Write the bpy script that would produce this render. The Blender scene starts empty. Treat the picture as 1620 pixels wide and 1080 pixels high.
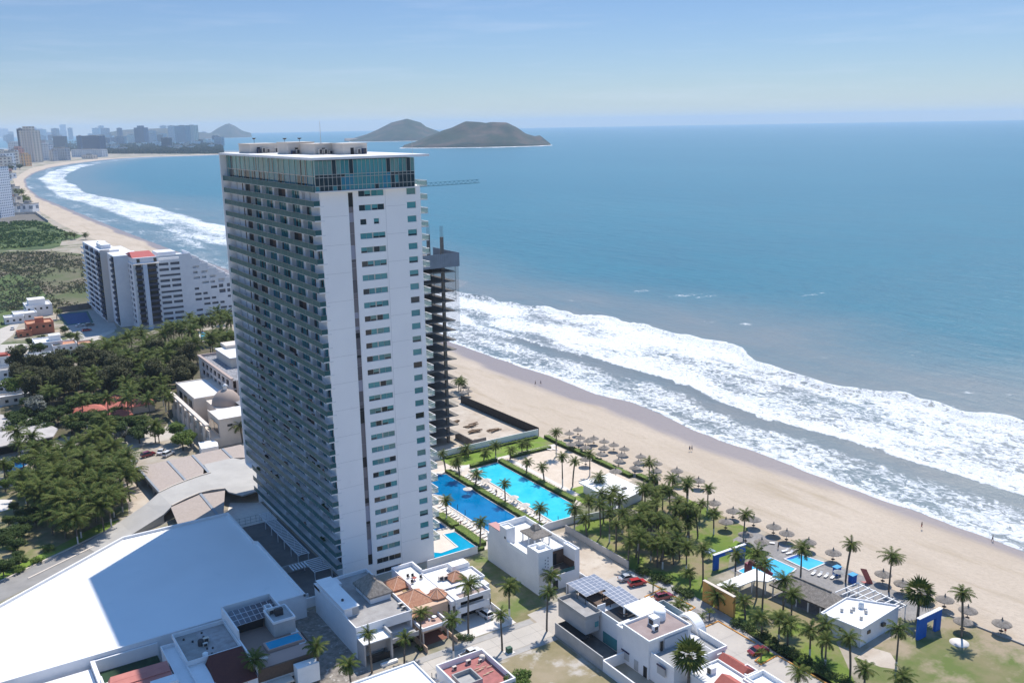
import bpy, bmesh, math, random
from mathutils import Vector, Matrix, noise
random.seed(7)
SC = bpy.context.scene
COL = SC.collection
# ------------------------------------------------------------------ camera
# World axes: x runs along the street side of the tower, y along the coast, z up (metres).
YAW = 0.57042539; PITCH = 0.22733578; ROLL = -0.01732298; FPX = 1484.0
CAM = Vector((-75.8986, -194.2665, 106.0))
def _uv(x, y, z):            # camera heading frame -> world frame
    c, s = math.cos(YAW), math.sin(YAW)
    return Vector((x*c + y*s, -x*s + y*c, z))
_F = _uv(0, math.cos(PITCH), -math.sin(PITCH)); _U0 = _uv(0, math.sin(PITCH), math.cos(PITCH)); _R0 = _uv(1, 0, 0)
_R = _R0*math.cos(ROLL) + _U0*math.sin(ROLL); _U = _U0*math.cos(ROLL) - _R0*math.sin(ROLL)
cam_data = bpy.data.cameras.new("camera"); cam = bpy.data.objects.new("camera", cam_data); COL.objects.link(cam)
cam_data.sensor_width = 36.0; cam_data.lens = FPX/1620*36.0; cam_data.clip_start = 1.0; cam_data.clip_end = 80000.0
m = Matrix.Identity(4)
for i in range(3):
    m[i][0] = _R[i]; m[i][1] = _U[i]; m[i][2] = -_F[i]; m[i][3] = CAM[i]
cam.matrix_world = m
SC.camera = cam
def ray(px, py): return _F + _R*((px-810)/FPX) - _U*((py-540)/FPX)
def at(px, py, z=0.0):       # where a sight line of the survey photo meets the level z
    d = ray(px, py); t = (z-CAM.z)/d.z
    return Vector((CAM.x+d.x*t, CAM.y+d.y*t, z))
def hat(px, py, P):          # height above the point P seen at this sight line
    d = ray(px, py); t = math.hypot(P[0]-CAM.x, P[1]-CAM.y)/math.hypot(d.x, d.y)
    return CAM.z + d.z*t
# ------------------------------------------------------------------ light
SUN_AZ = math.radians(52.0); SUN_EL = math.radians(56.5)      # azimuth from +y towards +x
world = bpy.data.worlds.new("World"); SC.world = world; world.use_nodes = True
wn = world.node_tree.nodes; wl = world.node_tree.links; wn.clear()
wo = wn.new('ShaderNodeOutputWorld'); bg = wn.new('ShaderNodeBackground'); sky = wn.new('ShaderNodeTexSky')
sky.sky_type = 'NISHITA'; sky.sun_disc = False; sky.sun_elevation = SUN_EL; sky.sun_rotation = SUN_AZ
sky.altitude = 0; sky.air_density = 1.0; sky.dust_density = 0.0; sky.ozone_density = 4.0
bg.inputs['Strength'].default_value = 0.105
# thin high cloud veils belong to the sky: direction-based noise, denser low down
tc = wn.new('ShaderNodeTexCoord'); mp = wn.new('ShaderNodeMapping'); mp.inputs['Scale'].default_value = (3.0, 3.0, 34.0)
nz = wn.new('ShaderNodeTexNoise'); nz.inputs['Scale'].default_value = 1.7; nz.inputs['Detail'].default_value = 8; nz.inputs['Roughness'].default_value = 0.62
rp = wn.new('ShaderNodeValToRGB'); rp.color_ramp.elements[0].position = 0.50; rp.color_ramp.elements[1].position = 0.74
mx = wn.new('ShaderNodeMix'); mx.data_type = 'RGBA'; mx.inputs[7].default_value = (13.0, 12.2, 11.5, 1)
ml = wn.new('ShaderNodeMath'); ml.operation = 'MULTIPLY'; ml.inputs[1].default_value = 0.15
wl.new(tc.outputs['Generated'], mp.inputs['Vector']); wl.new(mp.outputs[0], nz.inputs['Vector']); wl.new(nz.outputs['Fac'], rp.inputs['Fac'])
wl.new(rp.outputs['Color'], ml.inputs[0]); wl.new(ml.outputs[0], mx.inputs[0]); wl.new(sky.outputs[0], mx.inputs[6])
tn = wn.new('ShaderNodeMix'); tn.data_type = 'RGBA'; tn.blend_type = 'MULTIPLY'; tn.inputs[0].default_value = 1.0
# low sky tinted down; unseen overhead sky boosted towards blue to lift the shade
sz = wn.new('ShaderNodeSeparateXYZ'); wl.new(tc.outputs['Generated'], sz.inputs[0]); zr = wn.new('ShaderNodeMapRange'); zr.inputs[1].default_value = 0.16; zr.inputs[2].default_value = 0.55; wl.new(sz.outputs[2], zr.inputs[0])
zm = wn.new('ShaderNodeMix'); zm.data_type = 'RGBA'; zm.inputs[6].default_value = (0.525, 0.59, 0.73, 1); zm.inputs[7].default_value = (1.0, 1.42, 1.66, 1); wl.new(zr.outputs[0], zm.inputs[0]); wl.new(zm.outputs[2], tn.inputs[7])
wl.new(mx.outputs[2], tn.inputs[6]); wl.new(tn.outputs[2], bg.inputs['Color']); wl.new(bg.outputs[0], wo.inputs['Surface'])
sd = bpy.data.lights.new("sun", 'SUN'); sd.energy = 4.7; sd.angle = math.radians(0.53); sd.color = (1.0, 0.935, 0.84)
sun = bpy.data.objects.new("sun", sd); COL.objects.link(sun)
SUN_DIR = Vector((math.sin(SUN_AZ)*math.cos(SUN_EL), math.cos(SUN_AZ)*math.cos(SUN_EL), math.sin(SUN_EL)))
sun.rotation_euler = SUN_DIR.to_track_quat('Z', 'Y').to_euler(); sun.location = (0, 0, 400)
vs = SC.view_settings; vs.view_transform = 'Standard'; vs.look = 'None'; vs.exposure = 0.27; vs.gamma = 1.0; vs.use_curve_mapping = False
SC.cycles.volume_bounces = 1; SC.cycles.max_bounces = 6; SC.cycles.transparent_max_bounces = 12
# ------------------------------------------------------------------ materials
MATS = {}
def mat(name, c1, c2=None, scale=0.4, rough=0.85, detail=5, bump=0.0, bscale=None, metal=0.0, spec=0.3, lo=0.35, hi=0.65, stretch=None, c3=None, scale3=0.03, lo3=0.45, hi3=0.6, alpha=1.0, trans=0.0, space='world', coat=0.0):
    if name in MATS: return MATS[name]
    M = bpy.data.materials.new(name); M.use_nodes = True; MATS[name] = M
    n = M.node_tree.nodes; l = M.node_tree.links; b = n['Principled BSDF']
    b.inputs['Base Color'].default_value = (*c1, 1); b.inputs['Roughness'].default_value = rough
    b.inputs['Metallic'].default_value = metal; b.inputs['Specular IOR Level'].default_value = spec
    b.inputs['Alpha'].default_value = alpha; b.inputs['Transmission Weight'].default_value = trans
    b.inputs['Coat Weight'].default_value = coat
    M.diffuse_color = (*c1, 1)
    if c2 is None and not bump and c3 is None: return M
    if space == 'world':
        g = n.new('ShaderNodeNewGeometry'); src = g.outputs['Position']
    else:
        g = n.new('ShaderNodeTexCoord'); src = g.outputs['Object']
    if stretch:
        mpn = n.new('ShaderNodeMapping'); mpn.inputs['Scale'].default_value = stretch; l.new(src, mpn.inputs['Vector']); src = mpn.outputs[0]
    col = None
    if c2 is not None:
        t = n.new('ShaderNodeTexNoise'); t.inputs['Scale'].default_value = scale; t.inputs['Detail'].default_value = detail; t.inputs['Roughness'].default_value = 0.6
        l.new(src, t.inputs['Vector'])
        r = n.new('ShaderNodeMapRange'); r.inputs[1].default_value = lo; r.inputs[2].default_value = hi; l.new(t.outputs['Fac'], r.inputs[0])
        x = n.new('ShaderNodeMix'); x.data_type = 'RGBA'; x.inputs[6].default_value = (*c1, 1); x.inputs[7].default_value = (*c2, 1)
        l.new(r.outputs[0], x.inputs[0]); col = x.outputs[2]
    if c3 is not None:
        t = n.new('ShaderNodeTexNoise'); t.inputs['Scale'].default_value = scale3; t.inputs['Detail'].default_value = 6; t.inputs['Roughness'].default_value = 0.65
        l.new(src, t.inputs['Vector'])
        r = n.new('ShaderNodeMapRange'); r.inputs[1].default_value = lo3; r.inputs[2].default_value = hi3; l.new(t.outputs['Fac'], r.inputs[0])
        x = n.new('ShaderNodeMix'); x.data_type = 'RGBA'; x.inputs[6].default_value = (*c1, 1); x.inputs[7].default_value = (*c3, 1)
        if col is not None: l.new(col, x.inputs[6])
        l.new(r.outputs[0], x.inputs[0]); col = x.outputs[2]
    if col is not None: l.new(col, b.inputs['Base Color'])
    if bump:
        t = n.new('ShaderNodeTexNoise'); t.inputs['Scale'].default_value = bscale or scale*6; t.inputs['Detail'].default_value = 4
        l.new(src, t.inputs['Vector'])
        bp = n.new('ShaderNodeBump'); bp.inputs['Strength'].default_value = min(1, bump); bp.inputs['Distance'].default_value = 0.1*bump+0.02
        l.new(t.outputs['Fac'], bp.inputs['Height']); l.new(bp.outputs[0], b.inputs['Normal'])
    return M
# ------------------------------------------------------------------ mesh builder
class MB:
    def __init__(s): s.v = []; s.f = []; s.m = []; s.sm = []
    def add(s, vs, fs, mi=0, smooth=False):
        o = len(s.v); s.v += [tuple(p) for p in vs]
        for f in fs: s.f.append(tuple(i+o for i in f)); s.m.append(mi); s.sm.append(smooth)
        return s
    def box(s, x0, x1, y0, y1, z0, z1, mi=0):
        if x0 > x1: x0, x1 = x1, x0
        if y0 > y1: y0, y1 = y1, y0
        return s.add([(x0,y0,z0),(x1,y0,z0),(x1,y1,z0),(x0,y1,z0),(x0,y0,z1),(x1,y0,z1),(x1,y1,z1),(x0,y1,z1)],
                     [(0,3,2,1),(4,5,6,7),(0,1,5,4),(1,2,6,5),(2,3,7,6),(3,0,4,7)], mi)
    def prism(s, poly, z0, z1, mi=0, mt=None):
        a = sum(poly[i][0]*poly[(i+1)%len(poly)][1]-poly[(i+1)%len(poly)][0]*poly[i][1] for i in range(len(poly)))
        if a < 0: poly = poly[::-1]
        n = len(poly); vs = [(p[0],p[1],z0) for p in poly]+[(p[0],p[1],z1) for p in poly]
        s.add(vs, [tuple(range(n-1,-1,-1))] + [(i,(i+1)%n,n+(i+1)%n,n+i) for i in range(n)], mi)
        s.add([(p[0],p[1],z1) for p in poly], [tuple(range(n))], mi if mt is None else mt); return s
    def quad(s, a, b, c, d, mi=0): return s.add([a,b,c,d], [(0,1,2,3)], mi)
    def tri(s, a, b, c, mi=0): return s.add([a,b,c], [(0,1,2)], mi)
    def tube(s, p, q, r0, r1=None, n=8, mi=0, cap=True, smooth=True):
        p = Vector(p); q = Vector(q); r1 = r0 if r1 is None else r1
        d = (q-p).normalized(); a = d.orthogonal().normalized(); b = d.cross(a)
        vs = []
        for (c, r) in ((p, r0), (q, r1)):
            for i in range(n):
                t = 2*math.pi*i/n; vs.append(c+a*(r*math.cos(t))+b*(r*math.sin(t)))
        s.add(vs, [(i,(i+1)%n,n+(i+1)%n,n+i) for i in range(n)], mi, smooth)
        if cap: s.add(vs, [tuple(range(n-1,-1,-1)), tuple(range(n,2*n))], mi)
        return s
    def lathe(s, prof, n=12, c=(0,0), mi=0, smooth=True, a0=0, a1=2*math.pi):
        full = abs(a1-a0-2*math.pi) < 1e-6; k = n if full else n+1; vs = []
        for (r, z) in prof:
            for i in range(k):
                t = a0+(a1-a0)*i/n; vs.append((c[0]+r*math.cos(t), c[1]+r*math.sin(t), z))
        fs = []
        for j in range(len(prof)-1):
            for i in range(n):
                i2 = (i+1) % k; fs.append((j*k+i, j*k+i2, (j+1)*k+i2, (j+1)*k+i))
        return s.add(vs, fs, mi, smooth)
    def ring(s, x0, x1, y0, y1, t, z0, z1, mi=0, sides='wesn'):   # parapet round a rectangle, butted at the corners
        if 's' in sides: s.box(x0, x1, y0, y0+t, z0, z1, mi)
        if 'n' in sides: s.box(x0, x1, y1-t, y1, z0, z1, mi)
        if 'w' in sides: s.box(x0, x0+t, y0+(t if 's' in sides else 0), y1-(t if 'n' in sides else 0), z0, z1, mi)
        if 'e' in sides: s.box(x1-t, x1, y0+(t if 's' in sides else 0), y1-(t if 'n' in sides else 0), z0, z1, mi)
        return s
    def build(s, name, mats, parent=None, loc=None, rot=0.0, sub=None):
        me = bpy.data.meshes.new(name); me.from_pydata(s.v, [], s.f)
        if not isinstance(mats, (list, tuple)): mats = [mats]
        for x in mats: me.materials.append(x)
        me.polygons.foreach_set('material_index', s.m); me.polygons.foreach_set('use_smooth', s.sm); me.update()
        o = bpy.data.objects.new(name, me); COL.objects.link(o)
        if parent is not None: o.parent = parent
        if loc is not None: o.location = loc
        o.rotation_euler[2] = rot
        return o
def tag(o, label, cat, group=None, kind=None):
    if label: o['label'] = label
    if cat: o['category'] = cat
    if group: o['group'] = group
    if kind: o['kind'] = kind
    return o
def thing(name, label, cat, loc=(0,0,0), rot=0.0, group=None):
    o = bpy.data.objects.new(name, None); COL.objects.link(o); o.location = loc; o.rotation_euler[2] = rot
    o.empty_display_size = 0.5
    return tag(o, label, cat, group)
def struct(o): o['kind'] = 'structure'; return o
def dup(root, loc, rot=0.0, scale=None, label=None, group=None, sz=None):
    r = root.copy(); COL.objects.link(r); r.location = loc; r.rotation_euler[2] = rot
    if scale is not None: r.scale = (scale, scale, scale) if not isinstance(scale, tuple) else scale
    if label: r['label'] = label
    if group: r['group'] = group
    for ch in KIDS.get(root.name, []):
        c = ch.copy(); COL.objects.link(c); c.parent = r
        for g in KIDS.get(ch.name, []):
            d = g.copy(); COL.objects.link(d); d.parent = c
    return r
KIDS = {}
def reg(root, *kids): KIDS[root.name] = list(kids); return root
def sheet(name, poly, z, m, kind='structure', thick=0.0, label=None, cat=None):
    b = MB(); a = sum(poly[i][0]*poly[(i+1)%len(poly)][1]-poly[(i+1)%len(poly)][0]*poly[i][1] for i in range(len(poly)))
    if a < 0: poly = poly[::-1]
    if thick: b.prism(poly, z-thick, z)
    else: b.add([(p[0],p[1],z) for p in poly], [tuple(range(len(poly)))])
    o = b.build(name, m)
    if kind: o['kind'] = kind
    if label: tag(o, label, cat)
    return o
def inpoly(x, y, poly):
    c = False; j = len(poly)-1
    for i in range(len(poly)):
        xi, yi = poly[i][0], poly[i][1]; xj, yj = poly[j][0], poly[j][1]
        if (yi > y) != (yj > y) and x < (xj-xi)*(y-yi)/(yj-yi)+xi: c = not c
        j = i
    return c
def lerp(a, b, t): return a+(b-a)*t
def pxpoly(pts, z=0.0): return [at(x, y, z).to_2d() for x, y in pts]
# ------------------------------------------------------------------ coast stations: (shore, land edge, outer surf edge)
ST = [((149,-1500),(103,-1500),(247,-1500)), ((149,-400),(103,-400),(248,-400)), ((150,-120),(104,-120),(249,-110)), ((149.9,-72),(104,-75),(247,-30)),
      ((149,-40),(104,-45),(246,-5)), ((149.6,-12),(104,-15),(246,20)), ((150.4,6),(104,6),(237,42)), ((149,26),(104,26),(238,60)), ((150,42),(104,42),(239,90)),
      ((153.5,60),(103,60),(254,125)), ((154,78),(103,78),(249,147)), ((149.5,95),(102,95),(252,180)), ((151,121),(99,121),(248,215)), ((149,152),(97,150),(240,232)),
      ((148.5,200),(100,196),(230,290)), ((142,330),(103,330),(220,350)), ((131.6,532),(99,532),(232,560)), ((125.6,755),(84,755),(243,800)), ((123.6,1000),(78,1000),(233,1020)),
      ((123.5,1343),(84,1343),(230,1340)), ((122.3,1600),(96,1600),(204,1620)), ((141,1935),(120,1935),(232,1900)), ((176,2300),(150,2300),(250,2230)), ((236,2665),(205,2665),(318,2600)),
      ((330,3066),(271,3060),(400,2960)), ((442,3372),(372,3400),(500,3260)), ((571,3657),(470,3640),(610,3540)), ((700,3865),(600,3900),(716,3740)), ((838,3940),(760,4010),(838,3860)),
      ((1020,3930),(960,4020),(1020,3870)), ((1250,4040),(1180,4120),(1290,4000)), ((1350,4200),(1280,4240),(1420,4170)), ((1200,4700),(1100,4650),(1320,4740)), ((700,6000),(600,5900),(820,6040)), ((300,9000),(200,9000),(400,9050))]
def station(s):
    i = min(int(s), len(ST)-2); t = s-i
    return [tuple(lerp(ST[i][k][j], ST[i+1][k][j], t) for j in (0, 1)) for k in (0, 1, 2)]
# sample stations about evenly by the size they have from here
SAM = []
for i in range(len(ST)-1):
    L = math.dist(ST[i][0], ST[i+1][0]); d = max(60, math.dist(ST[i][0], (CAM.x, CAM.y)))
    near = ST[i][0][1] < 700
    step = 2.0 if (ST[i][0][1] >= -130 and near) else max(4, d/120)
    n = max(2, int(L/step))
    SAM += [i+k/n for k in range(n)]
SAM.append(len(ST)-1)
LAND = [station(s)[1] for s in SAM]
g = MB()
gm = mat('dry_ground', (0.30,0.25,0.19), (0.40,0.36,0.30), scale=0.15, rough=0.95, c3=(0.10,0.12,0.05), scale3=0.02, lo3=0.5, hi3=0.62)
GL = LAND[::4]+[LAND[-1], (500, 24000)]; vs = []; fs = []
for p in GL: vs += [(-24000, p[1], 0), (-2000, p[1], 0), (-400, p[1], 0), (p[0]+.4, p[1], 0)]
for i in range(len(GL)-1):
    for j in range(3): fs.append((4*i+j, 4*i+j+1, 4*i+j+5, 4*i+j+4))
me = bpy.data.meshes.new('ground'); me.from_pydata(vs, [], fs); me.materials.append(gm)
ground = bpy.data.objects.new('ground', me); COL.objects.link(ground); struct(ground)
# ------------------------------------------------------------------ beach
def beach_mat():
    M = bpy.data.materials.new('beach_sand'); M.use_nodes = True; n = M.node_tree.nodes; l = M.node_tree.links; b = n['Principled BSDF']
    g = n.new('ShaderNodeNewGeometry'); a = n.new('ShaderNodeAttribute'); a.attribute_name = 'wet'
    def noi(sc, st, det=6):
        mp = n.new('ShaderNodeMapping'); mp.inputs['Scale'].default_value = st; l.new(g.outputs['Position'], mp.inputs['Vector'])
        t = n.new('ShaderNodeTexNoise'); t.inputs['Scale'].default_value = sc; t.inputs['Detail'].default_value = det; t.inputs['Roughness'].default_value = .65; l.new(mp.outputs[0], t.inputs['Vector']); return t.outputs['Fac']
    def rng(o, a0, a1, b0=0., b1=1.):
        r = n.new('ShaderNodeMapRange'); r.inputs[1].default_value = a0; r.inputs[2].default_value = a1; r.inputs[3].default_value = b0; r.inputs[4].default_value = b1; l.new(o, r.inputs[0]); return r.outputs[0]
    def mix(f, c1, c2):
        x = n.new('ShaderNodeMix'); x.data_type = 'RGBA'; l.new(f, x.inputs[0])
        for i, c in ((6, c1), (7, c2)):
            if isinstance(c, tuple): x.inputs[i].default_value = (*c, 1)
            else: l.new(c, x.inputs[i])
        return x.outputs[2]
    c = mix(rng(noi(0.05, (1, .35, 1)), .35, .65), (0.43,0.355,0.275), (0.50,0.42,0.335))
    c = mix(rng(noi(0.16, (1, .16, 1), 8), .53, .68, 0, .8), c, (0.36,0.29,0.205))
    c = mix(rng(noi(1.1, (1, .8, 1), 5), .42, .68, 0, .5), c, (0.38,0.315,0.25))
    c = mix(rng(noi(0.11, (1, 1, 1), 9), .665, .73, 0, .75), c, (0.24,0.19,0.13))
    c = mix(a.outputs['Fac'], c, (0.235,0.195,0.185))
    l.new(c, b.inputs['Base Color'])
    r = n.new('ShaderNodeMapRange'); r.inputs[3].default_value = .95; r.inputs[4].default_value = .42; l.new(a.outputs['Fac'], r.inputs[0]); l.new(r.outputs[0], b.inputs['Roughness'])
    bp = n.new('ShaderNodeBump'); bp.inputs['Strength'].default_value = .8; bp.inputs['Distance'].default_value = .3
    l.new(noi(0.9, (1, .7, 1), 6), bp.inputs['Height']); l.new(bp.outputs[0], b.inputs['Normal']); b.inputs['Specular IOR Level'].default_value = .3
    return M
def sst_(a, b, x): t = max(0, min(1, (x-a)/(b-a))); return t*t*(3-2*t)
def nz1(x, y, z=0.0): return noise.noise(Vector((x, y, z)))
def shore_wob(y): return 2.2*nz1(y*0.03, 3.1)+1.3*nz1(y*0.09, 7.7)+0.5*nz1(y*0.3, 1.7)
rows = [0, .1, .2, .3, .4, .5, .58, .64, .7, .75, .8, .86, .93, 1.0, 1.12, 1.5]
vs = []; wet = []
for s in SAM:
    sh, la, ou = station(s)
    for t in rows:
        x = lerp(la[0], sh[0], t); y = lerp(la[1], sh[1], t)
        z = lerp(0.03, -0.97, t) if t <= 1 else -1.0-(t-1)*3
        if t > 1: z = -.97-(t-1)*1.2
        vs.append((x, y, z))
        w = t*46+1.8*nz1(y*0.02, 9.3)*3+1.5*nz1(y*0.07, 2.3)
        e = lerp(40.5, 33.0, sst_(-60, 40, y)) if y < 700 else 37
        wet.append(max(0, min(1, (w-e+1.5)/3.0)) if math.dist(la, sh) > 20 else max(0, min(1, (t-.75)/.1)))
k = len(rows); fs = [(i*k+j, (i)*k+j+1, (i+1)*k+j+1, (i+1)*k+j) for i in range(len(SAM)-1) for j in range(k-1)]
me = bpy.data.meshes.new('beach'); me.from_pydata(vs, [], fs); me.attributes.new('wet', 'FLOAT', 'POINT').data.foreach_set('value', wet); me.materials.append(beach_mat())
me.polygons.foreach_set('use_smooth', [True]*len(fs)); me.update()
beach = bpy.data.objects.new('beach', me); COL.objects.link(beach); struct(beach)
# ------------------------------------------------------------------ sea
def sea_mat():
    M = bpy.data.materials.new('sea_water'); M.use_nodes = True; n = M.node_tree.nodes; l = M.node_tree.links; b = n['Principled BSDF']
    g = n.new('ShaderNodeNewGeometry')
    def att(nm): a = n.new('ShaderNodeAttribute'); a.attribute_name = nm; return a.outputs['Fac']
    def noi(sc, st, det=6, rg=.6, dist=0.):
        mp = n.new('ShaderNodeMapping'); mp.inputs['Scale'].default_value = st; l.new(g.outputs['Position'], mp.inputs['Vector'])
        t = n.new('ShaderNodeTexNoise'); t.inputs['Scale'].default_value = sc; t.inputs['Detail'].default_value = det; t.inputs['Roughness'].default_value = rg; t.inputs['Distortion'].default_value = dist; l.new(mp.outputs[0], t.inputs['Vector']); return t.outputs['Fac']
    def rng(o, a0, a1, b0=0., b1=1., ty='LINEAR'):
        r = n.new('ShaderNodeMapRange'); r.interpolation_type = ty; r.inputs[1].default_value = a0; r.inputs[2].default_value = a1; r.inputs[3].default_value = b0; r.inputs[4].default_value = b1; l.new(o, r.inputs[0]); return r.outputs[0]
    def mth(op, x, y):
        q = n.new('ShaderNodeMath'); q.operation = op
        for i, v in ((0, x), (1, y)):
            if isinstance(v, (int, float)): q.inputs[i].default_value = v
            else: l.new(v, q.inputs[i])
        return q.outputs[0]
    def mix(f, c1, c2):
        x = n.new('ShaderNodeMix'); x.data_type = 'RGBA'
        if isinstance(f, (int, float)): x.inputs[0].default_value = f
        else: l.new(f, x.inputs[0])
        for i, c in ((6, c1), (7, c2)):
            if isinstance(c, tuple): x.inputs[i].default_value = (*c, 1)
            else: l.new(c, x.inputs[i])
        return x.outputs[2]
    # broad patches, swell streaks, ripples
    c = mix(rng(noi(0.0016, (1, .6, 1), 5), .35, .65), SEA1, SEA2)
    c = mix(rng(noi(0.02, (1.0, .45, 1), 6, .65), .4, .7, 0, .45), c, SEA3)
    c = mix(rng(noi(0.22, (1.0, .4, 1), 5, .6), .48, .72, 0, .5), c, SEA4)
    shal = att('shal'); foam = att('foam')
    c = mix(mth('MULTIPLY', shal, rng(noi(0.03, (1, .4, 1), 5), .25, .7, .55, 1.)), c, (0.190,0.200,0.200))
    # foam lace: the coverage sets the threshold of a fine distorted noise
    fn = mth('ADD', mth('MULTIPLY', noi(0.42, (1, .75, 1), 9, .68, 1.2), .7), mth('MULTIPLY', noi(0.10, (1, .35, 1), 5, .6, .6), .3))
    thr = rng(foam, 0, 1, .72, .375)
    d = mth('SUBTRACT', fn, thr)
    fm = rng(d, -.02, .10, 0, 1, 'SMOOTHSTEP')
    vein = rng(noi(0.9, (1, .7, 1), 8, .8, 2.2), .40, .56, .42, 1.)
    fm2 = mth('MULTIPLY', fm, mth('MAXIMUM', vein, rng(foam, .86, 1., 0, .5)))
    # scattered small caps far out
    cap = rng(noi(0.06, (1, .3, 1), 9, .75), .735, .78, 0, .35)
    fm3 = mth('MAXIMUM', fm2, mth('MULTIPLY', cap, 1.0))
    col = mix(fm3, c, (0.80,0.82,0.84)); l.new(col, b.inputs['Base Color'])
    rr = rng(fm3, 0, 1, .30, .75); l.new(rr, b.inputs['Roughness']); b.inputs['Specular IOR Level'].default_value = .32
    b.inputs['IOR'].default_value = 1.33
    h = mth('ADD', mth('ADD', mth('MULTIPLY', noi(0.12, (1, .4, 1), 8, .7), 1.5), mth('MULTIPLY', noi(0.035, (1, .3, 1), 4, .5), 1.6)), mth('MULTIPLY', fm2, .16))
    bp = n.new('ShaderNodeBump'); bp.inputs['Strength'].default_value = .55; bp.inputs['Distance'].default_value = 1.3
    l.new(h, bp.inputs['Height']); l.new(bp.outputs[0], b.inputs['Normal'])
    return M
SEA1 = (0.022,0.142,0.194); SEA2 = (0.033,0.163,0.212); SEA3 = (0.042,0.126,0.170); SEA4 = (0.012,0.080,0.125)
sm = sea_mat()
me = bpy.data.meshes.new('sea'); SR = 25000; nn = 180
rings = [0, 600, 1500, 4000, 9000, 16000, SR]
vs = [(0, 0, -1.08)]; fs = []
for r in rings[1:]:
    for i in range(nn):
        t = 2*math.pi*i/nn; vs.append((r*math.cos(t), r*math.sin(t), -1.08))
for i in range(nn): fs.append((0, 1+i, 1+(i+1) % nn))
for j in range(len(rings)-2):
    for i in range(nn):
        a = 1+j*nn; fs.append((a+i, a+nn+i, a+nn+(i+1) % nn, a+(i+1) % nn))
me.from_pydata(vs, [], fs); me.materials.append(sm)
sea = bpy.data.objects.new('sea', me); COL.objects.link(sea); struct(sea)
# surf sheet: from under the beach to well beyond the breakers
trow = [-.12, -.05, -.02, 0, .012, .03] + [.05+.02*i for i in range(55)] + [1.18, 1.25, 1.35, 1.5, 1.7, 2.0, 2.4, 2.9]
vs = []; foam = []; shal = []
def sst(a, b, x): t = max(0, min(1, (x-a)/(b-a))); return t*t*(3-2*t)
STREAK = [((357,237),(317,269),3.2), ((317,269),(294,278),2.4), ((330,228),(352,219),3.0), ((320,240),(345,232),4.5), ((352,219),(392,190),2.0), ((270,262),(259,268),2.2), ((280,180),(300,150),1.8), ((262,95),(275,70),1.8), ((300,60),(310,42),1.6), ((270,10),(285,-6),1.6), ((228,1180),(300,1080),6), ((260,640),(300,600),3)]
for s in SAM:
    sh, la, ou = station(s); W = math.dist(sh, ou)
    ys = sh[1]
    for t in trow:
        x = lerp(sh[0], ou[0], t); y = lerp(sh[1], ou[1], min(t, 1.0) if ys < 700 else t)
        far = sst(350, 700, ys)
        m_ = t*W
        e0 = shore_wob(ys) if ys < 1500 else 0
        tt = t - e0/W*(1 if t < .3 else 0)
        f1 = .335+.035*nz1(ys*0.018, 11)+.02*nz1(ys*0.06, 5)                  # inner front
        gw = .075+.04*nz1(ys*0.015, 21)
        f2 = 1.0+.07*nz1(ys*0.022, 31)+.06*nz1(x*.07, y*.07, 2.)
        merge = sst(150, 190, ys)*(1-sst(230, 330, ys))
        if tt < -.008: c = 0.0
        elif tt < .022: c = .97
        elif tt < f1:
            c = .74+.14*nz1(x*.03, y*.02, 5.)
            c -= .50*sst(f1-gw-.06, f1-.03, tt)*(1-merge)
        elif tt < f2:
            u = (tt-f1)/(f2-f1)
            c = 1.0-.20*sst(.0, .4, u)+.26*sst(.5, 1., u)*(.6+.4*nz1(y*.02, 41.))+.26*nz1(x*.020, y*.012, 8.)
            if ys > 90 and ys < 420: c += .05+.25*math.sin(x*.16+nz1(y*.02, 3.)*3)*sst(90, 150, ys)
        else:
            c = .30*(1-sst(0, .22, tt-f2))+.05
        if far > 0:
            q = sst(.30+.1*nz1(ys*.004, 1.), .42+.1*nz1(ys*.004, 1.), tt)
            cf = .50+.34*q+.30*nz1(x*.03, y*.007, 3.)+.14*nz1(x*.08, y*.02, 5.)
            cf *= (1-sst(.9, 1.08, tt+.12*nz1(ys*.006, 6.)))
            if tt < 0: cf = 0
            c = lerp(c, cf, far)
        if ys > 3300: c *= .7
        for (a, b, w) in STREAK:
            ab = (b[0]-a[0], b[1]-a[1]); L2 = ab[0]**2+ab[1]**2
            q = max(0, min(1, ((x-a[0])*ab[0]+(y-a[1])*ab[1])/L2)); dd = math.hypot(x-a[0]-q*ab[0], y-a[1]-q*ab[1])
            dd += 3.5*nz1(x*.09, y*.06, 4.)
            if dd < w*2.0: c = max(c, .64*(1-sst(w*.3, w*2.0, dd)))
        z = -.93
        if 0 < tt:
            amp = (1-far)*1.0
            z += amp*.7*math.exp(-((tt-f1-.012)*W/3.0)**2)
            br = sst(-60, -20, -abs(ys-0)+90)
            z += amp*(1.6+.7*nz1(ys*.03, 2.))*math.exp(-((tt-f2+.03)*W/3.2)**2)
            z += amp*.10*nz1(x*.12, y*.08)*(1 if tt < 1.1 else .3)
        if tt < 0: z = -.93-min(.5, -tt*W*.12)
        if t > 1.2: z = -.93-.10*(min(1, (t-1.2)/1.5))
        vs.append((x, y, z)); foam.append(max(0, min(1, c)))
        shal.append(max(0, min(1, (1-sst(.95, 2.6, t))*(1-.35*far))))
k = len(trow); fs = [(i*k+j, (i)*k+j+1, (i+1)*k+j+1, (i+1)*k+j) for i in range(len(SAM)-1) for j in range(k-1)]
me = bpy.data.meshes.new('surf'); me.from_pydata(vs, [], fs)
me.attributes.new('foam', 'FLOAT', 'POINT').data.foreach_set('value', foam); me.attributes.new('shal', 'FLOAT', 'POINT').data.foreach_set('value', shal)
me.materials.append(sm); me.polygons.foreach_set('use_smooth', [True]*len(fs))
surf = bpy.data.objects.new('breaking_surf', me); COL.objects.link(surf); struct(surf)
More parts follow.
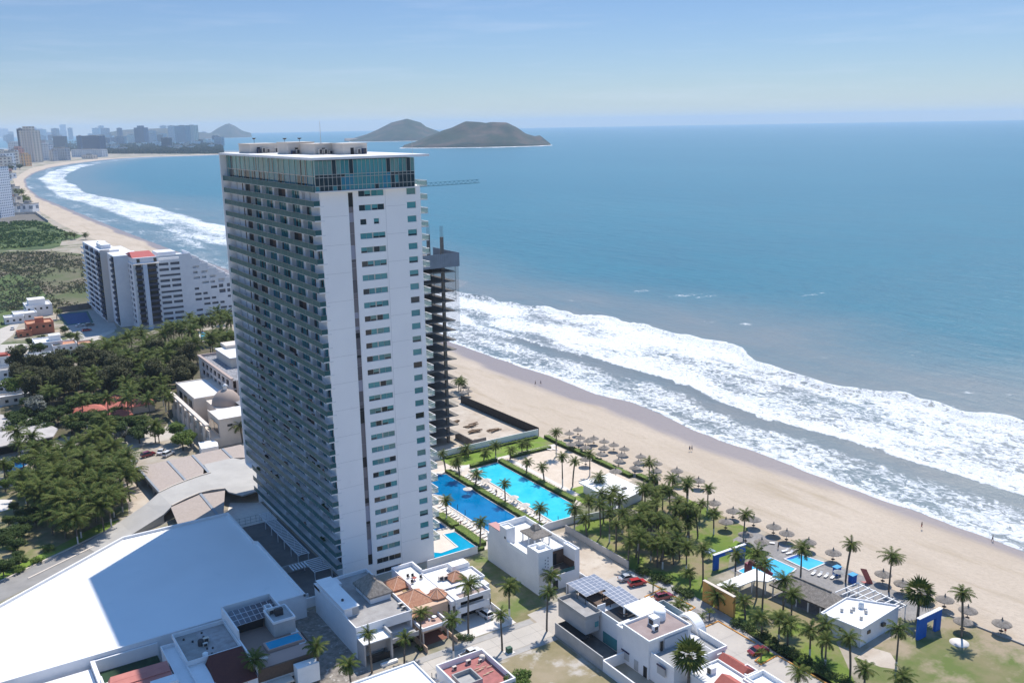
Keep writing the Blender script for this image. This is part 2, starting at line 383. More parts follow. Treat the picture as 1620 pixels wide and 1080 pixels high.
# ------------------------------------------------------------------ islands
rock = mat('island_rock', (0.018,0.032,0.022), (0.080,0.058,0.042), scale=0.012, rough=.95, lo=.42, hi=.6, c3=(0.014,0.030,0.014), scale3=.004)
rock2 = mat('shore_rock', (0.30,0.25,0.21), (0.16,0.13,0.11), scale=0.02, rough=.95)
def island(name, label, prof, base_y, dist, depth, seed):
    # prof: ridge line as surveyed (px, py); base at base_y(px); built as a real ridge at that distance
    Ls = []
    for (px, py) in prof:
        d = ray(px, base_y(px)); hd = Vector((d.x, d.y)).normalized()
        c = Vector((CAM.x+hd.x*dist(px), CAM.y+hd.y*dist(px)))
        Ls.append((c, max(4, hat(px, py, (c.x, c.y)))))
    pts = []; N = 90
    for i in range(N):
        s = i/(N-1)*(len(Ls)-1); k = min(int(s), len(Ls)-2); t = s-k
        pts.append((Ls[k][0].lerp(Ls[k+1][0], t), lerp(Ls[k][1], Ls[k+1][1], t)))
    ax = (Ls[-1][0]-Ls[0][0]).normalized(); nr = Vector((-ax.y, ax.x)); M_ = 25; vs = []; fs = []
    for i, (c, h) in enumerate(pts):
        e = math.sin(math.pi*(i+.5)/N)**.5; w = depth*(.35+.65*e)
        for j in range(M_):
            q = j/(M_-1)*2-1; p = c+nr*(q*w)
            hh = h*max(0, 1-abs(q)**1.25)
            hh *= 1+.5*noise.noise(Vector((p.x*.004, p.y*.004, seed)))*min(1, abs(q)*2.0)+.05*noise.noise(Vector((p.x*.02, p.y*.02, seed)))*min(1, abs(q)*3)
            hh += 14*noise.noise(Vector((p.x*.01, p.y*.01, seed+3)))*min(1, abs(q)*3)*(1-abs(q))
            if abs(q) > .99: hh = -20
            vs.append((p.x, p.y, hh))
    for i in range(N-1):
        for j in range(M_-1): fs.append((i*M_+j, (i+1)*M_+j, (i+1)*M_+j+1, i*M_+j+1))
    me = bpy.data.meshes.new(name); me.from_pydata(vs, [], fs); me.materials.append(rock); me.polygons.foreach_set('use_smooth', [True]*len(fs)); me.update()
    o = bpy.data.objects.new(name, me); COL.objects.link(o); struct(o); o['label'] = label
    if name == 'island':          # white water round its foot
        b = MB(); q = [(c+nr*depth*(.35+.65*math.sin(math.pi*(i+.5)/N)**.5)*k*1.0, k) for i, (c, h) in enumerate(pts) for k in (-1,)]
        for i in range(N-1):
            p0, p1 = q[i][0], q[i+1][0]; w0 = 70+60*noise.noise(Vector((i*.3, seed, 0))); w1 = 70+60*noise.noise(Vector(((i+1)*.3, seed, 0)))
            b.quad((p0.x-nr.x*w0, p0.y-nr.y*w0, -.5), (p1.x-nr.x*w1, p1.y-nr.y*w1, -.5), (p1.x+nr.x*20, p1.y+nr.y*20, -.5), (p0.x+nr.x*20, p0.y+nr.y*20, -.5))
        struct(b.build('island_surf', mat('distant_foam', (.7,.7,.7), rough=.9)))
    return o
def C3(x, y): return (520+x/3.682, 160+y/3.682)
island('island', 'twin humped green brown island nearest the coast', [C3(*p) for p in [(435,262),(500,240),(560,215),(620,190),(670,170),(720,155),(800,118),(880,122),(920,128),(950,122),(1040,125),(1090,150),(1150,190),(1200,205),(1230,200),(1282,246)]],
       lambda x: 231-(x-650)*.012, lambda x: 5050, 420, 1.3)
island('island', 'hazy pointed island behind the twin humped one', [C3(*p) for p in [(130,220),(220,195),(290,165),(370,125),(460,103),(540,125),(570,150),(630,172),(700,200),(760,220)]],
       lambda x: 220, lambda x: 7600, 600, 5.3)
island('island', 'faint far mountain on the horizon left of the tower', [(332,211),(345,203),(358,196.5),(364,195.5),(372,199),(384,207),(397,210.5)], lambda x: 211, lambda x: 13500, 900, 8.1)
island('hills', 'low hazy hills behind the distant skyline', [(150,214),(190,206),(225,204),(262,203),(300,208),(330,210.5),(345,211.5)], lambda x: 211, lambda x: 12500, 900, 2.1)
island('island_spit', 'pale low sandy spit beside the islands', [(545,219),(560,218.6),(580,218.8)], lambda x: 221, lambda x: 7500, 60, 9.1).data.materials[0] = rock2
for (x0, x1, y, dd) in [(648,680,231.6,4620),(700,760,232.2,4600),(770,850,231.0,4600),(845,874,229.3,4640)]:
    pass
# ------------------------------------------------------------------ the air
bpy.ops.mesh.primitive_cube_add(size=1, location=(0, 0, 0)); hz = bpy.context.object; hz.name = 'haze'
hz.scale = (56000, 56000, 292); hz.location = (0, 0, -25+146); hz['kind'] = 'stuff'
HM = bpy.data.materials.new('haze_air'); HM.use_nodes = True; n = HM.node_tree.nodes; n.clear()
o_ = n.new('ShaderNodeOutputMaterial'); v_ = n.new('ShaderNodeVolumePrincipled'); v_.inputs['Color'].default_value = (0.68,0.83,1.0,1); v_.inputs['Density'].default_value = 0.50e-4; v_.inputs['Anisotropy'].default_value = 0.0
HM.node_tree.links.new(v_.outputs[0], o_.inputs['Volume']); hz.data.materials.append(HM)
# ------------------------------------------------------------------ shared building materials
WHITE = mat('white_stucco', (0.80,0.79,0.79), (0.73,0.725,0.73), scale=0.25, rough=.85, detail=6, c3=(0.66,0.65,0.64), scale3=.9, lo3=.6, hi3=.85)
WHITE2 = mat('bright_white_paint', (0.84,0.84,0.83), (0.78,0.78,0.77), scale=0.5, rough=.8)
CREAM = mat('cream_stucco', (0.66,0.58,0.50), (0.60,0.53,0.46), scale=0.5, rough=.9)
PEACH = mat('peach_stucco', (0.62,0.44,0.31), (0.56,0.40,0.29), scale=0.6, rough=.9)
GREYW = mat('grey_stucco', (0.45,0.44,0.43), (0.38,0.375,0.37), scale=0.4, rough=.9)
CONC = mat('concrete', (0.42,0.41,0.39), (0.34,0.33,0.32), scale=0.3, rough=.9, c3=(0.27,0.26,0.25), scale3=1.2, lo3=.58, hi3=.72)
DCONC = mat('raw_concrete', (0.20,0.185,0.17), (0.14,0.13,0.12), scale=0.4, rough=.95)
ROOFW = mat('white_roof_coat', (0.74,0.73,0.72), (0.66,0.65,0.635), scale=0.35, rough=.8, c3=(0.5,0.49,0.47), scale3=.7, lo3=.62, hi3=.76)
ROOFG = mat('grey_roof_deck', (0.36,0.345,0.33), (0.28,0.265,0.255), scale=0.5, rough=.95)
TILE = mat('clay_tile', (0.50,0.25,0.15), (0.42,0.19,0.115), scale=1.4, rough=.85, bump=.2, bscale=8, c3=(0.60,0.36,0.23), scale3=2.5, lo3=.5, hi3=.7)
REDT = mat('red_tile', (0.38,0.10,0.075), (0.32,0.08,0.06), scale=1.5, rough=.8, bump=.3, bscale=5)
DRED = mat('dark_red_roof', (0.12,0.035,0.028), (0.10,0.03,0.025), scale=1., rough=.85)
DARK = mat('dark_interior', (0.02,0.02,0.022), rough=.6)
BROWNW = mat('brown_cladding', (0.13,0.085,0.06), (0.10,0.065,0.05), scale=2., rough=.7)
GLD = mat('dark_glass', (0.015,0.022,0.028), rough=.08, spec=.6)
GLT = mat('teal_glass', (0.10,0.33,0.34), (0.07,0.27,0.29), scale=.15, rough=.12, spec=.5)
GLT2 = mat('deep_teal_glass', (0.045,0.20,0.22), (0.075,0.27,0.29), scale=.2, rough=.1, spec=.55)
GLC = mat('curtained_teal_glass', (0.16,0.30,0.28), (0.11,0.23,0.22), scale=.6, rough=.15, spec=.5)
GLB = mat('blue_glass', (0.03,0.24,0.33), (0.04,0.18,0.27), scale=.2, rough=.1, spec=.55)
RAILG = mat('railing_glass', (0.035,0.125,0.13), rough=.4, spec=.12, alpha=.78)
RAILW = mat('clear_railing_glass', (0.42,0.55,0.50), rough=.12, spec=.5, alpha=.5)
METAL = mat('pale_metal', (0.55,0.52,0.48), rough=.45, metal=.3)
DMET = mat('dark_metal', (0.06,0.06,0.065), rough=.5, metal=.4)
SOLAR = mat('solar_cells', (0.05,0.06,0.085), rough=.22, spec=.6)
SOLARL = mat('solar_cells_bright', (0.17,0.19,0.24), rough=.3, spec=.6)
SOLF = mat('solar_frame', (0.6,0.6,0.62), rough=.4, metal=.5)
THATCH = mat('palm_thatch', (0.31,0.275,0.24), (0.195,0.17,0.145), scale=1.6, rough=1., bump=1., bscale=9, stretch=(1,1,.4), c3=(0.41,0.37,0.32), scale3=4, lo3=.55, hi3=.7)
class TH:
    """a thing: Empty at its base; parts are given in world metres and stored relative to it"""
    def __init__(s, name, label, cat, org, group=None, rot=0.0):
        s.o = thing(name, label, cat, org, 0.0, group); s.g = Vector(org)
    def part(s, name, mb, mats, parent=None, label=None):
        mb.v = [(p[0]-s.g.x, p[1]-s.g.y, p[2]-s.g.z) for p in mb.v]
        o = mb.build(name, mats, parent or s.o)
        if label: o['label'] = label
        return o
def one(name, mb, mats, label, cat, org, group=None):
    mb.v = [(p[0]-org[0], p[1]-org[1], p[2]-org[2]) for p in mb.v]
    return tag(mb.build(name, mats, None, org), label, cat, group)
def holed(mb, axis, w0, w1, p0, p1, z0, z1, holes, mi=0):
    """wall p0..p1 long (axis 'x' or 'y'), w0..w1 thick, with rectangular openings (a0,a1,b0,b1)"""
    zs = sorted({z0, z1, *[max(z0, min(z1, h[2])) for h in holes], *[max(z0, min(z1, h[3])) for h in holes]})
    for i in range(len(zs)-1):
        a, b = zs[i], zs[i+1]
        if b-a < 1e-4: continue
        cuts = sorted((h[0], h[1]) for h in holes if h[2] < (a+b)/2 < h[3]); x = p0
        for c0, c1 in cuts+[(p1, p1)]:
            if c0 > x+1e-4:
                if axis == 'x': mb.box(x, c0, w0, w1, a, b, mi)
                else: mb.box(w0, w1, x, c0, a, b, mi)
            x = max(x, c1)
    return mb
RAILM = mat('rail_metal', (0.30,0.31,0.30), rough=.45, metal=.3)
TOWERW = mat('tower_white', (0.92,0.90,0.885), (0.88,0.86,0.85), scale=.12, rough=.85, c3=(0.82,0.80,0.79), scale3=.5, lo3=.6, hi3=.8)
rnd = random.Random(11)
# ------------------------------------------------------------------ the tall white tower
FZ = lambda k: 4.4+3.15*k
TL = 66.6
tw = TH('apartment_tower', 'tall white thirty storey apartment tower with teal balconies on its long side', 'tower', (0, 0, 0))
b = MB()
b.box(.9, 23.9, .35, TL-.6, 11.2, 92.2)                        # core
b.box(.9, 23.9, .35, 61.5, 0, 11.2)
b.box(-1.9, 24.2, TL-.4, TL, 11.0, 99.2)                       # far end wall
b.box(-.3, 24.2, 61.5, 61.9, 0, 11.0)
b.box(-1.9, 24.2, 61.9, TL-.4, 10.7, 11.0)                     # underside of the overhang
# near end wall with its openings
holes = [(6.6, 7.75, 3.2, 92.0)]
wins = []
for j in range(30):
    zt = 92.25-3.145*j
    if j == 29: wins.append(('wide', 8.6, 15.3, .15, 1.35)); continue
    if j == 28: wins.append(('strip', 8.9, 15.3, zt-1.35, zt)); continue
    if j == 2: wins += [('half', 9.2, 10.7, zt-1.25, zt), ('half', 12.5, 13.8, zt-1.25, zt)]
    else: wins.append(('strip', 9.05, 15.2, zt-1.3, zt))
    if j < 28: wins.append(('square', 20.9, 23.2, zt-1.45, zt))
holes += [(w[1], w[2], w[3], w[4]) for w in wins]
holed(b, 'x', 0, .35, 0, 24.4, 0, 92.6, holes)
tw.part('wall', b, TOWERW)
b = MB()                                                       # service slot with louvres
z = 3.2
while z < 92:
    h = rnd.choice([.7, 1.3, 2.0, 2.6, 3.1]); h = min(h, 92-z); b.box(6.6, 7.75, .22+rnd.uniform(0, .06), .34, z, z+h-.05, rnd.choice([0,0,1,2,3,1])); z += h
tw.part('louvre', b, [mat('louvre_grey', (0.20,0.18,0.19), rough=.7), mat('louvre_mid', (0.13,0.12,0.13), rough=.7), DARK, mat('louvre_blue', (0.33,0.33,0.40), rough=.7)])
for (kind, a0, a1, z0, z1) in wins:
    b = MB(); n = {'strip': 4, 'half': 1, 'square': 1, 'wide': 3}[kind]
    dark = kind != 'square' and z1 < 5
    r0 = rnd.random()
    for i in range(n):
        x0 = lerp(a0, a1, i/n)+.05; x1 = lerp(a0, a1, (i+1)/n)-.05
        if n == 4 and i == 1: x1 -= .12
        if n == 4 and i == 2: x0 += .12
        q = rnd.random(); mi = 2 if dark or q < .28 else (0 if q < .62 else (1 if q < .8 else 3))
        if n == 1: mi = [0, 2, 3, 0, 1][int(rnd.random()*5)]
        if mi in (0, 3) and rnd.random() < .3:
            b.box(x0, x1, .2, .26, z0+.45, z1-.06, mi); b.box(x0, x1, .2, .26, z0+.06, z0+.45, 2)
        else: b.box(x0, x1, .2, .26, z0+.06, z1-.06, mi)
    b.box(a0, a1, .27, .33, z0, z1, 4)
    tw.part('window', b, [GLT, GLT2, GLD, GLC, METAL])
b = MB()
for j in range(0, 29, 2): z = 5.2+3.145*j; b.box(.4, 6.4, -.004, -.001, z, z+.05); b.box(15.6, 20.6, -.004, -.001, z+1.5, z+1.55)
b.box(15.5, 15.56, -.006, -.001, 1, 92.3)
tw.part('panel_joint', b, mat('joint_shadow', (.50,.49,.49), rough=.9))
# balcony storeys on the long side
def bays(k):
    """(y0,y1,kind) from the near corner; w wall, g glass, d dark opening, s slit"""
    out = [(.35, 4.2, 'w')] if k > 24 or rnd.random() < .35 else [(.35, 4.6, 'g')]
    out += [(out[-1][1], 6.8, 'w'), (6.8, 7.3, 's'), (7.3, 10.3, 'w' if k > 26 else 'g')]
    for f in (10.5, 19.7, 28.9, 38.1):
        q = rnd.random(); g0 = f+3.7
        out += [(f, g0, 'a'), (g0, f+9.0, 'g' if q > .1 else 'd')]
    out += [(47.3, 48.6, 'a'), (48.6, 53.8, 'd'), (53.8, 55.2, 'w'), (55.2, 56.0, 'b'), (56.0, 60.3, 'w'), (60.3, 60.9, 's'), (60.9, TL-.6, 'w')]
    return out
for k in range(29):
    z0 = FZ(k); y1 = TL-.4 if z0 > 10.8 else 61.5
    if k < 28:
        b = MB(); far = y1
        for (ya, yb, kd) in bays(k):
            yb = min(yb, far-.2)
            if yb <= ya+.05: continue
            if kd == 'w': b.box(.55, .9, ya, yb, z0, z0+2.9, 0)
            elif kd == 's': b.box(.7, .9, ya, yb, z0, z0+2.9, 1)
            elif kd == 'b': b.box(.5, .9, ya, yb, z0, z0+2.9, 3)
            elif kd == 'a': b.prism([(-.15, ya), (.9, ya), (.9, yb), (.7, yb)], z0, z0+2.9, 0)
            elif kd == 'd':
                b.box(.84, .9, ya, yb, z0, z0+2.7, 4); b.box(.7, .83, ya, lerp(ya, yb, .45), z0, z0+2.6, 3)
            else:
                n = max(3, int((yb-ya)/.62))
                for i in range(n):
                    q = rnd.random(); yy0 = lerp(ya, yb, i/n); yy1 = lerp(ya, yb, (i+1)/n)-.07
                    b.box(.72+.1*(i % 2), .9, yy0, yy1, z0, z0+2.55, 1 if q < .2 else (2 if q < .72 else (5 if q < .86 else 6)))
                b.box(.6, .9, ya, yb, z0+2.55, z0+2.9, 0)
        tw.part('glazed_front', b, [WHITE, GLD, GLT2, BROWNW, DARK, GLC, GLB])
    b = MB(); b.box(-1.45, .9, -.05 if k < 28 else -1.3, y1, z0-.25, z0, 0)
    if k == 28: b.box(.9, 23.0, -1.3, .0, z0-.25, z0, 0)
    tw.part('floor_slab', b, WHITE)
    b = MB(); hgt = 1.08
    b.box(-1.47, -1.43, -.02 if k < 28 else -1.3, y1-.02, z0-.18, z0+hgt, 0); b.box(-1.5, -1.4, -.06 if k < 28 else -1.32, y1-.02, z0+hgt, z0+hgt+.06, 1)
    if k < 28:
        b.box(-1.42, -.02, -.04, .0, z0-.1, z0+hgt, 0); b.box(-1.4, -.02, -.07, .01, z0+hgt, z0+hgt+.06, 1)
    yy = 0
    while yy < y1-2: b.box(-1.48, -1.42, yy, yy+.05, z0, z0+hgt, 1); yy += 4.6
    tw.part('balcony_railing', b, [RAILG, RAILM])
FURN = [mat('dark_furniture', (.05,.045,.04), rough=.8), WHITE2, mat('brown_furniture', (.16,.10,.07), rough=.8), mat('pot_plant', (.05,.10,.03), rough=.9)]
for i in range(88):
    k = rnd.randrange(1, 28); z = FZ(k); y = rnd.uniform(1, 60); x = rnd.uniform(-1.1, -.5); b = MB(); m_ = rnd.choice(FURN); s = rnd.uniform(.3, .5)
    b.box(x-s, x+s, y-s, y+s, z+.35, z+.45); b.box(x-s, x+s, y+s-.08, y+s, z+.45, z+.95); b.box(x-s+.05, x-s+.12, y-s+.05, y-s+.12, z, z+.35); b.box(x+s-.12, x+s-.05, y+s-.12, y+s-.05, z, z+.35)
    if rnd.random() < .4: b.box(x-.25, x+.25, y+1.0, y+1.5, z, z+.9)
    tw.part('balcony_furniture', b, m_)
# balconies on the seaward long side
for k in range(29):
    z0 = FZ(k); b = MB(); b.box(24.2, 26.9, 1.2, 24, z0-.22, z0, 0); b.box(24.2, 26.9, 28, 60, z0-.22, z0, 0)
    b.box(26.8, 26.86, 1.2, 24, z0-.1, z0+1.05, 1); b.box(24.25, 26.8, 1.2, 1.26, z0-.1, z0+1.05, 1); b.box(26.75, 26.92, 1.15, 24.05, z0+1.05, z0+1.14, 0); b.box(24.4, 26.75, 1.15, 1.28, z0+1.05, z0+1.12, 0)
    b.box(26.8, 26.86, 28, 60, z0-.1, z0+1.05, 1)
    tw.part('sea_balcony', b, [WHITE, RAILW])
# glass crown: two tall storeys behind a curtain wall
b = MB()
def panes(ax, w, p0, p1, step, zz, seed):
    rr = random.Random(seed); n = int(abs(p1-p0)/step)
    for i in range(n):
        a0 = lerp(p0, p1, i/n)+.04; a1 = lerp(p0, p1, (i+1)/n)-.04
        for (za, zb, up) in zz:
            q = rr.random()
            grp = (i//6+seed) % 3
            mi = (0 if grp == 0 else (3 if grp == 1 else 0)) if up else (2 if grp == 1 else (4 if q < .5 else 1))
            if q < .12: mi = 2
            elif q < .25: mi = 1
            if ax == 'x': b.box(a0, a1, w, w+.06, za+.03, zb-.03, mi)
            else: b.box(w, w+.06, a0, a1, za+.03, zb-.03, mi)
Z = [(92.62, 93.7, 0), (93.7, 95.5, 0), (95.5, 96.1, 0), (96.1, 99.1, 1)]
panes('x', -.9, -1.1, 22.6, .98, Z, 1)
panes('y', -.2, -.8, TL-.6, .72, [(92.62, 95.6, 0), (95.6, 99.1, 1)], 2)
panes('y', 22.6, -.8, TL-.6, 1.2, Z, 3)
tw.part('curtain_wall', b, [GLT, GLT2, GLD, GLC, GLB])
b = MB(); b.box(0, 22.5, -.7, TL-.7, 92.65, 99.0, 0); tw.part('crown_core', b, DARK)
b = MB()
for z in (93.68, 95.48, 96.08): b.box(-1.2, 22.75, -1.0, -.92, z-.04, z+.05)
n = 24
for i in range(n+1): x = lerp(-1.15, 22.65, i/n); b.box(x-.035, x+.035, -.98, -.9, 92.6, 99.1)
for i in range(18):
    y = lerp(2.5, TL-2, i/17); b.box(-.32, -.22, y-.05, y+.05, 92.6, 99.2)
b.box(-.32, -.22, -.9, TL-.5, 95.6, 95.75)
tw.part('mullions', b, METAL)
b = MB()
b.box(-1.44, -1.4, -1.3, 0, 92.6, 93.65, 0); tw.part('crown_railing', b, RAILG)
b = MB(); b.box(-2.0, 26.2, -1.7, TL, 99.25, 99.75, 0); b.box(-1.6, 25.8, -1.3, TL-.4, 99.75, 99.78, 1); rf = tw.part('roof', b, [WHITE, ROOFW])
for (x0, x1, y0, y1, h) in [(1.2, 8.6, 49, 58.5, 2.3), (4.4, 11.2, 30, 37.5, 2.7), (7.2, 13.4, 19.6, 29, 2.4), (11.4, 17.4, 12.6, 22, 2.4)]:
    b = MB(); b.box(x0, x1, y0, y1, 99.78, 99.78+h, 0); b.box(x0-.15, x1+.15, y0-.15, y1+.15, 99.78+h, 99.93+h, 0)
    b.box(x0+1.8, x0+2.6, y0-.05, y0, 99.8, 101.3, 1); tw.part('stair_housing', b, [CREAM, DARK], rf)
b = MB(); b.tube((9.2, 20.5, 99.8), (9.2, 20.5, 107.5), .09, .04, 6); b.tube((23.8, 2, 99.7), (23.8, 2, 102.6), .05, .03, 5)
b.tube((9.2, 20.5, 102.2), (9.2, 20.5, 102.4), .5, .5, 10); tw.part('antenna', b, METAL, rf)
for (x, y) in [(3.2,48.2),(4.4,48.2),(5.6,48.2),(7.6,47.6),(9.4,47.2),(5.4,29.2),(6.6,29.2),(8.0,29.1),(9.3,29.2),(8.2,18.7),(9.4,18.6),(10.8,18.7),(12.3,18.8),(14.9,11.8),(16.2,11.7)]:
    b = MB(); h = rnd.uniform(.7, 1.3); b.box(x-.45, x+.45, y-.35, y+.35, 99.9, 99.9+h, 0); b.box(x-.3, x+.3, y-.38, y-.35, 100.0, 99.8+h, 1); tw.part('air_conditioner', b, [METAL if rnd.random() < .6 else mat('blue_unit', (.03,.05,.12), rough=.5), DMET], rf)
for (x, y) in [(4, 54), (5.2, 34), (8.6, 33)]:
    b = MB(); b.tube((x, y, 101.9), (x, y, 103.2), .05, .05, 5); b.lathe([(0, 103.2), (.35, 103.35), (.6, 103.6)], 10, (x, y)); tw.part('dish_antenna', b, DMET, rf)
# ------------------------------------------------------------------ unfinished tower behind
ct = TH('unfinished_tower', 'unfinished concrete frame tower with bare slabs rising behind the white tower', 'construction tower', (60, 90, 0))
X0, X1, Y0, Y1 = 44, 71.0, 75, 106
for k in range(1, 20):
    z = 3.3*k; b = MB(); b.box(X0, X1, Y0, Y1, z-.28, z); b.box(X1, X1+2.7, Y0-1.6, Y1, z-.28, z); b.box(X0, X1, Y0-1.6, Y0, z-.28, z)
    ct.part('floor_slab', b, DCONC)
for x in (X0+1, 53, 62, X1-.4):
    for y in (Y0+.6, 85, 95, Y1-1):
        top = 70.5 if (x > 60 and y < 90) else 62.7
        b = MB(); b.box(x-.45, x+.45, y-.45, y+.45, 0, top)
        if top > 65:
            for dx in (-.35, 0, .35):
                for dy in (-.35, .35): b.box(x+dx-.03, x+dx+.03, y+dy-.03, y+dy+.03, top, top+3.6)
        ct.part('column', b, DCONC)
b = MB(); b.box(53, 61, 84, 95, 0, 62.7); ct.part('lift_core', b, DCONC)
b = MB()
x = 46.0
while x < 75: b.box(x, x+.66, 72.6, 72.7, 60.9+.0, 65.4); x += .7
y = 72.8
while y < 90: b.box(75.0, 75.1, y, y+.66, 60.9, 65.4); y += .7
ct.part('formwork_panel', b, mat('galvanised_sheet', (0.20,0.24,0.30), (0.16,0.20,0.25), scale=.4, rough=.5, metal=.2))
b = MB()
for z in (50, 53, 56, 59):
    b.box(73.9, 74.0, 73, 95, z, z+.08); b.box(60, 74, 73.2, 73.3, z, z+.08)
for x in (62, 66, 70, 74): b.box(x-.05, x+.05, 73.2, 73.3, 49, 61)
ct.part('scaffold', b, DMET)
b = MB(); b.quad((74.3, 73, 53.0), (74.3, 92, 53.0), (80.2, 92, 54.6), (80.2, 75, 54.8)); b.quad((75.2, 73, 40), (75.2, 92, 40), (75.2, 92, 60.8), (75.2, 73, 60.8))
ct.part('safety_net', b, mat('debris_net', (0.25,0.28,0.32), rough=.9, alpha=.35))
cr = TH('tower_crane', 'teal lattice crane boom reaching out from behind the white tower', 'crane', (50, 80, 0))
def lattice(mb, p, q, w, n, r=.06):
    p = Vector(p); q = Vector(q); d = (q-p)/n; up = Vector((0, 0, 1)) if abs(d.normalized().z) < .9 else Vector((1, 0, 0)); sd_ = d.normalized().cross(up).normalized(); up = sd_.cross(d.normalized())
    for (a, c) in ((1, 0), (-1, 0), (0, 1)):
        mb.tube(p+sd_*a*w/2+up*c*w, q+sd_*a*w/2+up*c*w, r, r, 4)
    for i in range(n):
        s = p+d*i; e = p+d*(i+1); m_ = (s+e)/2+up*w
        for a in (1, -1): mb.tube(s+sd_*a*w/2, m_, r*.6, r*.6, 3, cap=False); mb.tube(m_, e+sd_*a*w/2, r*.6, r*.6, 3, cap=False)
    return mb
CT = mat('crane_teal', (0.04,0.16,0.19), rough=.5)
cr.part('boom', lattice(MB(), (50, 80, 86.6), (88, 80, 87.0), 1.1, 22), CT)
cr.part('mast', lattice(MB(), (50, 80, 0), (50, 80, 90), 1.6, 45), CT)
cr.part('counterweight', MB().box(44.5, 48, 79.3, 80.7, 85, 87), DCONC)
# ------------------------------------------------------------------ plaza between tower and the white roof
PLZ = mat('plaza_paving', (0.17,0.16,0.155), (0.13,0.125,0.12), scale=.3, rough=.9, c3=(0.22,0.15,0.12), scale3=.25, lo3=.62, hi3=.68)
sheet('plaza', [(-17.5,-4),(.3,-4),(.3,61.5),(-17.5,61.5)], .012, PLZ)
STRIPE_W = mat('pale_deck_boards', (0.75,0.75,0.77), rough=.8)
pg = TH('pergola', 'long low slatted pergola at the foot of the tower on the shaded plaza', 'pergola', (-3.5, 31, 0))
b = MB(); y = 16.3
while y < 47: b.box(-4.9, -2.2, y, y+.3, 2.5, 2.62); y += .95
pg.part('slats', b, STRIPE_W)
b = MB(); b.box(-4.95, -4.8, 16.2, 47.2, 2.3, 2.5); b.box(-2.25, -2.1, 16.2, 47.2, 2.3, 2.5)
for y in range(17, 48, 5): b.box(-4.95, -4.8, y, y+.15, 0, 2.3); b.box(-2.25, -2.1, y, y+.15, 0, 2.3)
pg.part('frame', b, STRIPE_W)
pg = TH('pergola', 'short slatted pergola nearest the boundary wall at the tower corner', 'pergola', (-3.5, 9, 0))
b = MB(); y = 5.4
while y < 12.6: b.box(-4.9, -.6, y, y+.3, 2.5, 2.62); y += .95
x = -9
while x < -5.2: b.box(x, x+.34, 9.2, 12.2, 2.5, 2.62); x += .75
pg.part('slats', b, STRIPE_W)
b = MB(); b.box(-5, -4.9, 5.3, 12.7, 2.3, 2.5); b.box(-.7, -.6, 5.3, 12.7, 2.3, 2.5)
for y in (5.4, 12.4): b.box(-5, -4.9, y, y+.15, 0, 2.3); b.box(-.7, -.6, y, y+.15, 0, 2.3)
pg.part('frame', b, STRIPE_W)
one('plaza_wall', MB().box(-12.8, .0, 13.6, 14.0, 0, 1.9), GREYW, 'low grey wall crossing the shaded plaza beside the tower', 'wall', (-6, 13.8, 0))
# ------------------------------------------------------------------ ground covers between street and beach
SANDC = mat('court_sand', (0.55,0.46,0.37), (0.62,0.53,0.44), scale=.3, rough=.95, c3=(0.45,0.37,0.29), scale3=1.5, lo3=.55, hi3=.75, bump=.3, bscale=2)
DECK = mat('pool_terrace', (0.62,0.55,0.48), (0.55,0.49,0.43), scale=.5, rough=.85)
GRASS = mat('lawn_grass', (0.10,0.165,0.022), (0.16,0.21,0.038), scale=.12, rough=.95, c3=(0.25,0.205,0.12), scale3=.07, lo3=.44, hi3=.58, bump=.4, bscale=6)
GRASS2 = mat('clipped_lawn', (0.13,0.22,0.025), (0.18,0.26,0.04), scale=.25, rough=.95, c3=(0.20,0.20,0.09), scale3=.12, lo3=.52, hi3=.7, bump=.3, bscale=7)
DRYG = mat('dry_grass', (0.31,0.255,0.17), (0.22,0.19,0.10), scale=.13, rough=.97, c3=(0.44,0.40,0.35), scale3=.11, lo3=.53, hi3=.62, bump=.5, bscale=4)
GREENG = mat('weedy_lot', (0.17,0.16,0.07), (0.30,0.25,0.16), scale=.18, rough=.97, c3=(0.13,0.17,0.05), scale3=.08, lo3=.5, hi3=.62, bump=.5, bscale=4)
DIRT = mat('bare_dirt', (0.42,0.35,0.28), (0.52,0.46,0.39), scale=.15, rough=.97, c3=(0.30,0.24,0.18), scale3=.5, lo3=.55, hi3=.75, bump=.4, bscale=3)
PAVE = mat('street_concrete', (0.50,0.46,0.41), (0.44,0.405,0.36), scale=.15, rough=.9, c3=(0.36,0.335,0.305), scale3=.5, lo3=.6, hi3=.78)
PAVE2 = mat('parking_concrete', (0.46,0.42,0.375), (0.41,0.375,0.34), scale=.2, rough=.9, c3=(0.34,0.31,0.28), scale3=.8, lo3=.6, hi3=.8)
WALKC = mat('pavement_slabs', (0.40,0.38,0.355), (0.33,0.315,0.30), scale=.4, rough=.9)
COBB = mat('grey_pavers', (0.27,0.255,0.245), (0.21,0.20,0.195), scale=1.5, rough=.9, c3=(0.33,0.31,0.29), scale3=.3, lo3=.5, hi3=.7)
PATHW = mat('pale_path', (0.66,0.62,0.57), (0.6,0.56,0.52), scale=.7, rough=.9)
COP = mat('pool_coping', (0.62,0.60,0.58), rough=.7)
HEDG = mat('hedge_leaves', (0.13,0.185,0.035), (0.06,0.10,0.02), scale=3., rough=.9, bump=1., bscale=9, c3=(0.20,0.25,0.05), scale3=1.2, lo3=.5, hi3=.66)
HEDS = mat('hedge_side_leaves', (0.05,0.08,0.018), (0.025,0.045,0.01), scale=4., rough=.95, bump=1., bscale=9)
def water_mat(nm, c1, c2, sc=.25):
    return mat(nm, c1, c2, scale=sc, rough=.06, spec=.35, bump=.25, bscale=1.4, lo=.3, hi=.7)
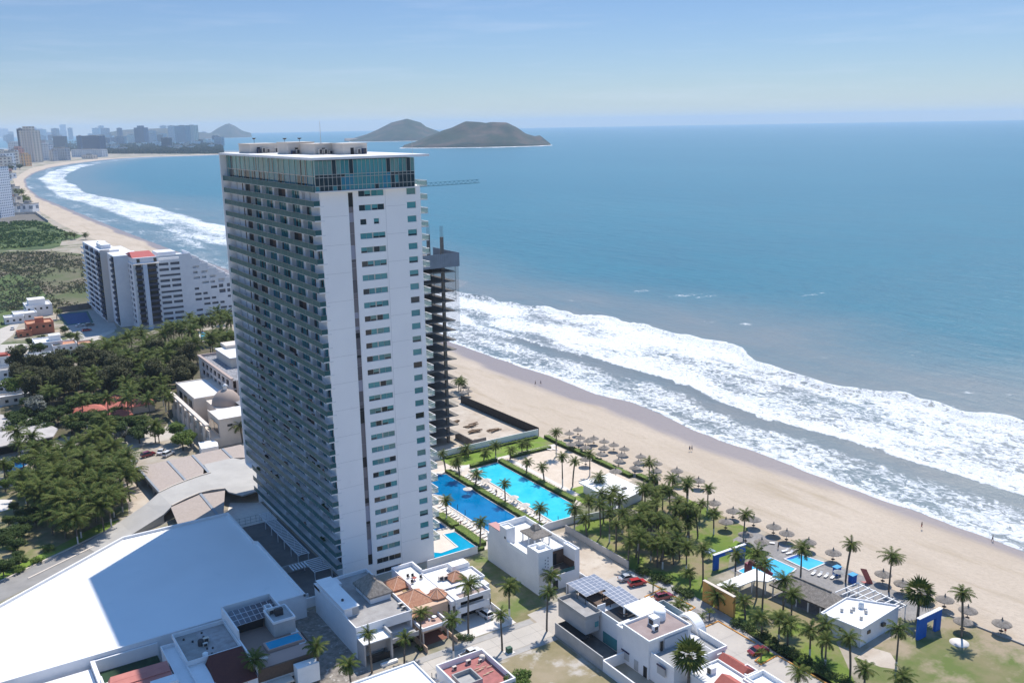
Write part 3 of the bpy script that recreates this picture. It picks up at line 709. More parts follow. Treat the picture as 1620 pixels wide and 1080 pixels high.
WP1 = water_mat('deep_pool_water', (0.0,0.135,0.33), (0.0,0.165,0.38)); WP2 = water_mat('bright_pool_water', (0.02,0.45,0.60), (0.05,0.54,0.66)); WP3 = water_mat('blue_pool_water', (0.0,0.27,0.45), (0.0,0.31,0.49)); WP4 = water_mat('turquoise_pool_water', (0.06,0.42,0.66), (0.09,0.48,0.70))
PTILE = mat('blue_pool_tile', (0.0,0.09,0.36), (0.0,0.07,0.29), scale=2., rough=.3)
sheet('resort_terrace', [(24.5,-3),(57,-3),(58,-1.5),(62,-1.5),(83,12),(99,51.5),(99,56),(52,58),(24.5,63)], .008, DECK)
sheet('sand_court', [(77.8,12),(99.2,12),(99.2,50.8),(77.8,50.8)], .014, SANDC)
sheet('lawn', [(64.5,53.0),(99.5,53.2),(99.5,62.3),(60,62.6),(60,55.5)], .02, GRASS2)
sheet('path', [(44,48),(64.5,50.8),(99.6,51.2),(99.6,52.8),(64.5,52.9),(44,53)], .024, PATHW)
sheet('path', [(77.9,12.5),(79.4,12.5),(79.4,49.5),(77.9,49.5)], .026, PATHW)
sheet('lawn', [(76.2,6),(84,6),(84,17.5),(79.5,17.5),(79.5,12),(76.2,12)], .03, GRASS2)
sheet('pool_deck', [(26,-1.5),(27.3,1.2),(32.5,1.8),(33.5,11.2),(26,14)], .05, DECK)
def pool(name, label, poly, water, shade=None, coping=.35, z=.07):
    t = TH(name, label, 'pool', (sum(p[0] for p in poly)/len(poly), sum(p[1] for p in poly)/len(poly), 0))
    a = sum(poly[i][0]*poly[(i+1)%len(poly)][1]-poly[(i+1)%len(poly)][0]*poly[i][1] for i in range(len(poly)))
    if a < 0: poly = poly[::-1]
    n = len(poly)
    def inset(d):
        out = []
        for i in range(n):
            p0 = Vector(poly[i-1]); p1 = Vector(poly[i]); p2 = Vector(poly[(i+1) % n]); e1 = (p1-p0).normalized(); e2 = (p2-p1).normalized()
            n1 = Vector((-e1.y, e1.x)); n2 = Vector((-e2.y, e2.x)); b_ = (n1+n2); b_ /= max(.25, b_.dot(n1)); out.append((p1.x+b_.x*d, p1.y+b_.y*d))
        return out
    oo = inset(-coping); ii = inset(0); b = MB()
    for i in range(n):
        j = (i+1) % n
        b.quad((*oo[i], z+.12), (*oo[j], z+.12), (*ii[j], z+.12), (*ii[i], z+.12), 0); b.quad((*ii[i], z+.12), (*ii[j], z+.12), (*ii[j], z-.05), (*ii[i], z-.05), 1); b.quad((*oo[j], z+.12), (*oo[i], z+.12), (*oo[i], 0), (*oo[j], 0), 0)
    t.part('coping', b, [COP, PTILE])
    t.part('water', MB().add([(*p, z+.06) for p in ii], [tuple(range(n))]), water)
    if shade:
        for (w, sides) in shade:     # darker tiled bands (ledges) along some edges, lying just at the water line
            b = MB(); jj = inset(w)
            for i in sides:
                j = (i+1) % n; b.quad((*ii[i], z+.064), (*ii[j], z+.064), (*jj[j], z+.064), (*jj[i], z+.064), 0)
            t.part('tiled_ledge', b, PTILE)
    return t
pool('swimming_pool', 'long deep blue swimming pool beside the white tower', [(44,5.0),(55.1,9.5),(55.1,49.5),(51.5,50.3),(50,47.5),(45,44),(43.8,38),(46,34),(43.8,30)], WP1, shade=None)
pool('swimming_pool', 'long bright turquoise swimming pool beside the sand court', [(61.7,-1.7),(65.2,-1.2),(73.2,7.0),(73.4,48.6),(62.8,47.6),(63,30),(62.2,22)], WP2)
pool('swimming_pool', 'small light blue pool wrapped round a stone deck at the tower corner', [(24.2,-1.2),(36.3,-1.2),(36.3,10.6),(33.2,10.9),(32.6,2.1),(27.2,1.5),(24.3,4.5)], WP3)
pool('swimming_pool', 'little dark blue plunge pool between the tower and the hedge', [(31,14.5),(35.8,14.5),(35.8,21),(31,24)], WP1)
pool('swimming_pool', 'rectangular turquoise pool with dark blue rim nearest the sand', [(95.8,-57.4),(102,-57.2),(100.5,-50.4),(95.8,-50.3)], WP4, shade=[(.9, [2])])
pool('swimming_pool', 'stepped turquoise pool beside the white canopy', [(81.6,-48.2),(84,-48),(90,-47.7),(93.3,-47.9),(93.6,-55.2),(86,-57.5),(85,-50.5),(81.6,-50.4)], WP4)
# hedges
def hedge(label, poly, h=1.0):
    t = TH('hedge', label, 'hedge', (sum(p[0] for p in poly)/len(poly), sum(p[1] for p in poly)/len(poly), 0)); b = MB()
    # closed, lumpy clipped block
    P = [Vector(p) for p in poly]; ring = []
    for i in range(len(P)):
        a, c = P[i], P[(i+1) % len(P)]; n = max(1, int((c-a).length/1.0)); ring += [a.lerp(c, k/n) for k in range(n)]
    cen = sum(ring, Vector((0,0)))/len(ring)
    def off(p, s, z): q = p+(p-cen).normalized()*s*noise.noise(Vector((p.x, p.y, z*3))); return (q.x, q.y, z+.12*noise.noise(Vector((p.x*1.3, p.y*1.3, 5+z))))
    lo = [off(p, .2, 0) for p in ring]; hi = [off(p, .25, h) for p in ring]; n = len(ring)
    a = sum(ring[i].x*ring[(i+1) % n].y-ring[(i+1) % n].x*ring[i].y for i in range(n))
    idx = range(n)
    vs = lo+hi
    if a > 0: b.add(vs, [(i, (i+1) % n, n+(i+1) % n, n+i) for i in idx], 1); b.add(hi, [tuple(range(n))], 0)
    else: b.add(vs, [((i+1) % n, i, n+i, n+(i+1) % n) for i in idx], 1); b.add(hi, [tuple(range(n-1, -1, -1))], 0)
    # loose leaves breaking the edge
    for i in range(n):
        for q in range(4):
            p = ring[i].lerp(ring[(i+1) % n], random.random()); x, y = p.x+random.uniform(-.18, .18), p.y+random.uniform(-.18, .18); z = h+random.uniform(-.2, .18); s = random.uniform(.1, .24)
            b.tri((x-s, y, z), (x+s, y-s*.3, z+s*.4), (x, y+s, z+s*.5), 0)
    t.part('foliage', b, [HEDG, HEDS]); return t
def bar(x0, x1, y0, y1): return [(x0,y0),(x1,y0),(x1,y1),(x0,y1)]
hedge('clipped hedge between the white terrace and the path north of the turquoise pool', [(64.3,49.3),(74.3,49.6),(74.3,51.0),(64.3,50.6)])
hedge('long clipped hedge along the seaward side of the turquoise pool', [(73.9,8),(75.8,9.5),(75.8,49.4),(73.9,48.8)])
hedge('clipped hedge between the pale path and the sand court', bar(79.8,95.4,49.6,51.0), .8)
hedge('long clipped hedge between the two big pools', [(55.7,-.8),(57.5,-1.0),(57.3,50.2),(55.6,51)])
hedge('clipped hedge beside the little plunge pool', bar(36.8,39.2,13,22.5))
hedge('clipped hedge beside the small light blue pool', bar(36.9,39.2,-.9,11.8))
hedge('low hedge strip along the wall behind the small light blue pool', bar(25,37.5,-3.0,-1.9), .6)
hedge('long clipped hedge between the sand court and the beach umbrellas', [(99.6,14.2),(101.2,14.2),(101.2,53),(99.4,53)])
hedge('short hedge behind the white flat roof on the beach side', bar(101.6,103.3,5,13.4))
hedge('short hedge at the seaward corner of the lawn', [(99.6,53.6),(101,53.4),(101.5,59.5),(99.8,60.2)])
hedge('hedge at the foot of the white wall by the unfinished tower', bar(62,98,61.2,62.3), .7)
# walls
def wall(name, label, pts, h, th, m, z0=0.0, base=None):
    """straight or bent wall along the points"""
    t = TH(name, label, 'wall', (*pts[0], z0)); b = MB()
    for i in range(len(pts)-1):
        a = Vector(pts[i]); c = Vector(pts[i+1]); d = (c-a).normalized(); nn_ = Vector((-d.y, d.x))*th/2
        b.prism([(a+nn_).to_tuple(), (a-nn_).to_tuple(), (c-nn_).to_tuple(), (c+nn_).to_tuple()], z0, z0+h)
    t.part('panel', b, m); return t
BLK = mat('black_site_fence', (0.045,0.043,0.045), (0.03,0.03,0.03), scale=1., rough=.9)
wall('boundary_wall', 'white wall between the unfinished tower and the lawn', [(46,62.6),(99.2,62.8)], 2.7, .25, WHITE)
wall('site_fence', 'black construction fence between the building site and the beach', [(99.4,62.8),(97.6,114)], 3.2, .2, BLK)
sheet('building_site', [(44,63),(99,63),(97,114),(74,114),(74,74),(44,74)], .012, DIRT)
wall('boundary_wall', 'white wall behind the small pool and the hedge', [(20.5,-3.6),(34.9,-3.6)], 2.0, .25, WHITE)
wall('boundary_wall', 'white wall from the palapa roof house to the palm garden', [(47.4,-4.0),(55,-3.2),(57.3,-2.6),(66.6,-2.8),(69.2,-3.6)], 2.1, .25, WHITE)
wall('garden_wall', 'long low white wall between the dirt lot and the palm garden', [(60.9,-5.8),(60.9,-32)], 1.9, .22, GREYW)
# building-site clutter
WOOD = mat('formwork_timber', (0.20,0.13,0.08), (0.12,0.08,0.05), scale=3., rough=.9)
for (x, y, lab) in [(83,93,'dark stack of timber at the far side of the building site'),(86,86,'small dark timber pile near the middle of the building site'),(84,80,'dark timber pile beside the concrete footing'),(90,77,'short timber stack nearest the black fence'),(79,70,'pale plank stack by the white wall'),(78,98,'timber heap beside the bare columns')]:
    b = MB()
    for k in range(9):
        a = rnd.uniform(-.5, .5); L = rnd.uniform(1, 2.2); cx, cy = x+rnd.uniform(-1.2, 1.2), y+rnd.uniform(-1.2, 1.2); zz = rnd.uniform(.05, .6); d = Vector((math.cos(a), math.sin(a)))*L; nn_ = Vector((-d.y, d.x)).normalized()*.25
        b.prism([(cx-d.x+nn_.x, cy-d.y+nn_.y), (cx-d.x-nn_.x, cy-d.y-nn_.y), (cx+d.x-nn_.x, cy+d.y-nn_.y), (cx+d.x+nn_.x, cy+d.y+nn_.y)], zz, zz+.22)
    one('timber_stack', b, WOOD, lab, 'timber', (x, y, 0))
b = MB(); b.box(74.6, 75, 66, 78, 0, 2.6); b.box(75, 80, 66, 66.4, 0, 2.6)
one('concrete_footing', b, DCONC, 'low raw concrete wall on the building site beside the columns', 'footing', (76, 70, 0))
# ------------------------------------------------------------------ pavilion with the big white flat roof
t = TH('beach_pavilion', 'low beach pavilion with a big plain white flat roof among palms', 'pavilion', (84, 4, 0))
RP = [(80.2,14.0),(92.3,14.6),(92.2,-1.6),(82.3,-3.9),(80.1,-2)]
t.part('wall', MB().prism([(81,12.8),(91.6,13.4),(91.5,-1.0),(82.4,-3.1),(81,-1.5)], 0, 2.8), WHITE)
t.part('roof', MB().prism(RP, 2.8, 3.15), WHITE2)
t.part('roof_vent', MB().box(87,88.4,1.8,2.7,3.15,3.6), DCONC)
wall('garden_wall', 'white wall running under the palms beside the white flat roof', [(69,-3.6),(79,-5.2),(80,-4)], 2.0, .2, WHITE)
# ------------------------------------------------------------------ palm garden and second resort
sheet('lawn', [(61.2,-6),(69,-4.2),(92,-4.2),(103.5,4.5),(103.8,-30),(100,-34),(93.6,-35),(80,-46.2),(73,-46.4),(61.5,-62.4),(61.5,-33)], .016, GRASS)
sheet('dirt_lot', [(47.6,-4.6),(60.7,-6),(60.7,-32.4),(47.6,-36)], .014, DIRT)
sheet('resort_paving', [(93.4,-34.8),(101.8,-33.2),(102.4,-57),(104.4,-66),(103.7,-88.5),(94.8,-85.4),(86,-60),(82.5,-51.5),(80.5,-51.5),(80.5,-46),(93.3,-46.2)], .022, COBB)
sheet('lawn', [(93.8,-35.6),(93.8,-46),(90.2,-46),(87,-44),(90,-37)], .028, GRASS2)
sheet('lawn', [(64.5,-58.5),(77,-59.5),(79.5,-76),(72,-86),(60,-101),(62.2,-70),(64.2,-64)], .03, GRASS)
sheet('lawn', [(73,-88),(84,-87.5),(103.2,-89),(105.5,-106),(106,-125),(62,-125),(66,-97)], .034, mat('patchy_lawn', (0.115,0.15,0.04), (0.20,0.18,0.09), scale=.09, rough=.95, lo=.42, hi=.62, c3=(0.31,0.25,0.17), scale3=.075, lo3=.5, hi3=.62, bump=.4, bscale=6))
sheet('sand_patch', [(73.5,-88.2),(79,-87.2),(80.5,-91),(77,-96),(74.5,-93)], .04, DIRT)
wall('lawn_kerb', 'low concrete kerb between the patchy lawn and the sand', [(103.6,-88.6),(105.4,-106),(105.9,-125)], .35, .25, WALKC)
BLUEW = mat('royal_blue_paint', (0.008,0.125,0.50), (0.010,0.10,0.43), scale=.5, rough=.7)
ORANGEW = mat('ochre_paint', (0.62,0.34,0.10), (0.57,0.31,0.09), scale=.5, rough=.8)
t = TH('garden_portal', 'blue garden portal wall with a wide opening beside the stepped pool', 'portal', (82, -44.4, 0))
b = MB(); holed(b, 'x', -44.7, -44.2, 76.9, 87.6, 0, 4.0, [(78.6, 84.6, 0, 3.0)]); t.part('frame', b, BLUEW)
t.part('coping', MB().box(76.8, 87.7, -44.8, -44.1, 4.0, 4.15), WHITE)
t = TH('garden_portal', 'blue portal wall with a square opening at the edge of the patchy lawn', 'portal', (93, -91, 0))
b = MB(); holed(b, 'x', -91.3, -90.7, 89.2, 97.0, 0, 4.8, [(92.0, 95.2, 0, 3.2)]); t.part('frame', b, BLUEW)
t.part('coping', MB().box(89.1, 97.1, -91.4, -90.6, 4.8, 4.95), WHITE)
t = TH('entrance_wall', 'tall ochre entrance wall with a doorway beside the parking lot', 'wall', (64.8, -58, 0))
b = MB(); holed(b, 'y', 64.5, 65.2, -63.0, -53.6, 0, 4.9, [(-57.4, -56.4, 0, 2.4)]); t.part('panel', b, ORANGEW)
t.part('coping', MB().box(64.45, 65.25, -63.05, -53.55, 4.9, 5.0), CREAM)
# L shaped white canopy on posts
t = TH('canopy', 'white L shaped canopy roof on posts beside the stepped pool', 'canopy', (74, -57, 0))
t.part('roof', MB().prism([(68,-54.4),(81,-53.8),(81.5,-59.9),(78.6,-60),(76.6,-57.8),(68,-57.9)], 3.0, 3.22), WHITE2)
for (x, y) in [(68.4,-57.6),(72,-57.5),(76.2,-57.5),(78.4,-59.6),(81.1,-59.5),(80.6,-54.2),(72,-54.6),(68.3,-54.8)]: t.part('post', MB().box(x-.12, x+.12, y-.12, y+.12, 0, 3.0), WHITE)
# long thatched hall
t = TH('thatched_hall', 'long open hall with a grey thatched roof between the lawn and the pools', 'hall', (81, -68, 0))
b = MB(); e = 2.9; r = 5.0
A = (78.4,-60.6); B_ = (86.4,-60.2); C_ = (86.8,-75.6); D_ = (80.2,-77.4); R1 = (82.6,-63.2); R2_ = (83.6,-73.6)
Q = lambda p, z: (p[0], p[1], z)
def sub(b, P0, P1, P2, P3, n=8, amp=.07):
    P0, P1, P2, P3 = map(Vector, (P0, P1, P2, P3)); vs = []; 
    for i in range(n+1):
        for j in range(n+1):
            u, v = i/n, j/n; p = P0.lerp(P1, u).lerp(P3.lerp(P2, u), v); p.z += amp*noise.noise(p*1.1); vs.append(p)
    b.add(vs, [(i*(n+1)+j, (i+1)*(n+1)+j, (i+1)*(n+1)+j+1, i*(n+1)+j+1) for i in range(n) for j in range(n)], 0, True)
def thatch_hip(b, A, B, C, D, R1, R2, e, r, sk=.35):
    sub(b, Q(D, e), Q(A, e), Q(R1, r), Q(R2, r)); sub(b, Q(B, e), Q(C, e), Q(R2, r), Q(R1, r))
    b.tri(Q(A, e), Q(B, e), Q(R1, r)); b.tri(Q(C, e), Q(D, e), Q(R2, r))
    for p, q in ((A, B), (B, C), (C, D), (D, A)): b.quad(Q(p, e-sk), Q(q, e-sk), Q(q, e), Q(p, e)); b.quad(Q(q, e-sk), Q(p, e-sk), Q(p, e), Q(q, e))
    b.add([Q(D, e-sk), Q(C, e-sk), Q(B, e-sk), Q(A, e-sk)], [(0, 1, 2, 3)])
thatch_hip(b, A, B_, C_, D_, R1, R2_, e, r); b.tube(Q(R1, r+.02), Q(R2_, r+.02), .22, .22, 8)
t.part('roof', b, THATCH)
for i in range(6):
    y = lerp(-61.4, -76.6, i/5); x = lerp(78.9, 80.6, i/5)
    t.part('post', MB().box(x-.13, x+.13, y-.13, y+.13, 0, 2.6), WHITE); t.part('post', MB().box(85.6, 85.86, y+.5, y+.76, 0, 2.6), WHITE)
t.part('beam', MB().prism([(78.7,-61.2),(78.9,-61.2),(80.6,-77.2),(80.4,-77.2)], 2.45, 2.7), WHITE)
t.part('floor', MB().prism([(79,-61),(86,-60.8),(86.2,-75),(80.6,-76.8)], 0.03, .1), COBB)
# white service building with pergola
t = TH('beach_club', 'low white flat roofed beach club building beside the thatched hall', 'building', (84, -81, 0))
FP = [(75.6,-77.4),(85.6,-76.3),(92.3,-84.6),(78.0,-85.8)]
b = MB(); b.prism([(73.8+2,-77.6),(85.2,-76.4),(91.4,-84.9),(77.2,-86.2)], 0, 3.9); t.part('wall', b, WHITE)
RR = [(75.6,-77.4),(85.4,-76.2),(91.7,-84.8),(77.0,-86.4)]
b = MB(); b.prism(RR, 3.9, 4.05, 0); t.part('roof', b, ROOFW)
b = MB()
for i in range(4):
    a = Vector(RR[i]); c = Vector(RR[(i+1) % 4]); d = (c-a).normalized(); nn_ = Vector((-d.y, d.x))*.12
    b.prism([(a+nn_).to_tuple(), (a-nn_).to_tuple(), (c-nn_).to_tuple(), (c+nn_).to_tuple()], 4.0, 4.4+.003*i)
t.part('parapet', b, WHITE)
for (x, y) in [(80,-79.2),(81.5,-80.5),(82.6,-80.2),(83.5,-82.6),(84.2,-82),(80.6,-83.6)]: b = MB(); b.lathe([(.35,4.05),(.35,4.6),(.25,4.75),(0,4.8)], 10, (x, y)); t.part('roof_vent', b, METAL)
b = MB(); b.lathe([(.6,4.05),(.6,5.2),(0,5.4)], 14, (84.8,-80.4)); t.part('water_tank', b, WHITE2)
for x in (79.5, 84.5): t.part('window', MB().box(x, x+1.0, -86.15-.05*(0), -85.6, 2.2, 2.9), GLD)
for y in (-80, -82.5): t.part('window', MB().box(76.0, 76.35, y, y+.8, 2.1, 2.8), GLD)
t = TH('pergola', 'white open beam pergola beside the beach club building', 'pergola', (92, -78, 0))
b = MB()
for y in (-71.8, -73.3, -74.8, -76.3, -77.8, -79.4, -81, -82.6, -84.2): b.box(87.2+(-71.8-y)*.28, 95.4, y-.09, y+.09, 2.95, 3.15)
b.box(95.1, 95.35, -84.2, -71.7, 2.7, 2.95); b.box(91.2, 91.4, -84.2, -71.7, 2.7, 2.95)
t.part('beams', b, WHITE2)
for (x, y) in [(95.2,-72),(95.2,-76),(95.2,-80),(95.2,-84),(91.3,-72),(91.3,-76),(91.3,-80),(91.3,-84),(88,-74.2)]: t.part('post', MB().box(x-.1, x+.1, y-.1, y+.1, 0, 2.7), WHITE2)
# small blue huts, banners, blue awning
for (x, y, lab) in [(99.6,-62.6,'small blue hut on the paving beside the four white loungers'),(99.4,-67.2,'small blue hut next to the tilted red slide')]:
    t = TH('beach_hut', lab, 'hut', (x, y, 0)); t.part('wall', MB().box(x-.8, x+.8, y-.6, y+.6, 0, 1.9), BLUEW); t.part('roof', MB().box(x-.95, x+.95, y-.75, y+.75, 1.9, 2.05), WP4 if False else mat('light_blue_paint', (0.04,0.30,0.55), rough=.6))
RS = mat('faded_red_plastic', (0.45,0.13,0.11), rough=.5)
t = TH('water_slide', 'tilted faded red slide standing on the sand beside the blue hut', 'slide', (102, -69, 0))
t.part('chute', MB().prism([(101.2,-68.1),(101.2,-69.5),(102.6,-70.6),(102.6,-69.2)], .0, .1).add([(101.0,-68,3.4),(101.6,-69.2,3.5),(102.6,-70.4,.3),(102.0,-69.2,.2),(101.0,-68,3.2),(101.6,-69.2,3.3),(102.6,-70.4,.1),(102.0,-69.2,0)],[(0,1,2,3),(7,6,5,4),(0,4,5,1),(1,5,6,2),(2,6,7,3),(3,7,4,0)]), RS)
t = TH('pool_slide', 'faded maroon pool slide between the palms and the stepped pool', 'slide', (85.4, -52, 0))
b = MB(); pts = [(83.0,-50.2,3.0),(83.4,-51.6,2.6),(84.4,-52.8,2.0),(85.4,-53.6,1.2),(86.2,-54.6,.4)]
for i in range(4): b.tube(pts[i], pts[i+1], .55, .55, 10)
t.part('chute', b, mat('maroon_plastic', (0.22,0.05,0.07), rough=.5)); t.part('tower', MB().box(82.3,83.7,-50.6,-49.4,0,2.6), mat('maroon_plastic', (0,0,0)))
one('round_terrace', MB().lathe([(0,.09),(1.9,.09),(1.9,0)], 24, (95.4,-96.6)), PATHW, 'round white paved disc under the shade umbrella on the patchy lawn', 'terrace', (95.4,-96.6,0))
for (px, py, lab, cm) in [(1122,872,'pale blue awning by the blue portal','light_blue_paint'),(986,757,'blue tarpaulin','light_blue_paint')][:1]:
    p = at(px, py, 2); t = TH('awning', 'small pale blue awning on posts beside the blue portal', 'awning', (p.x, p.y, 0)); t.part('cover', MB().box(p.x-1.3, p.x+1.3, p.y-1, p.y+1, 2.1, 2.2), mat('pale_blue_canvas', (.32,.42,.55), rough=.8))
    for dx in (-1.2, 1.2):
        for dy in (-.9, .9): t.part('post', MB().box(p.x+dx-.04, p.x+dx+.04, p.y+dy-.04, p.y+dy+.04, 0, 2.1), METAL)
# ------------------------------------------------------------------ street and parking
sheet('street', [(-32,-41.5),(27.6,-41.5),(33.5,-38.5),(50,-37.5),(50,-46),(28.3,-47),(-32,-47.4)][:0] or [(-40,-40.2),(28.2,-40.2),(28.2,-46.6),(-40,-46.6)], .01, PAVE)
sheet('parking_lot', [(28.2,-36.3),(60.6,-32.8),(60.6,-62.2),(60.8,-73.5),(61.2,-92),(61.6,-105),(47,-105),(47.4,-56),(28.2,-46.6)], .02, PAVE2)
sheet('pavement', [(60.9,-39),(61.4,-33),(64.4,-46.5),(64.3,-64),(62.6,-70),(62.4,-100),(61.3,-100),(61.0,-78),(61,-62),(56,-62),(56,-56.3),(60.9,-55)], .03, WALKC)
sheet('pavement', [(56.2,-56.4),(60.8,-55.4),(60.8,-62),(56.2,-62)], .034, COBB)
def strip_px(name, pts, z, m): return sheet(name, [at(x, y, z).to_2d() for x, y in pts], z, m)
sheet('dirt_lot', [(-40,-48.6),(27.8,-48.6),(27.8,-95),(-40,-95)], .006, DRYG)
sheet('pavement', [(-40,-46.8),(28.0,-46.8),(28.0,-48.4),(-40,-48.4)], .028, WALKC)
sheet('pavement', [(-40,-38.2),(27.5,-38.2),(27.5,-40.1),(-40,-40.1)], .03, WALKC)
sheet('garden_lot', [(24.4,-5.2),(35.0,-4.4),(35.0,-37.9),(24.4,-37.9)], .012, GREENG)
sheet('rubble_ground', [(-22,-6.5),(-10.2,-6.5),(-10.2,-38),(-22,-38)], .012, mat('rubble_dirt', (0.30,0.27,0.24), (0.16,0.14,0.12), scale=.7, rough=.97, c3=(0.5,0.47,0.43), scale3=.9, lo3=.56, hi3=.66, bump=1., bscale=3))
OCH = mat('orange_kerb_paint', (0.55,0.27,0.06), (0.48,0.22,0.05), scale=1., rough=.8)
kerbs = [('orange kerb zigzagging along the upper edge of the parking lot', [(60.0,-39.3),(60.6,-44.4),(54.9,-45.0),(54.9,-46),(60.3,-45.6),(60.4,-47.9),(60.8,-55.1),(55.1,-56.2)]),
         ('orange kerb round the lower parking lot beside the ochre wall', [(55.8,-62.5),(60.8,-62.3),(60.8,-73.1)]),
         ('orange kerb round the small planted island and on along the parking lot', [(61.0,-76.0),(55.8,-77.6),(55.7,-79.2),(60.9,-78.7),(61.2,-90.2),(61.5,-105)])]
for lab, pts in kerbs:
    b = MB()
    for i in range(len(pts)-1):
        a = Vector(pts[i]); c = Vector(pts[i+1]); d = (c-a).normalized(); nn_ = Vector((-d.y, d.x))*.14; e_ = d*.13
        b.prism([(a-e_*(i > 0)+nn_).to_tuple(), (a-e_*(i > 0)-nn_).to_tuple(), (c-e_-nn_).to_tuple(), (c-e_+nn_).to_tuple()], 0, .17)
    one('kerb', b, OCH, lab, 'kerb', (*pts[0], 0))
sheet('planting_bed', [(56.1,-77.8),(60.8,-76.3),(60.7,-78.4),(56,-79)], .08, GRASS2)
JT = mat('joint_line', (0.27,0.25,0.23), rough=.9)
for k, x in enumerate(range(-34, 28, 5)): sheet('street_joint', [(x,-40.3),(x+.06,-40.3),(x+.06,-46.5),(x,-46.5)], .014, JT)
sheet('street_joint', [(-40,-43.4),(28,-43.4),(28,-43.34),(-40,-43.34)], .018, JT)
for y in (-68, -74, -80, -86): sheet('street_joint', [(48,y),(60.6,y),(60.6,y+.06),(48,y+.06)], .025, JT)
sheet('street_joint', [(54.5,-62.3),(54.56,-62.3),(54.56,-104),(54.5,-104)], .029, JT)
# site fence of mesh by the parking entrance
t = TH('mesh_fence', 'dark mesh fence panels between the dirt lot and the solar roof house', 'fence', (47, -40, 0)); b = MB()
for (a, c) in (((45.5,-38.2),(49.8,-37.2)), ((49.8,-37.2),(49.8,-43.5))):
    a = Vector((*a, 0)); c = Vector((*c, 0)); n = int((c-a).length/.35)
    for i in range(n+1): p = a.lerp(c, i/n); b.tube(p, p+Vector((0,0,2.2)), .025 if i % 6 else .05, None, 4)
    for z in (.1, 1.1, 2.2): b.tube(a+Vector((0,0,z)), c+Vector((0,0,z)), .03, None, 4)
t.part('panel', b, DMET)
# ------------------------------------------------------------------ the big white flat roof
t = TH('exhibition_hall', 'huge plain white flat roof hall lying half in the shadow of the tower', 'hall', (-40, 10, 0))
HP = [(-12.6,-9.2),(-12.6,23.6),(-13.4,24.4),(-13.4,46.2),(-40.3,46.2),(-70,24.6),(-112,-6.6),(-112,-9.2)]
WR = mat('membrane_white', (0.80,0.80,0.80), (0.765,0.765,0.765), scale=.08, rough=.75, c3=(0.70,0.71,0.71), scale3=.3, lo3=.62, hi3=.78)
t.part('wall', MB().prism(HP, 0, 4.9), WHITE); t.part('roof', MB().prism([(p[0], p[1]) for p in HP], 4.9, 5.0), WR)
b = MB()
for i in range(len(HP)):
    a = Vector(HP[i]); c = Vector(HP[(i+1) % len(HP)]); d = (c-a).normalized(); n_ = Vector((-d.y, d.x))*.5
    b.prism([a.to_tuple(), c.to_tuple(), (c+n_-d*.0).to_tuple(), (a+n_).to_tuple()], 5.0, 5.62+.004*(i % 3))
t.part('parapet', b, WHITE)
one('boundary_wall', MB().box(-12.5, -9.9, -3.2, -2.9, 0, 2.2).box(-12.6, 1.2, -5.5, -5.1, 0, 2.3), WHITE, 'white wall between the shaded plaza and the rubble lot', 'wall', (-12.5, -5.3, 0))
# ---- helpers for houses
def slab_roof(t, x0, x1, y0, y1, z, m, par=.5, th=.2, sides='wesn', pm=WHITE):
    r = t.part('roof', MB().box(x0+th, x1-th, y0+th, y1-th, z-.2, z+.02), m)
    t.part('parapet', MB().ring(x0, x1, y0, y1, th, z-.0, z+par, sides=sides), pm, parent=None); return r
def winx(t, x0, x1, y, z0, z1, m=None, panes_=2, dirn=-1):      # window on a wall facing -y
    f = t.part('window', MB().box(x0, x1, y-.05, y+.03, z0, z1, 0), METAL if True else m)
    b = MB()
    for i in range(panes_): b.box(lerp(x0, x1, i/panes_)+.05, lerp(x0, x1, (i+1)/panes_)-.05, y-.07, y-.052, z0+.06, z1-.06)
    t.part('pane', rel(b, f), m or GLD, parent=f)
def rel(b, f): return b
def winy(t, x, y0, y1, z0, z1, m=None, panes_=2):               # window on a wall facing -x
    f = t.part('window', MB().box(x-.05, x+.03, y0, y1, z0, z1, 0), METAL); b = MB()
    for i in range(panes_): b.box(x-.07, x-.052, lerp(y0, y1, i/panes_)+.05, lerp(y0, y1, (i+1)/panes_)-.05, z0+.06, z1-.06)
    t.part('pane', b, m or GLD, parent=f)
def tank(t, x, y, z, r=.55, h=1.1, m=None): b = MB(); b.lathe([(r, z), (r*1.02, z+h*.8), (r*.6, z+h), (0, z+h*1.05)], 14, (x, y)); t.part('water_tank', b, m or mat('black_tank', (.05,.05,.055), rough=.6))
def acu(t, x, y, z, s=1.0, m=None): b = MB(); b.box(x-.5*s, x+.5*s, y-.3*s, y+.3*s, z+.1, z+.9*s, 0); b.box(x-.35*s, x+.35*s, y-.33*s, y-.3*s, z+.2, z+.8*s, 1); t.part('air_conditioner', b, [m or METAL, DMET])
def solar(t, P, nu, nv, m=SOLARL, post=None):
    """array of panels over four corners P (world points)"""
    P = [Vector(p) for p in P]; b = MB(); up = Vector((0, 0, .04))
    lo = [p-up for p in P]; b.add(P+lo, [(0,1,2,3), (7,6,5,4)]+[(i, i+4, (i+1) % 4+4, (i+1) % 4) for i in range(4)], 1)
    for i in range(nu):
        for j in range(nv):
            q = []
            for (a, c) in ((i+.04, j+.04), (i+.96, j+.04), (i+.96, j+.96), (i+.04, j+.96)):
                u, v = a/nu, c/nv; q.append(P[0].lerp(P[1], u).lerp(P[3].lerp(P[2], u), v)+Vector((0,0,.012)))
            b.quad(*q, 0)
    return t.part('solar_panel', b, [m, SOLF])
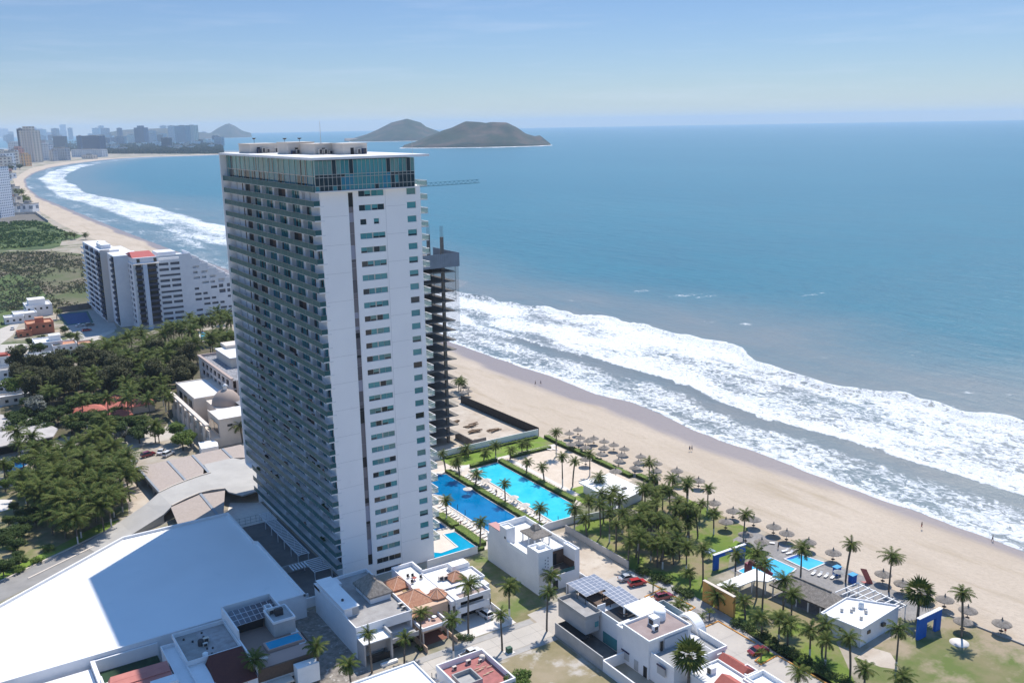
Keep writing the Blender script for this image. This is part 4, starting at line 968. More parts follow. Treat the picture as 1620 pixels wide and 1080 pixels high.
# ---- house with shaded solar panels and roof pool
t = TH('solar_pool_house', 'modern house with dark solar panels and a narrow blue pool on its roof terrace', 'house', (-26, -25, 0))
b = MB(); b.box(-31.3, -19.6, -33.6, -10.6, 0, 5.8); t.part('wall', b, WHITE)
t.part('upper_wall', MB().box(-31.4, -31.1, -22.0, -10.8, 5.8, 8.9).box(-31.4, -20.9, -10.8, -10.4, 5.8, 9.0).box(-21.2, -20.9, -17.6, -10.8, 5.8, 9.0).box(-31.4,-31.1,-33.6,-22,5.8,6.9), WHITE)
t.part('terrace_floor', MB().box(-31.0, -21.3, -33.2, -11.0, 5.8, 5.86), mat('terrace_brown', (0.24,0.17,0.14), rough=.8))
t.part('dark_room', MB().box(-31.0, -25.0, -17.8, -11.2, 5.86, 7.6), DARK)
t.part('stair_block', MB().box(-24.6, -20.1, -23.6, -17.6, 5.8, 8.8), GREYW)
t.part('block_parapet', MB().ring(-24.7, -20.0, -23.7, -17.5, .25, 8.8, 9.3).ring(-24.0, -22.6, -17.5, -15.6, .2, 8.3, 9.3), WHITE)
acu(t, -22.4, -20.5, 8.8, 1.6, DMET); acu(t, -23.6, -19.3, 8.8, 1.2)
solar(t, [(-30.9,-18.6,8.0),(-21.7,-18.2,8.0),(-21.3,-12.4,8.5),(-30.9,-12.6,8.5)], 8, 3, SOLAR)
b = MB(); b.box(-27.5, -20.0, -28.4, -25.0, 5.86, 6.35, 0); b.box(-27.1, -20.3, -28.1, -25.3, 6.35, 6.37, 1); t.part('roof_pool', b, [mat('pink_tile', (.45,.30,.25), rough=.7), WP3])
t.part('fascia', MB().box(-31.3, -19.4, -33.9, -33.6, 3.6, 6.2).box(-19.6, -19.4, -33.6, -25, 3.6, 6.2), BROWNW)
t.part('terrace_edge', MB().box(-31.2, -19.4, -33.6, -29.0, 5.9, 5.95), mat('pink_tile', (0,0,0)))
t.part('projecting_panel', MB().box(-24.6, -20.2, -36.4, -34.2, 1.6, 5.4), WHITE2)
t.part('entrance_canopy', MB().box(-30.4, -25.2, -36.0, -33.9, 2.9, 3.2), CREAM)
t.part('garage', MB().box(-30.9, -20.2, -33.75, -33.61, .1, 2.6), DARK); winx(t, -30.2, -28.6, -33.9, .3, 2.4); winx(t, -25, -22, -33.9, .3, 1.5)
b = MB(); b.box(-29.9, -28.3, -30.8, -30.0, 5.96, 6.3); t.part('sun_lounger', b, CREAM)
# ---- mexican style house
t = TH('tile_roof_house', 'white house with a dark red tiled front roof and a grey flat roof behind', 'house', (-37, -24, 0))
t.part('wall', MB().box(-38.9, -31.5, -33.9, -24.4, 0, 5.2).box(-41.8, -31.6, -24.4, -12.6, 0, 5.9).box(-44.6, -41.8, -31, -14, 0, 5.2).box(-41.9,-38.9,-34.2,-24.4,0,5.6), WHITE)
slab_roof(t, -42.0, -31.5, -24.4, -12.2, 6.0, ROOFG, .9); t.part('roof', MB().box(-37.6, -31.9, -22.4, -12.6, 6.02, 6.05), mat('patched_roof', (0.42,0.40,0.40), (0.30,0.27,0.26), scale=.6, rough=.95))
b = MB(); A_, B2, C2, D2 = (-39.4,-34.4,5.2), (-31.6,-34.2,5.2), (-31.7,-24.7,7.0), (-38.0,-24.7,7.0)
b.quad(A_, B2, C2, D2); b.quad((-39.4,-34.4,5.0), (-31.6,-34.2,5.0), B2, A_); b.tri(B2, (-31.7,-24.7,5.2), C2); b.tri(A_, D2, (-38.9,-24.7,5.2)); b.quad(D2, C2, (-31.7,-24.7,5.2), (-38.9,-24.7,5.2)); t.part('tiled_roof', b, DRED)
for x in (-37.4, -35.9, -34.4): winx(t, x, x+.95, -33.95, 2.9, 4.6)
b = MB(); b.tube((-32.6,-33.95,0), (-32.6,-33.99,0), .01, None, 4); b.box(-33.1,-32.1,-33.98,-33.9,0,2.0); b.lathe([(.5,0),(.5,.06)],12,(0,0)) if False else None; t.part('door', b, DARK)
for (x, y) in [(-40.2,-14.3),(-38.9,-16.1),(-36.5,-13.8),(-36.6,-15.6),(-37.2,-20.4),(-36.2,-20.8),(-36.9,-22.8)]: b = MB(); b.tube((x, y, 6.0), (x, y, 6.35), .22, .2, 8); t.part('roof_vent', b, DMET)
tank(t, -37.8, -18.2, 6.02, .6, 1.3); acu(t, -36.6, -17.6, 6.02, 1.1, CREAM); tank(t, -38.2, -22.9, 6.02, .55, .9, WHITE2); acu(t, -37.2, -19.2, 6.02, .9)
t.part('parapet', MB().ring(-44.7, -41.9, -31, -14, .2, 5.2, 6.0), WHITE)
for x in (-41.0, -40.1): winx(t, x, x+.5, -34.25, 3.2, 4.2)
# ---- red roof house with the green court behind
t = TH('red_roof_house', 'house with a faded red metal roof in front of a dark green court', 'house', (-50, -25, 0))
t.part('wall', MB().box(-56.4, -44.9, -41, -20.6, 0, 5.6), WHITE)
b = MB(); r0 = 6.1
b.quad((-56.6,-27.2,6.0), (-45.2,-26.6,6.0), (-45.0,-21.0,6.6), (-55.2,-20.8,6.6)); b.quad((-55.2,-20.8,6.6), (-45.0,-21.0,6.6), (-45.0,-20.4,5.6), (-55.6,-20.2,5.6)); b.quad((-56.6,-27.2,5.6), (-45.2,-26.6,5.6), (-45.2,-26.6,6.0), (-56.6,-27.2,6.0)); b.quad((-55.6,-20.2,5.6), (-56.6,-27.2,5.6), (-56.6,-27.2,6.0), (-55.2,-20.8,6.6)); b.quad((-45.2,-26.6,5.6), (-45.0,-20.4,5.6), (-45.0,-21.0,6.6), (-45.2,-26.6,6.0))
for y in (-22.6, -24.6): b.box(-55.8, -45.1, y-.05, y+.05, 6.3, 6.46)
t.part('roof', b, mat('faded_red_metal', (0.52,0.20,0.165), (0.45,0.165,0.14), scale=.5, rough=.8))
t.part('parapet', MB().box(-57.0, -56.6, -40, -20.5, 5.6, 7.2).box(-49.4, -44.9, -29.6, -27.2, 5.6, 7.0), WHITE)
t.part('court', MB().box(-56.2, -44.8, -20.2, -10.2, 0, 2.2), mat('court_green', (0.022,0.055,0.028), (0.015,0.035,0.02), scale=.5, rough=.95))
t.part('court_wall', MB().box(-57.1, -56.3, -20.4, -9.6, 0, 4.8).box(-56.3, -44.4, -9.9, -9.5, 0, 4.7), WHITE)
t.part('lower_wall', MB().box(-70, -57.2, -40, -10.4, 0, 3.6), WHITE)
# ---- house with thatched roof hut on grey deck
t = TH('thatch_terrace_house', 'white two storey house with a thatched hut on its grey roof deck', 'house', (-4, -22, 0))
b = MB(); b.box(-10.2, 2.4, -28.5, -8.4, 0, 6.3); b.box(-10.2, -3.2, -31.4, -28.5, 0, 6.3); b.box(-3.2, 2.4, -31.4, -28.5, 4.9, 6.3); b.box(-3.2,2.4,-31.4,-28.5,2.7,3.1); b.box(2.1,2.4,-31.4,-28.5,0,4.9); b.box(-10.3, -5.0, -11.8, -8.4, 6.3, 7.0); t.part('wall', b, WHITE)
slab_roof(t, -10.3, 2.5, -31.5, -8.3, 6.32, ROOFG, .75, .22)
b = MB(); b.box(-10.1, -7.0, -25.4, -10.0, 6.34, 8.3, 0); b.box(-10.35, -6.8, -25.6, -9.8, 8.3, 8.42, 1); b.box(-8.4,-6.98,-25.42,-25.36,6.5,8.1,2); t.part('stair_housing', b, [WHITE, WHITE2, GREYW])
b = MB(); b.lathe([(.28,8.42),(.28,8.8),(0,8.9)], 10, (-9, -21.8)); t.part('roof_vent', b, DMET)
b = MB(); T0 = [(-4.6,-22.6),(2.2,-22.6),(2.2,-12.4),(-4.6,-12.4)]
thatch_hip(b, T0[0], T0[1], T0[2], T0[3], (-1.2,-19.6), (-1.2,-15.0), 7.9, 10.6) if False else None
def hip_ns(b, x0, x1, y0, y1, e, r, inset, sk=.35):      # ridge along y
    xm = (x0+x1)/2; R1 = (xm, y0+inset, r); R2 = (xm, y1-inset, r)
    sub(b, (x0,y1,e), (x0,y0,e), R1, R2); sub(b, (x1,y0,e), (x1,y1,e), R2, R1)
    sub(b, (x0,y0,e), (x1,y0,e), R1, R1, 6); sub(b, (x1,y1,e), (x0,y1,e), R2, R2, 6)
    c = [(x0,y0),(x1,y0),(x1,y1),(x0,y1)]
    for i in range(4): p, q = c[i], c[(i+1) % 4]; b.quad((*p, e-sk), (*q, e-sk), (*q, e), (*p, e))
    b.add([(*p, e-sk) for p in c][::-1], [(0,1,2,3)]); b.tube(R1, R2, .22, .22, 7)
hip_ns(b, -3.6, 2.0, -23.4, -14.6, 8.0, 10.4, 2.6); t.part('thatched_hut_roof', b, THATCH)
t.part('hut_wall', MB().box(-3.2, 1.6, -23.0, -22.8, 6.34, 7.9).box(-3.2, -3.0, -22.8, -15, 6.34, 7.2), WHITE)
for (x, y) in [(-3.1,-15),(1.5,-15),(-3.1,-19),(1.5,-19)]: t.part('post', MB().box(x-.1, x+.1, y-.1, y+.1, 6.34, 7.7), BROWNW)
acu(t, 1.6, -27.6, 6.34); acu(t, 1.7, -29, 6.34, .8)
b = MB(); b.box(-10.2, -9.9, -35.0, -31.4, 0, 4.6); b.box(-10.25, -4.2, -35.0, -31.5, 4.6, 4.85); b.box(-4.4, -4.0, -35.2, -31.4, 0, 5.8); b.box(-8.4, -4.4, -33.0, -32.8, 1.6, 4.6); b.box(-4.0, 2.4, -34.4, -31.4, 2.7, 3.05); b.box(-4.0, 2.4, -34.4, -34.2, 3.05, 3.7); t.part('front_frame', b, GREYW)
t.part('front_canopy', MB().box(-10.3, -4.3, -35.1, -31.5, 4.86, 5.0), WHITE2)
t.part('garage', MB().box(-3.9, 2.2, -31.9, -31.45, 0, 2.65), DARK); t.part('gate', MB().box(-8.6,-4.5,-34.6,-34.5,0,1.5), DARK)
winx(t, -1.6, 2.0, -28.55, 3.2, 4.8, GLD, 3); winx(t, -3.0, -1.7, -28.55, 3.2, 4.8, GLT2, 1)
t.part('step', MB().box(-7.4, -3.8, -37.0, -36.2, 0, .5), WHITE2)
# ---- peach house
t = TH('peach_house', 'peach stucco house with hipped orange clay tile roofs between two white houses', 'house', (6, -26, 0))
t.part('wall', MB().box(2.7, 11.6, -30.4, -14.2, 0, 5.9).box(9.0, 12.0, -31.6, -28, 0, 2.6), PEACH)
t.part('roof_deck', MB().box(5.4, 11.5, -24.6, -14.3, 5.9, 6.0), mat('mustard_deck', (.33,.23,.12), rough=.9))
def hipc(name, pts, e, r, apex, m=TILE, ov=.25):
    b = MB(); n = len(pts)
    for i in range(n): p, q = pts[i], pts[(i+1) % n]; b.tri((*p, e), (*q, e), (*apex, r)); b.quad((*p, e-.18), (*q, e-.18), (*q, e), (*p, e))
    b.add([(*p, e-.18) for p in pts][::-1], [tuple(range(n))])
    for p in pts: b.tube((*p, e+.03), (*apex, r+.03), .1, .1, 5, 1)
    return t.part(name, b, [m, mat('ridge_tile', (.66,.42,.30), rough=.85)])
hipc('tiled_roof', bar(3.4,8.2,-20.6,-15.4), 6.4, 8.1, (5.8,-18.0)); hipc('tiled_roof', bar(2.6,9.4,-28.8,-22.4), 6.0, 8.2, (6.0,-25.4)); hipc('tiled_roof', bar(2.5,6.2,-31.4,-28.8), 5.2, 6.0, (4.2,-28.9))
oc = [(10.6+2.3*math.cos(math.pi/8+i*math.pi/4), -27.3+2.3*math.sin(math.pi/8+i*math.pi/4)) for i in range(8)]
hipc('tiled_roof', oc, 6.4, 7.9, (10.6,-27.3)); t.part('turret', MB().prism([(10.6+(p[0]-10.6)*.85, -27.3+(p[1]+27.3)*.85) for p in oc], 0, 6.25), PEACH)
b = MB(); b.box(3.0, 9.2, -34.9, -30.4, 3.1, 3.4, 0); b.ring(3.0, 9.2, -34.9, -30.4, .3, 3.4, 4.1, 1, 'wes'); t.part('terrace', b, [PEACH, WHITE]); t.part('terrace_floor', MB().box(3.3, 8.9, -34.6, -30.4, 3.4, 3.43), mat('pink_tile', (0,0,0)))
for (x, y) in [(3.2,-34.7),(9.0,-34.7),(3.2,-31)]: b = MB(); b.tube((x,y,0),(x,y,3.1),.2,.18,10); t.part('column', b, CREAM)
b = MB(); b.lathe([(0,4.2),(.5,4.2),(.55,4.15),(.1,4.1),(.1,3.45)], 12, (7.4,-31.8)); b.lathe([(.25,3.45),(.25,3.9),(0,3.95)], 8, (6.4,-31.5)); t.part('patio_table', b, WHITE2)
t.part('carport_floor', MB().box(3.1,9.1,-34.8,-30.5,.01,.05), mat('brick_floor', (.22,.10,.07), rough=.9)); winx(t, 3.6, 4.4, -31.45, 3.6, 4.8) if False else winx(t, 3.2, 4.0, -30.45, 3.8, 5.0); winx(t, 9.9, 10.5, -30.05, 3.4, 4.8)
t.part('door', MB().box(10.2,11.2,-31.66,-31.58,.1,2.1), DARK); t.part('low_wall', MB().box(2.5,2.7,-37.6,-31,0,1.3), PEACH); t.part('low_wall', MB().box(9.6,9.8,-37.6,-32,0,1.0), PEACH)
# ---- white modern house
t = TH('white_modern_house', 'white modern house with roof terraces and a small orange tiled roof above its carport', 'house', (17, -25, 0))
b = MB(); b.box(6.9, 23.0, -20.5, -11.9, 0, 5.8) if False else None
b.box(12.0, 23.0, -29.0, -16.9, 0, 6.0); b.box(11.9, 14.2, -31.4, -29, 0, 6.0); t.part('wall', b, WHITE)
t.part('wall', MB().box(7.3, 12.0, -28.6 if False else -24.4, -12.6, 0, 6.0), WHITE) if False else None
t.part('rear_wall', MB().box(7.0, 12.0, -21.8, -12.2, 5.5, 6.6).box(7.0,12.0,-14.0,-12.2,0,5.5), WHITE)
r1 = t.part('roof', MB().box(7.2, 12.0, -26.4, -12.5, 6.6, 6.66).box(12.2, 22.8, -26.4, -17.1, 6.4, 6.45), ROOFW)
t.part('parapet', MB().box(6.95, 7.2, -21.8, -12.5, 6.6, 7.4).box(6.95, 12.4, -12.5, -12.2, 6.6, 7.6).box(12.0, 12.4, -17.0, -12.5, 6.0, 7.6).box(12.4, 23.1, -17.1, -16.8, 6.0, 7.2).box(22.8, 23.1, -20.2, -17.1, 6.0, 7.2).box(12.0,12.2,-26.4,-17.1,6.4,6.8), WHITE)
t.part('stair_housing', MB().box(18.3, 22.6, -20.6, -18.2, 6.45, 7.9), WHITE2)
hipc('tiled_roof', bar(15.6,19.4,-25.2,-21.6), 6.9, 8.4, (17.5,-23.4)); t.part('turret', MB().box(15.9,19.1,-24.9,-21.9,6.0,6.7), CREAM)
b = MB(); b.box(19.6, 23.2, -26.2, -20.8, 6.0, 6.3, 0); b.ring(19.4, 23.4, -26.4, -20.7, .22, 6.3, 6.8); t.part('side_terrace', b, WHITE)
b = MB(); b.box(12.9, 21.5, -31.7, -26.6, 5.3, 5.6, 0); b.ring(12.8, 21.6, -31.8, -26.6, .25, 5.6, 6.3, 0, 'wes'); b.box(12.8,13.1,-31.8,-31.5,0,5.3); b.box(21.3,21.6,-31.8,-31.5,0,5.3); b.box(12.8,21.6,-31.8,-31.6,2.6,4.0); b.box(13,21.4,-31.5,-29,2.5,2.75); t.part('front_terrace', b, WHITE)
t.part('terrace_floor', MB().box(13.1,21.3,-31.5,-26.7,5.61,5.64), mat('tan_tile', (.36,.28,.25), rough=.9)); t.part('upper_void', MB().box(13.2,21.2,-29.1,-29.0,3.0,5.2), DARK); t.part('carport_void', MB().box(14.3,21.2,-29.1,-29.0,.1,2.5), DARK)
t.part('carport_floor', MB().box(12,24.3,-37.8,-29.1,.015,.05), PATHW); t.part('side_wall', MB().box(23.2,23.4,-37.6,-27,0,1.3), WHITE)
for (x, y) in [(14.4,-22.2),(15.3,-22.6)]: acu(t, x, y, 6.45, 1.1, CREAM)
for (x, y, lb_) in [(8.6,-17.5,'dark patio chair on the white roof terrace, leftmost of four'),(9.6,-17.9,'dark patio chair on the white roof terrace, second from the left'),(10.8,-19.6,'dark patio chair on the white roof terrace, standing apart on the right'),(8.2,-20.4,'pale rimmed patio chair on the white roof terrace, nearest the orange roofs')]:
    b = MB(); b.box(x-.3, x+.3, y-.3, y+.3, 7.0, 7.1); b.box(x-.3, x+.3, y+.22, y+.3, 7.1, 7.6)
    for dx in (-.27, .21):
        for dy in (-.27, .21): b.box(x+dx, x+dx+.06, y+dy, y+dy+.06, 6.66, 7.0)
    one('patio_chair', b, DMET, lb_, 'chair', (x, y, 6.66))
b = MB(); b.lathe([(.55,7.3),(.5,7.34),(0,7.36)],12,(9.3,-19.2)); b.tube((9.3,-19.2,6.66),(9.3,-19.2,7.3),.08,None,6); t.part('patio_table', b, REDT)
winx(t, 12.1, 13.2 if False else 12.75, -31.45, 3.2, 4.9, GLD, 1); winx(t, 12.1, 12.75, -31.45, .6, 2.2, GLD, 1); winy(t, 11.95, -30.6, -29.4, 3.2, 4.9)
# ---- white three storey house with palapa
t = TH('palapa_house', 'tall white house with an open thatched palapa on its roof, next to the swimming pools', 'house', (41, -20, 0))
b = MB(); b.box(35.2, 46.9, -26.0, -8.2, 0, 7.4); b.box(35.2, 39.2, -30.7, -26.0, 0, 10.3); b.box(39.2, 46.9, -30.7, -26, 0, 3.6); b.box(45.6, 46.9, -30.7, -26.0, 3.6, 8.4); b.box(35.2, 37.6, -17.2, -14.2, 7.4, 11.2); b.box(35.2, 37.2, -14.2, -9.0, 7.4, 9.8); t.part('wall', b, WHITE)
t.part('roof', MB().box(35.5, 46.6, -25.8, -8.6, 7.4, 7.44), ROOFW)
b = MB(); b.box(35.2, 35.5, -26.0, -17.2, 7.4, 8.5); b.box(46.6, 46.9, -26.0, -8.2, 7.4, 8.6); b.box(37.2, 46.6, -8.5, -8.2, 7.4, 9.0); b.box(39.2,46.6,-26.0,-25.8,7.4,7.7); t.part('parapet', b, WHITE2)
t.part('block_parapet', MB().ring(35.15, 39.25, -30.75, -26.2, .22, 10.3, 10.75), WHITE2); t.part('block_parapet', MB().ring(35.15, 37.65, -17.25, -14.15, .2, 11.2, 11.55), WHITE2); t.part('block_parapet', MB().ring(45.55, 46.95, -30.75, -26.0, .18, 8.4, 8.7), WHITE2)
t.part('rear_roof', MB().box(35.1, 37.3, -14.0, -8.9, 9.8, 9.95), mat('pink_roof', (.50,.27,.25), rough=.85))
t.part('water_tank', MB().box(37.0,38.6,-28.6,-27.2,10.3,11.2), WHITE2)
b = MB(); b.lathe([(.4,7.44),(.4,8.1),(0,8.2)],10,(36.6,-25.0)); t.part('roof_vent', b, CREAM)
b = MB(); X0_, X1_, Y0_, Y1_ = 39.4, 44.6, -22.8, -16.6; xm, ym = 42.0, -19.7
c = [(X0_,Y0_),(X1_,Y0_),(X1_,Y1_),(X0_,Y1_)]; d = [(xm+(p[0]-xm)*.3, ym+(p[1]-ym)*.3) for p in c]; e_ = [(xm+(p[0]-xm)*.2, ym+(p[1]-ym)*.12) for p in c]
for i in range(4):
    j = (i+1) % 4
    sub(b, (*c[i], 9.9), (*c[j], 9.9), (*d[j], 11.0), (*d[i], 11.0), 6); b.quad((*c[i], 9.6), (*c[j], 9.6), (*c[j], 9.9), (*c[i], 9.9)); sub(b, (*[xm+(c[i][0]-xm)*.36, ym+(c[i][1]-ym)*.36], 11.1), (*[xm+(c[j][0]-xm)*.36, ym+(c[j][1]-ym)*.36], 11.1), (*e_[j], 12.0), (*e_[i], 12.0), 3)
    b.quad((*[xm+(c[i][0]-xm)*.36, ym+(c[i][1]-ym)*.36], 10.9), (*[xm+(c[j][0]-xm)*.36, ym+(c[j][1]-ym)*.36], 10.9), (*[xm+(c[j][0]-xm)*.36, ym+(c[j][1]-ym)*.36], 11.1), (*[xm+(c[i][0]-xm)*.36, ym+(c[i][1]-ym)*.36], 11.1))
b.add([(*p, 9.6) for p in c][::-1], [(0,1,2,3)]); b.add([(*p, 12.0) for p in e_], [(0,1,2,3)]); t.part('palapa_roof', b, THATCH)
for (x, y) in [(39.9,-22.3),(44.1,-22.3),(44.1,-17.1),(39.9,-17.1),(42,-22.3),(39.9,-19.7),(44.1,-19.7)]: t.part('post', MB().box(x-.14, x+.14, y-.14, y+.14, 7.44, 9.65), WHITE2)
t.part('terrace_room', MB().box(39.3, 45.5, -26.15, -26.02, 3.7, 7.2, 0).box(41.8, 43.4, -26.25, -26.16, 3.75, 6.6, 1), [BROWNW, DARK]); t.part('terrace_floor', MB().box(39.25,45.55,-30.4,-26.2,3.62,3.66), mat('dark_deck', (.07,.06,.055), rough=.8))
t.part('terrace_rail', MB().box(39.3,45.5,-30.65,-30.6,3.7,4.6), RAILG); t.part('side_cladding', MB().box(45.45,45.58,-30.4,-26.2,3.7,5.6), BROWNW)
b = MB()
for (dx, zs_) in ((0, (8.2,7.4,6.6)), (.75, (8.6,7.8,7.0,6.2))):
    for zz in zs_: b.box(37.0+dx, 37.2+dx, -30.73, -30.66, zz, zz+.3)
for x in (35.9,): pass
t.part('slot_window', b, mat('indigo_glass', (.01,.01,.06), rough=.2)); winx(t, 37.2, 37.7, -17.3, 8.9, 9.5, DARK, 1) if False else winy(t, 35.18, -16.9, -16.2, 8.8, 9.4, DARK, 1)
t.part('garage', MB().box(39.2, 40.6, -30.8, -30.72, .1, 2.4), DARK); t.part('front_wall', MB().box(41.0, 47.4, -33.6, -33.4, 0, 2.6).box(47.2,47.4,-33.4,-8,0,2.2), WHITE)
# ---- solar carport house
t = TH('solar_roof_house', 'grey and white house carrying three raised arrays of pale solar panels over its roof terraces', 'house', (37, -52, 0))
b = MB(); b.box(34.0, 39.6, -57.0, -44.2, 0, 6.1) if False else None
b.box(30.8, 34.4, -54.2, -44.6, 2.8, 6.2); t.part('grey_wing', b, GREYW)
b = MB(); b.ring(30.7, 35.0, -54.3, -44.4, .2, 6.2, 7.0); t.part('wing_parapet', b, CONC); t.part('wing_floor', MB().box(30.95,34.8,-54.1,-44.6,6.2,6.25), ROOFG)
t.part('wall', MB().box(35.0, 42.2, -59.8, -44.8, 0, 6.0), WHITE); t.part('roof', MB().box(35.3, 42.0, -59.5, -53.4, 6.0, 6.04), mat('dark_terrace', (.075,.075,.08), rough=.8))
t.part('parapet', MB().ring(34.9, 42.3, -60.0, -52.8, .25, 6.0, 6.9, 0, 'wes').box(34.9, 37, -53.0, -52.8, 6, 7.6), WHITE2)
t.part('terrace_room', MB().box(36.2, 42.0, -51.8, -44.9, 6.0, 6.6), BROWNW); t.part('roof_box', MB().box(39.2, 42.6, -49.4, -40.6, 0, 7.0), BROWNW)
solar(t, [(34.6,-49.4,8.2),(40.0,-49.0,8.2),(40.2,-42.0,8.2),(34.8,-42.2,8.2)], 4, 6); solar(t, [(40.6,-49.6,7.5),(43.2,-49.4,7.5),(43.3,-41.0,7.5),(40.8,-41.2,7.5)], 2, 7); solar(t, [(38.3,-57.0,8.1),(43.1,-56.6,8.1),(43.6,-49.4,8.1),(38.6,-49.8,8.1)], 4, 6)
for (x, y, z0, z1) in [(34.8,-42.6,3,8.1),(34.8,-46,6.2,8.1),(34.8,-49,6.2,8.1),(38.6,-50,6.6,8),(38.6,-52.6,6,8),(39.2,-50,6.6,8)]: t.part('post', MB().box(x-.07, x+.07, y-.07, y+.07, z0, z1), DMET)
t.part('picnic_table', MB().box(38.2,39.2,-57.6,-55.6,6.5,6.6).box(37.6,37.9,-57.6,-55.6,6.3,6.36), BROWNW)
b = MB(); b.ring(42.6, 45.6, -57.2, -54.0, .15, 6.0, 6.5, 0); b.box(42.4,45.7,-57.4,-53.9,0,6.0,2); b.box(42.8, 45.4, -57.0, -54.2, 6.1, 6.2, 1); t.part('hot_tub', b, [DMET, WP3, WHITE])
t.part('courtyard_wall', MB().box(28.3, 28.55, -63.0, -46.8, 0, 3.0).box(28.55, 35.0, -46.9, -46.65, 0, 2.4), GREYW); t.part('shade_cover', MB().box(28.6, 31.4, -55.2, -47, 2.6, 2.68), mat('black_shade_cloth', (.025,.022,.022), rough=.95)); t.part('courtyard_floor', MB().box(28.6,34.9,-63,-47,.02,.06), DCONC)
t.part('patio_door', MB().box(34.9, 34.99, -61.0+1.6, -54.8, .2, 2.7), GLT2); t.part('slot_window', MB().box(33.2,34.2,-54.25,-54.21,3.8,5.0), GLT2)
# ---- big white house with tank
t = TH('white_tank_house', 'large white house with a round water tank on a brown roof and an arch', 'house', (40, -68, 0))
b = MB(); b.box(34.3, 38.2, -62.5, -60.2, 0, 6.4); b.box(33.8, 44.8, -70.4, -62.5, 0, 7.9); b.box(34.2, 45.4, -77.2, -70.4, 0, 5.2); b.box(38.2, 46.8, -62.5, -58.4, 0, 6.0); b.box(44.8, 46.8, -71, -62.5, 0, 5.0); t.part('wall', b, WHITE)
t.part('roof', MB().box(34.1, 44.5, -70.2, -62.8, 7.9, 7.95), mat('brown_roof_deck', (.33,.265,.25), (.27,.21,.20), scale=.4, rough=.95))
t.part('parapet', MB().ring(33.7, 44.9, -70.6, -62.4, .28, 7.9, 8.4).ring(34.2, 38.2, -62.4, -60.0, .22, 6.4, 6.9, 0, 'wn'), WHITE2)
tank(t, 41.7, -64.6, 7.95, 1.25, 2.0, WHITE2); t.part('air_conditioner', MB().box(38.4,40.0,-66.6,-64.8,7.95,9.7,0).box(38.38,38.3,-66.4,-65.2,8.3,9.3,1), [WHITE2, DMET]); acu(t, 37.9, -67.6, 7.95, 1.2, WHITE2)
b = MB(); b.box(38.4, 45.4, -62.2, -55.6 if False else -57.0, 8.1, 8.35); t.part('white_canopy', b, WHITE2)
for (x, y) in [(38.6,-57.2),(38.6,-61.8),(45.2,-57.2),(45.2,-61.8)]: t.part('post', MB().box(x-.15,x+.15,y-.15,y+.15,6.0,8.1), WHITE2)
b = MB(); b.ring(45.8, 49.2, -64.6, -57.4, .2, 5.0, 6.6, 0); b.box(46.0,49.0,-64.4,-57.6,4.9,5.3,1); b.box(45.8,49.2,-64.6,-57.4,0,4.9,2); t.part('plunge_pool', b, [GREYW, WP3, WHITE])
t.part('rear_terrace', MB().box(44.8,47.8,-77.0,-64.6,0,4.6,0).box(34.5,45.2,-77.0,-70.7,5.2,5.24,1).box(44.9,47.6,-76.8,-64.8,4.6,4.64,1), [WHITE, mat('grey_terrace', (.30,.30,.30), rough=.9)]); t.part('terrace_parapet', MB().ring(34.1,48.0,-77.3,-70.7,.25,5.2,6.0,0,'ws').box(47.7,48.0,-77.0,-64.8,4.6,6.0), WHITE2)
b = MB(); n = 18; cy, zc, R0, R1_ = -66.6, 4.4, 3.4, 2.9
for i in range(n):
    a0_ = math.pi*i/n; a1_ = math.pi*(i+1)/n; p = lambda a, r: (cy+r*math.cos(a), zc+r*.95*math.sin(a))
    (y0, z0), (y1, z1), (y2, z2), (y3, z3) = p(a0_, R1_), p(a0_, R0), p(a1_, R0), p(a1_, R1_)
    for x in (47.2, 49.4): pass
    b.add([(47.4,y0,z0),(47.4,y1,z1),(47.4,y2,z2),(47.4,y3,z3),(49.6,y0,z0),(49.6,y1,z1),(49.6,y2,z2),(49.6,y3,z3)], [(0,1,2,3),(7,6,5,4),(1,5,6,2),(4,0,3,7)])
t.part('arch_screen', b, WHITE2); t.part('projection_wall', MB().box(37.6,43.8,-70.72,-70.62,5.3,7.6), mat('grey_blue_panel', (.42,.46,.52), rough=.7)); t.part('door', MB().box(36.6,37.2,-70.74,-70.62,5.3,7.4), DARK)
for (y0, z0) in [(-64.6,.9),(-75.2,3.0)]: b = MB(); b.box(33.7-.0,33.78,y0,y0+2.2,z0,z0+1.7,0); b.box(33.6,33.79,y0-.1,y0+2.3,z0+1.7,z0+1.95,1); t.part('window', b, [GREYW, mat('indigo_glass', (0,0,0))])
t.part('door', MB().box(33.7,33.79,-70,-69,.1,2.4), DARK); t.part('window', MB().box(33.7,33.79,-67.4,-66.2,.2,2.4), GREYW)
t.part('garden_wall', MB().box(28.3, 28.6, -84, -63.1, 0, 2.4).box(28.6,34,-63.2,-62.9,0,2.4), WHITE)
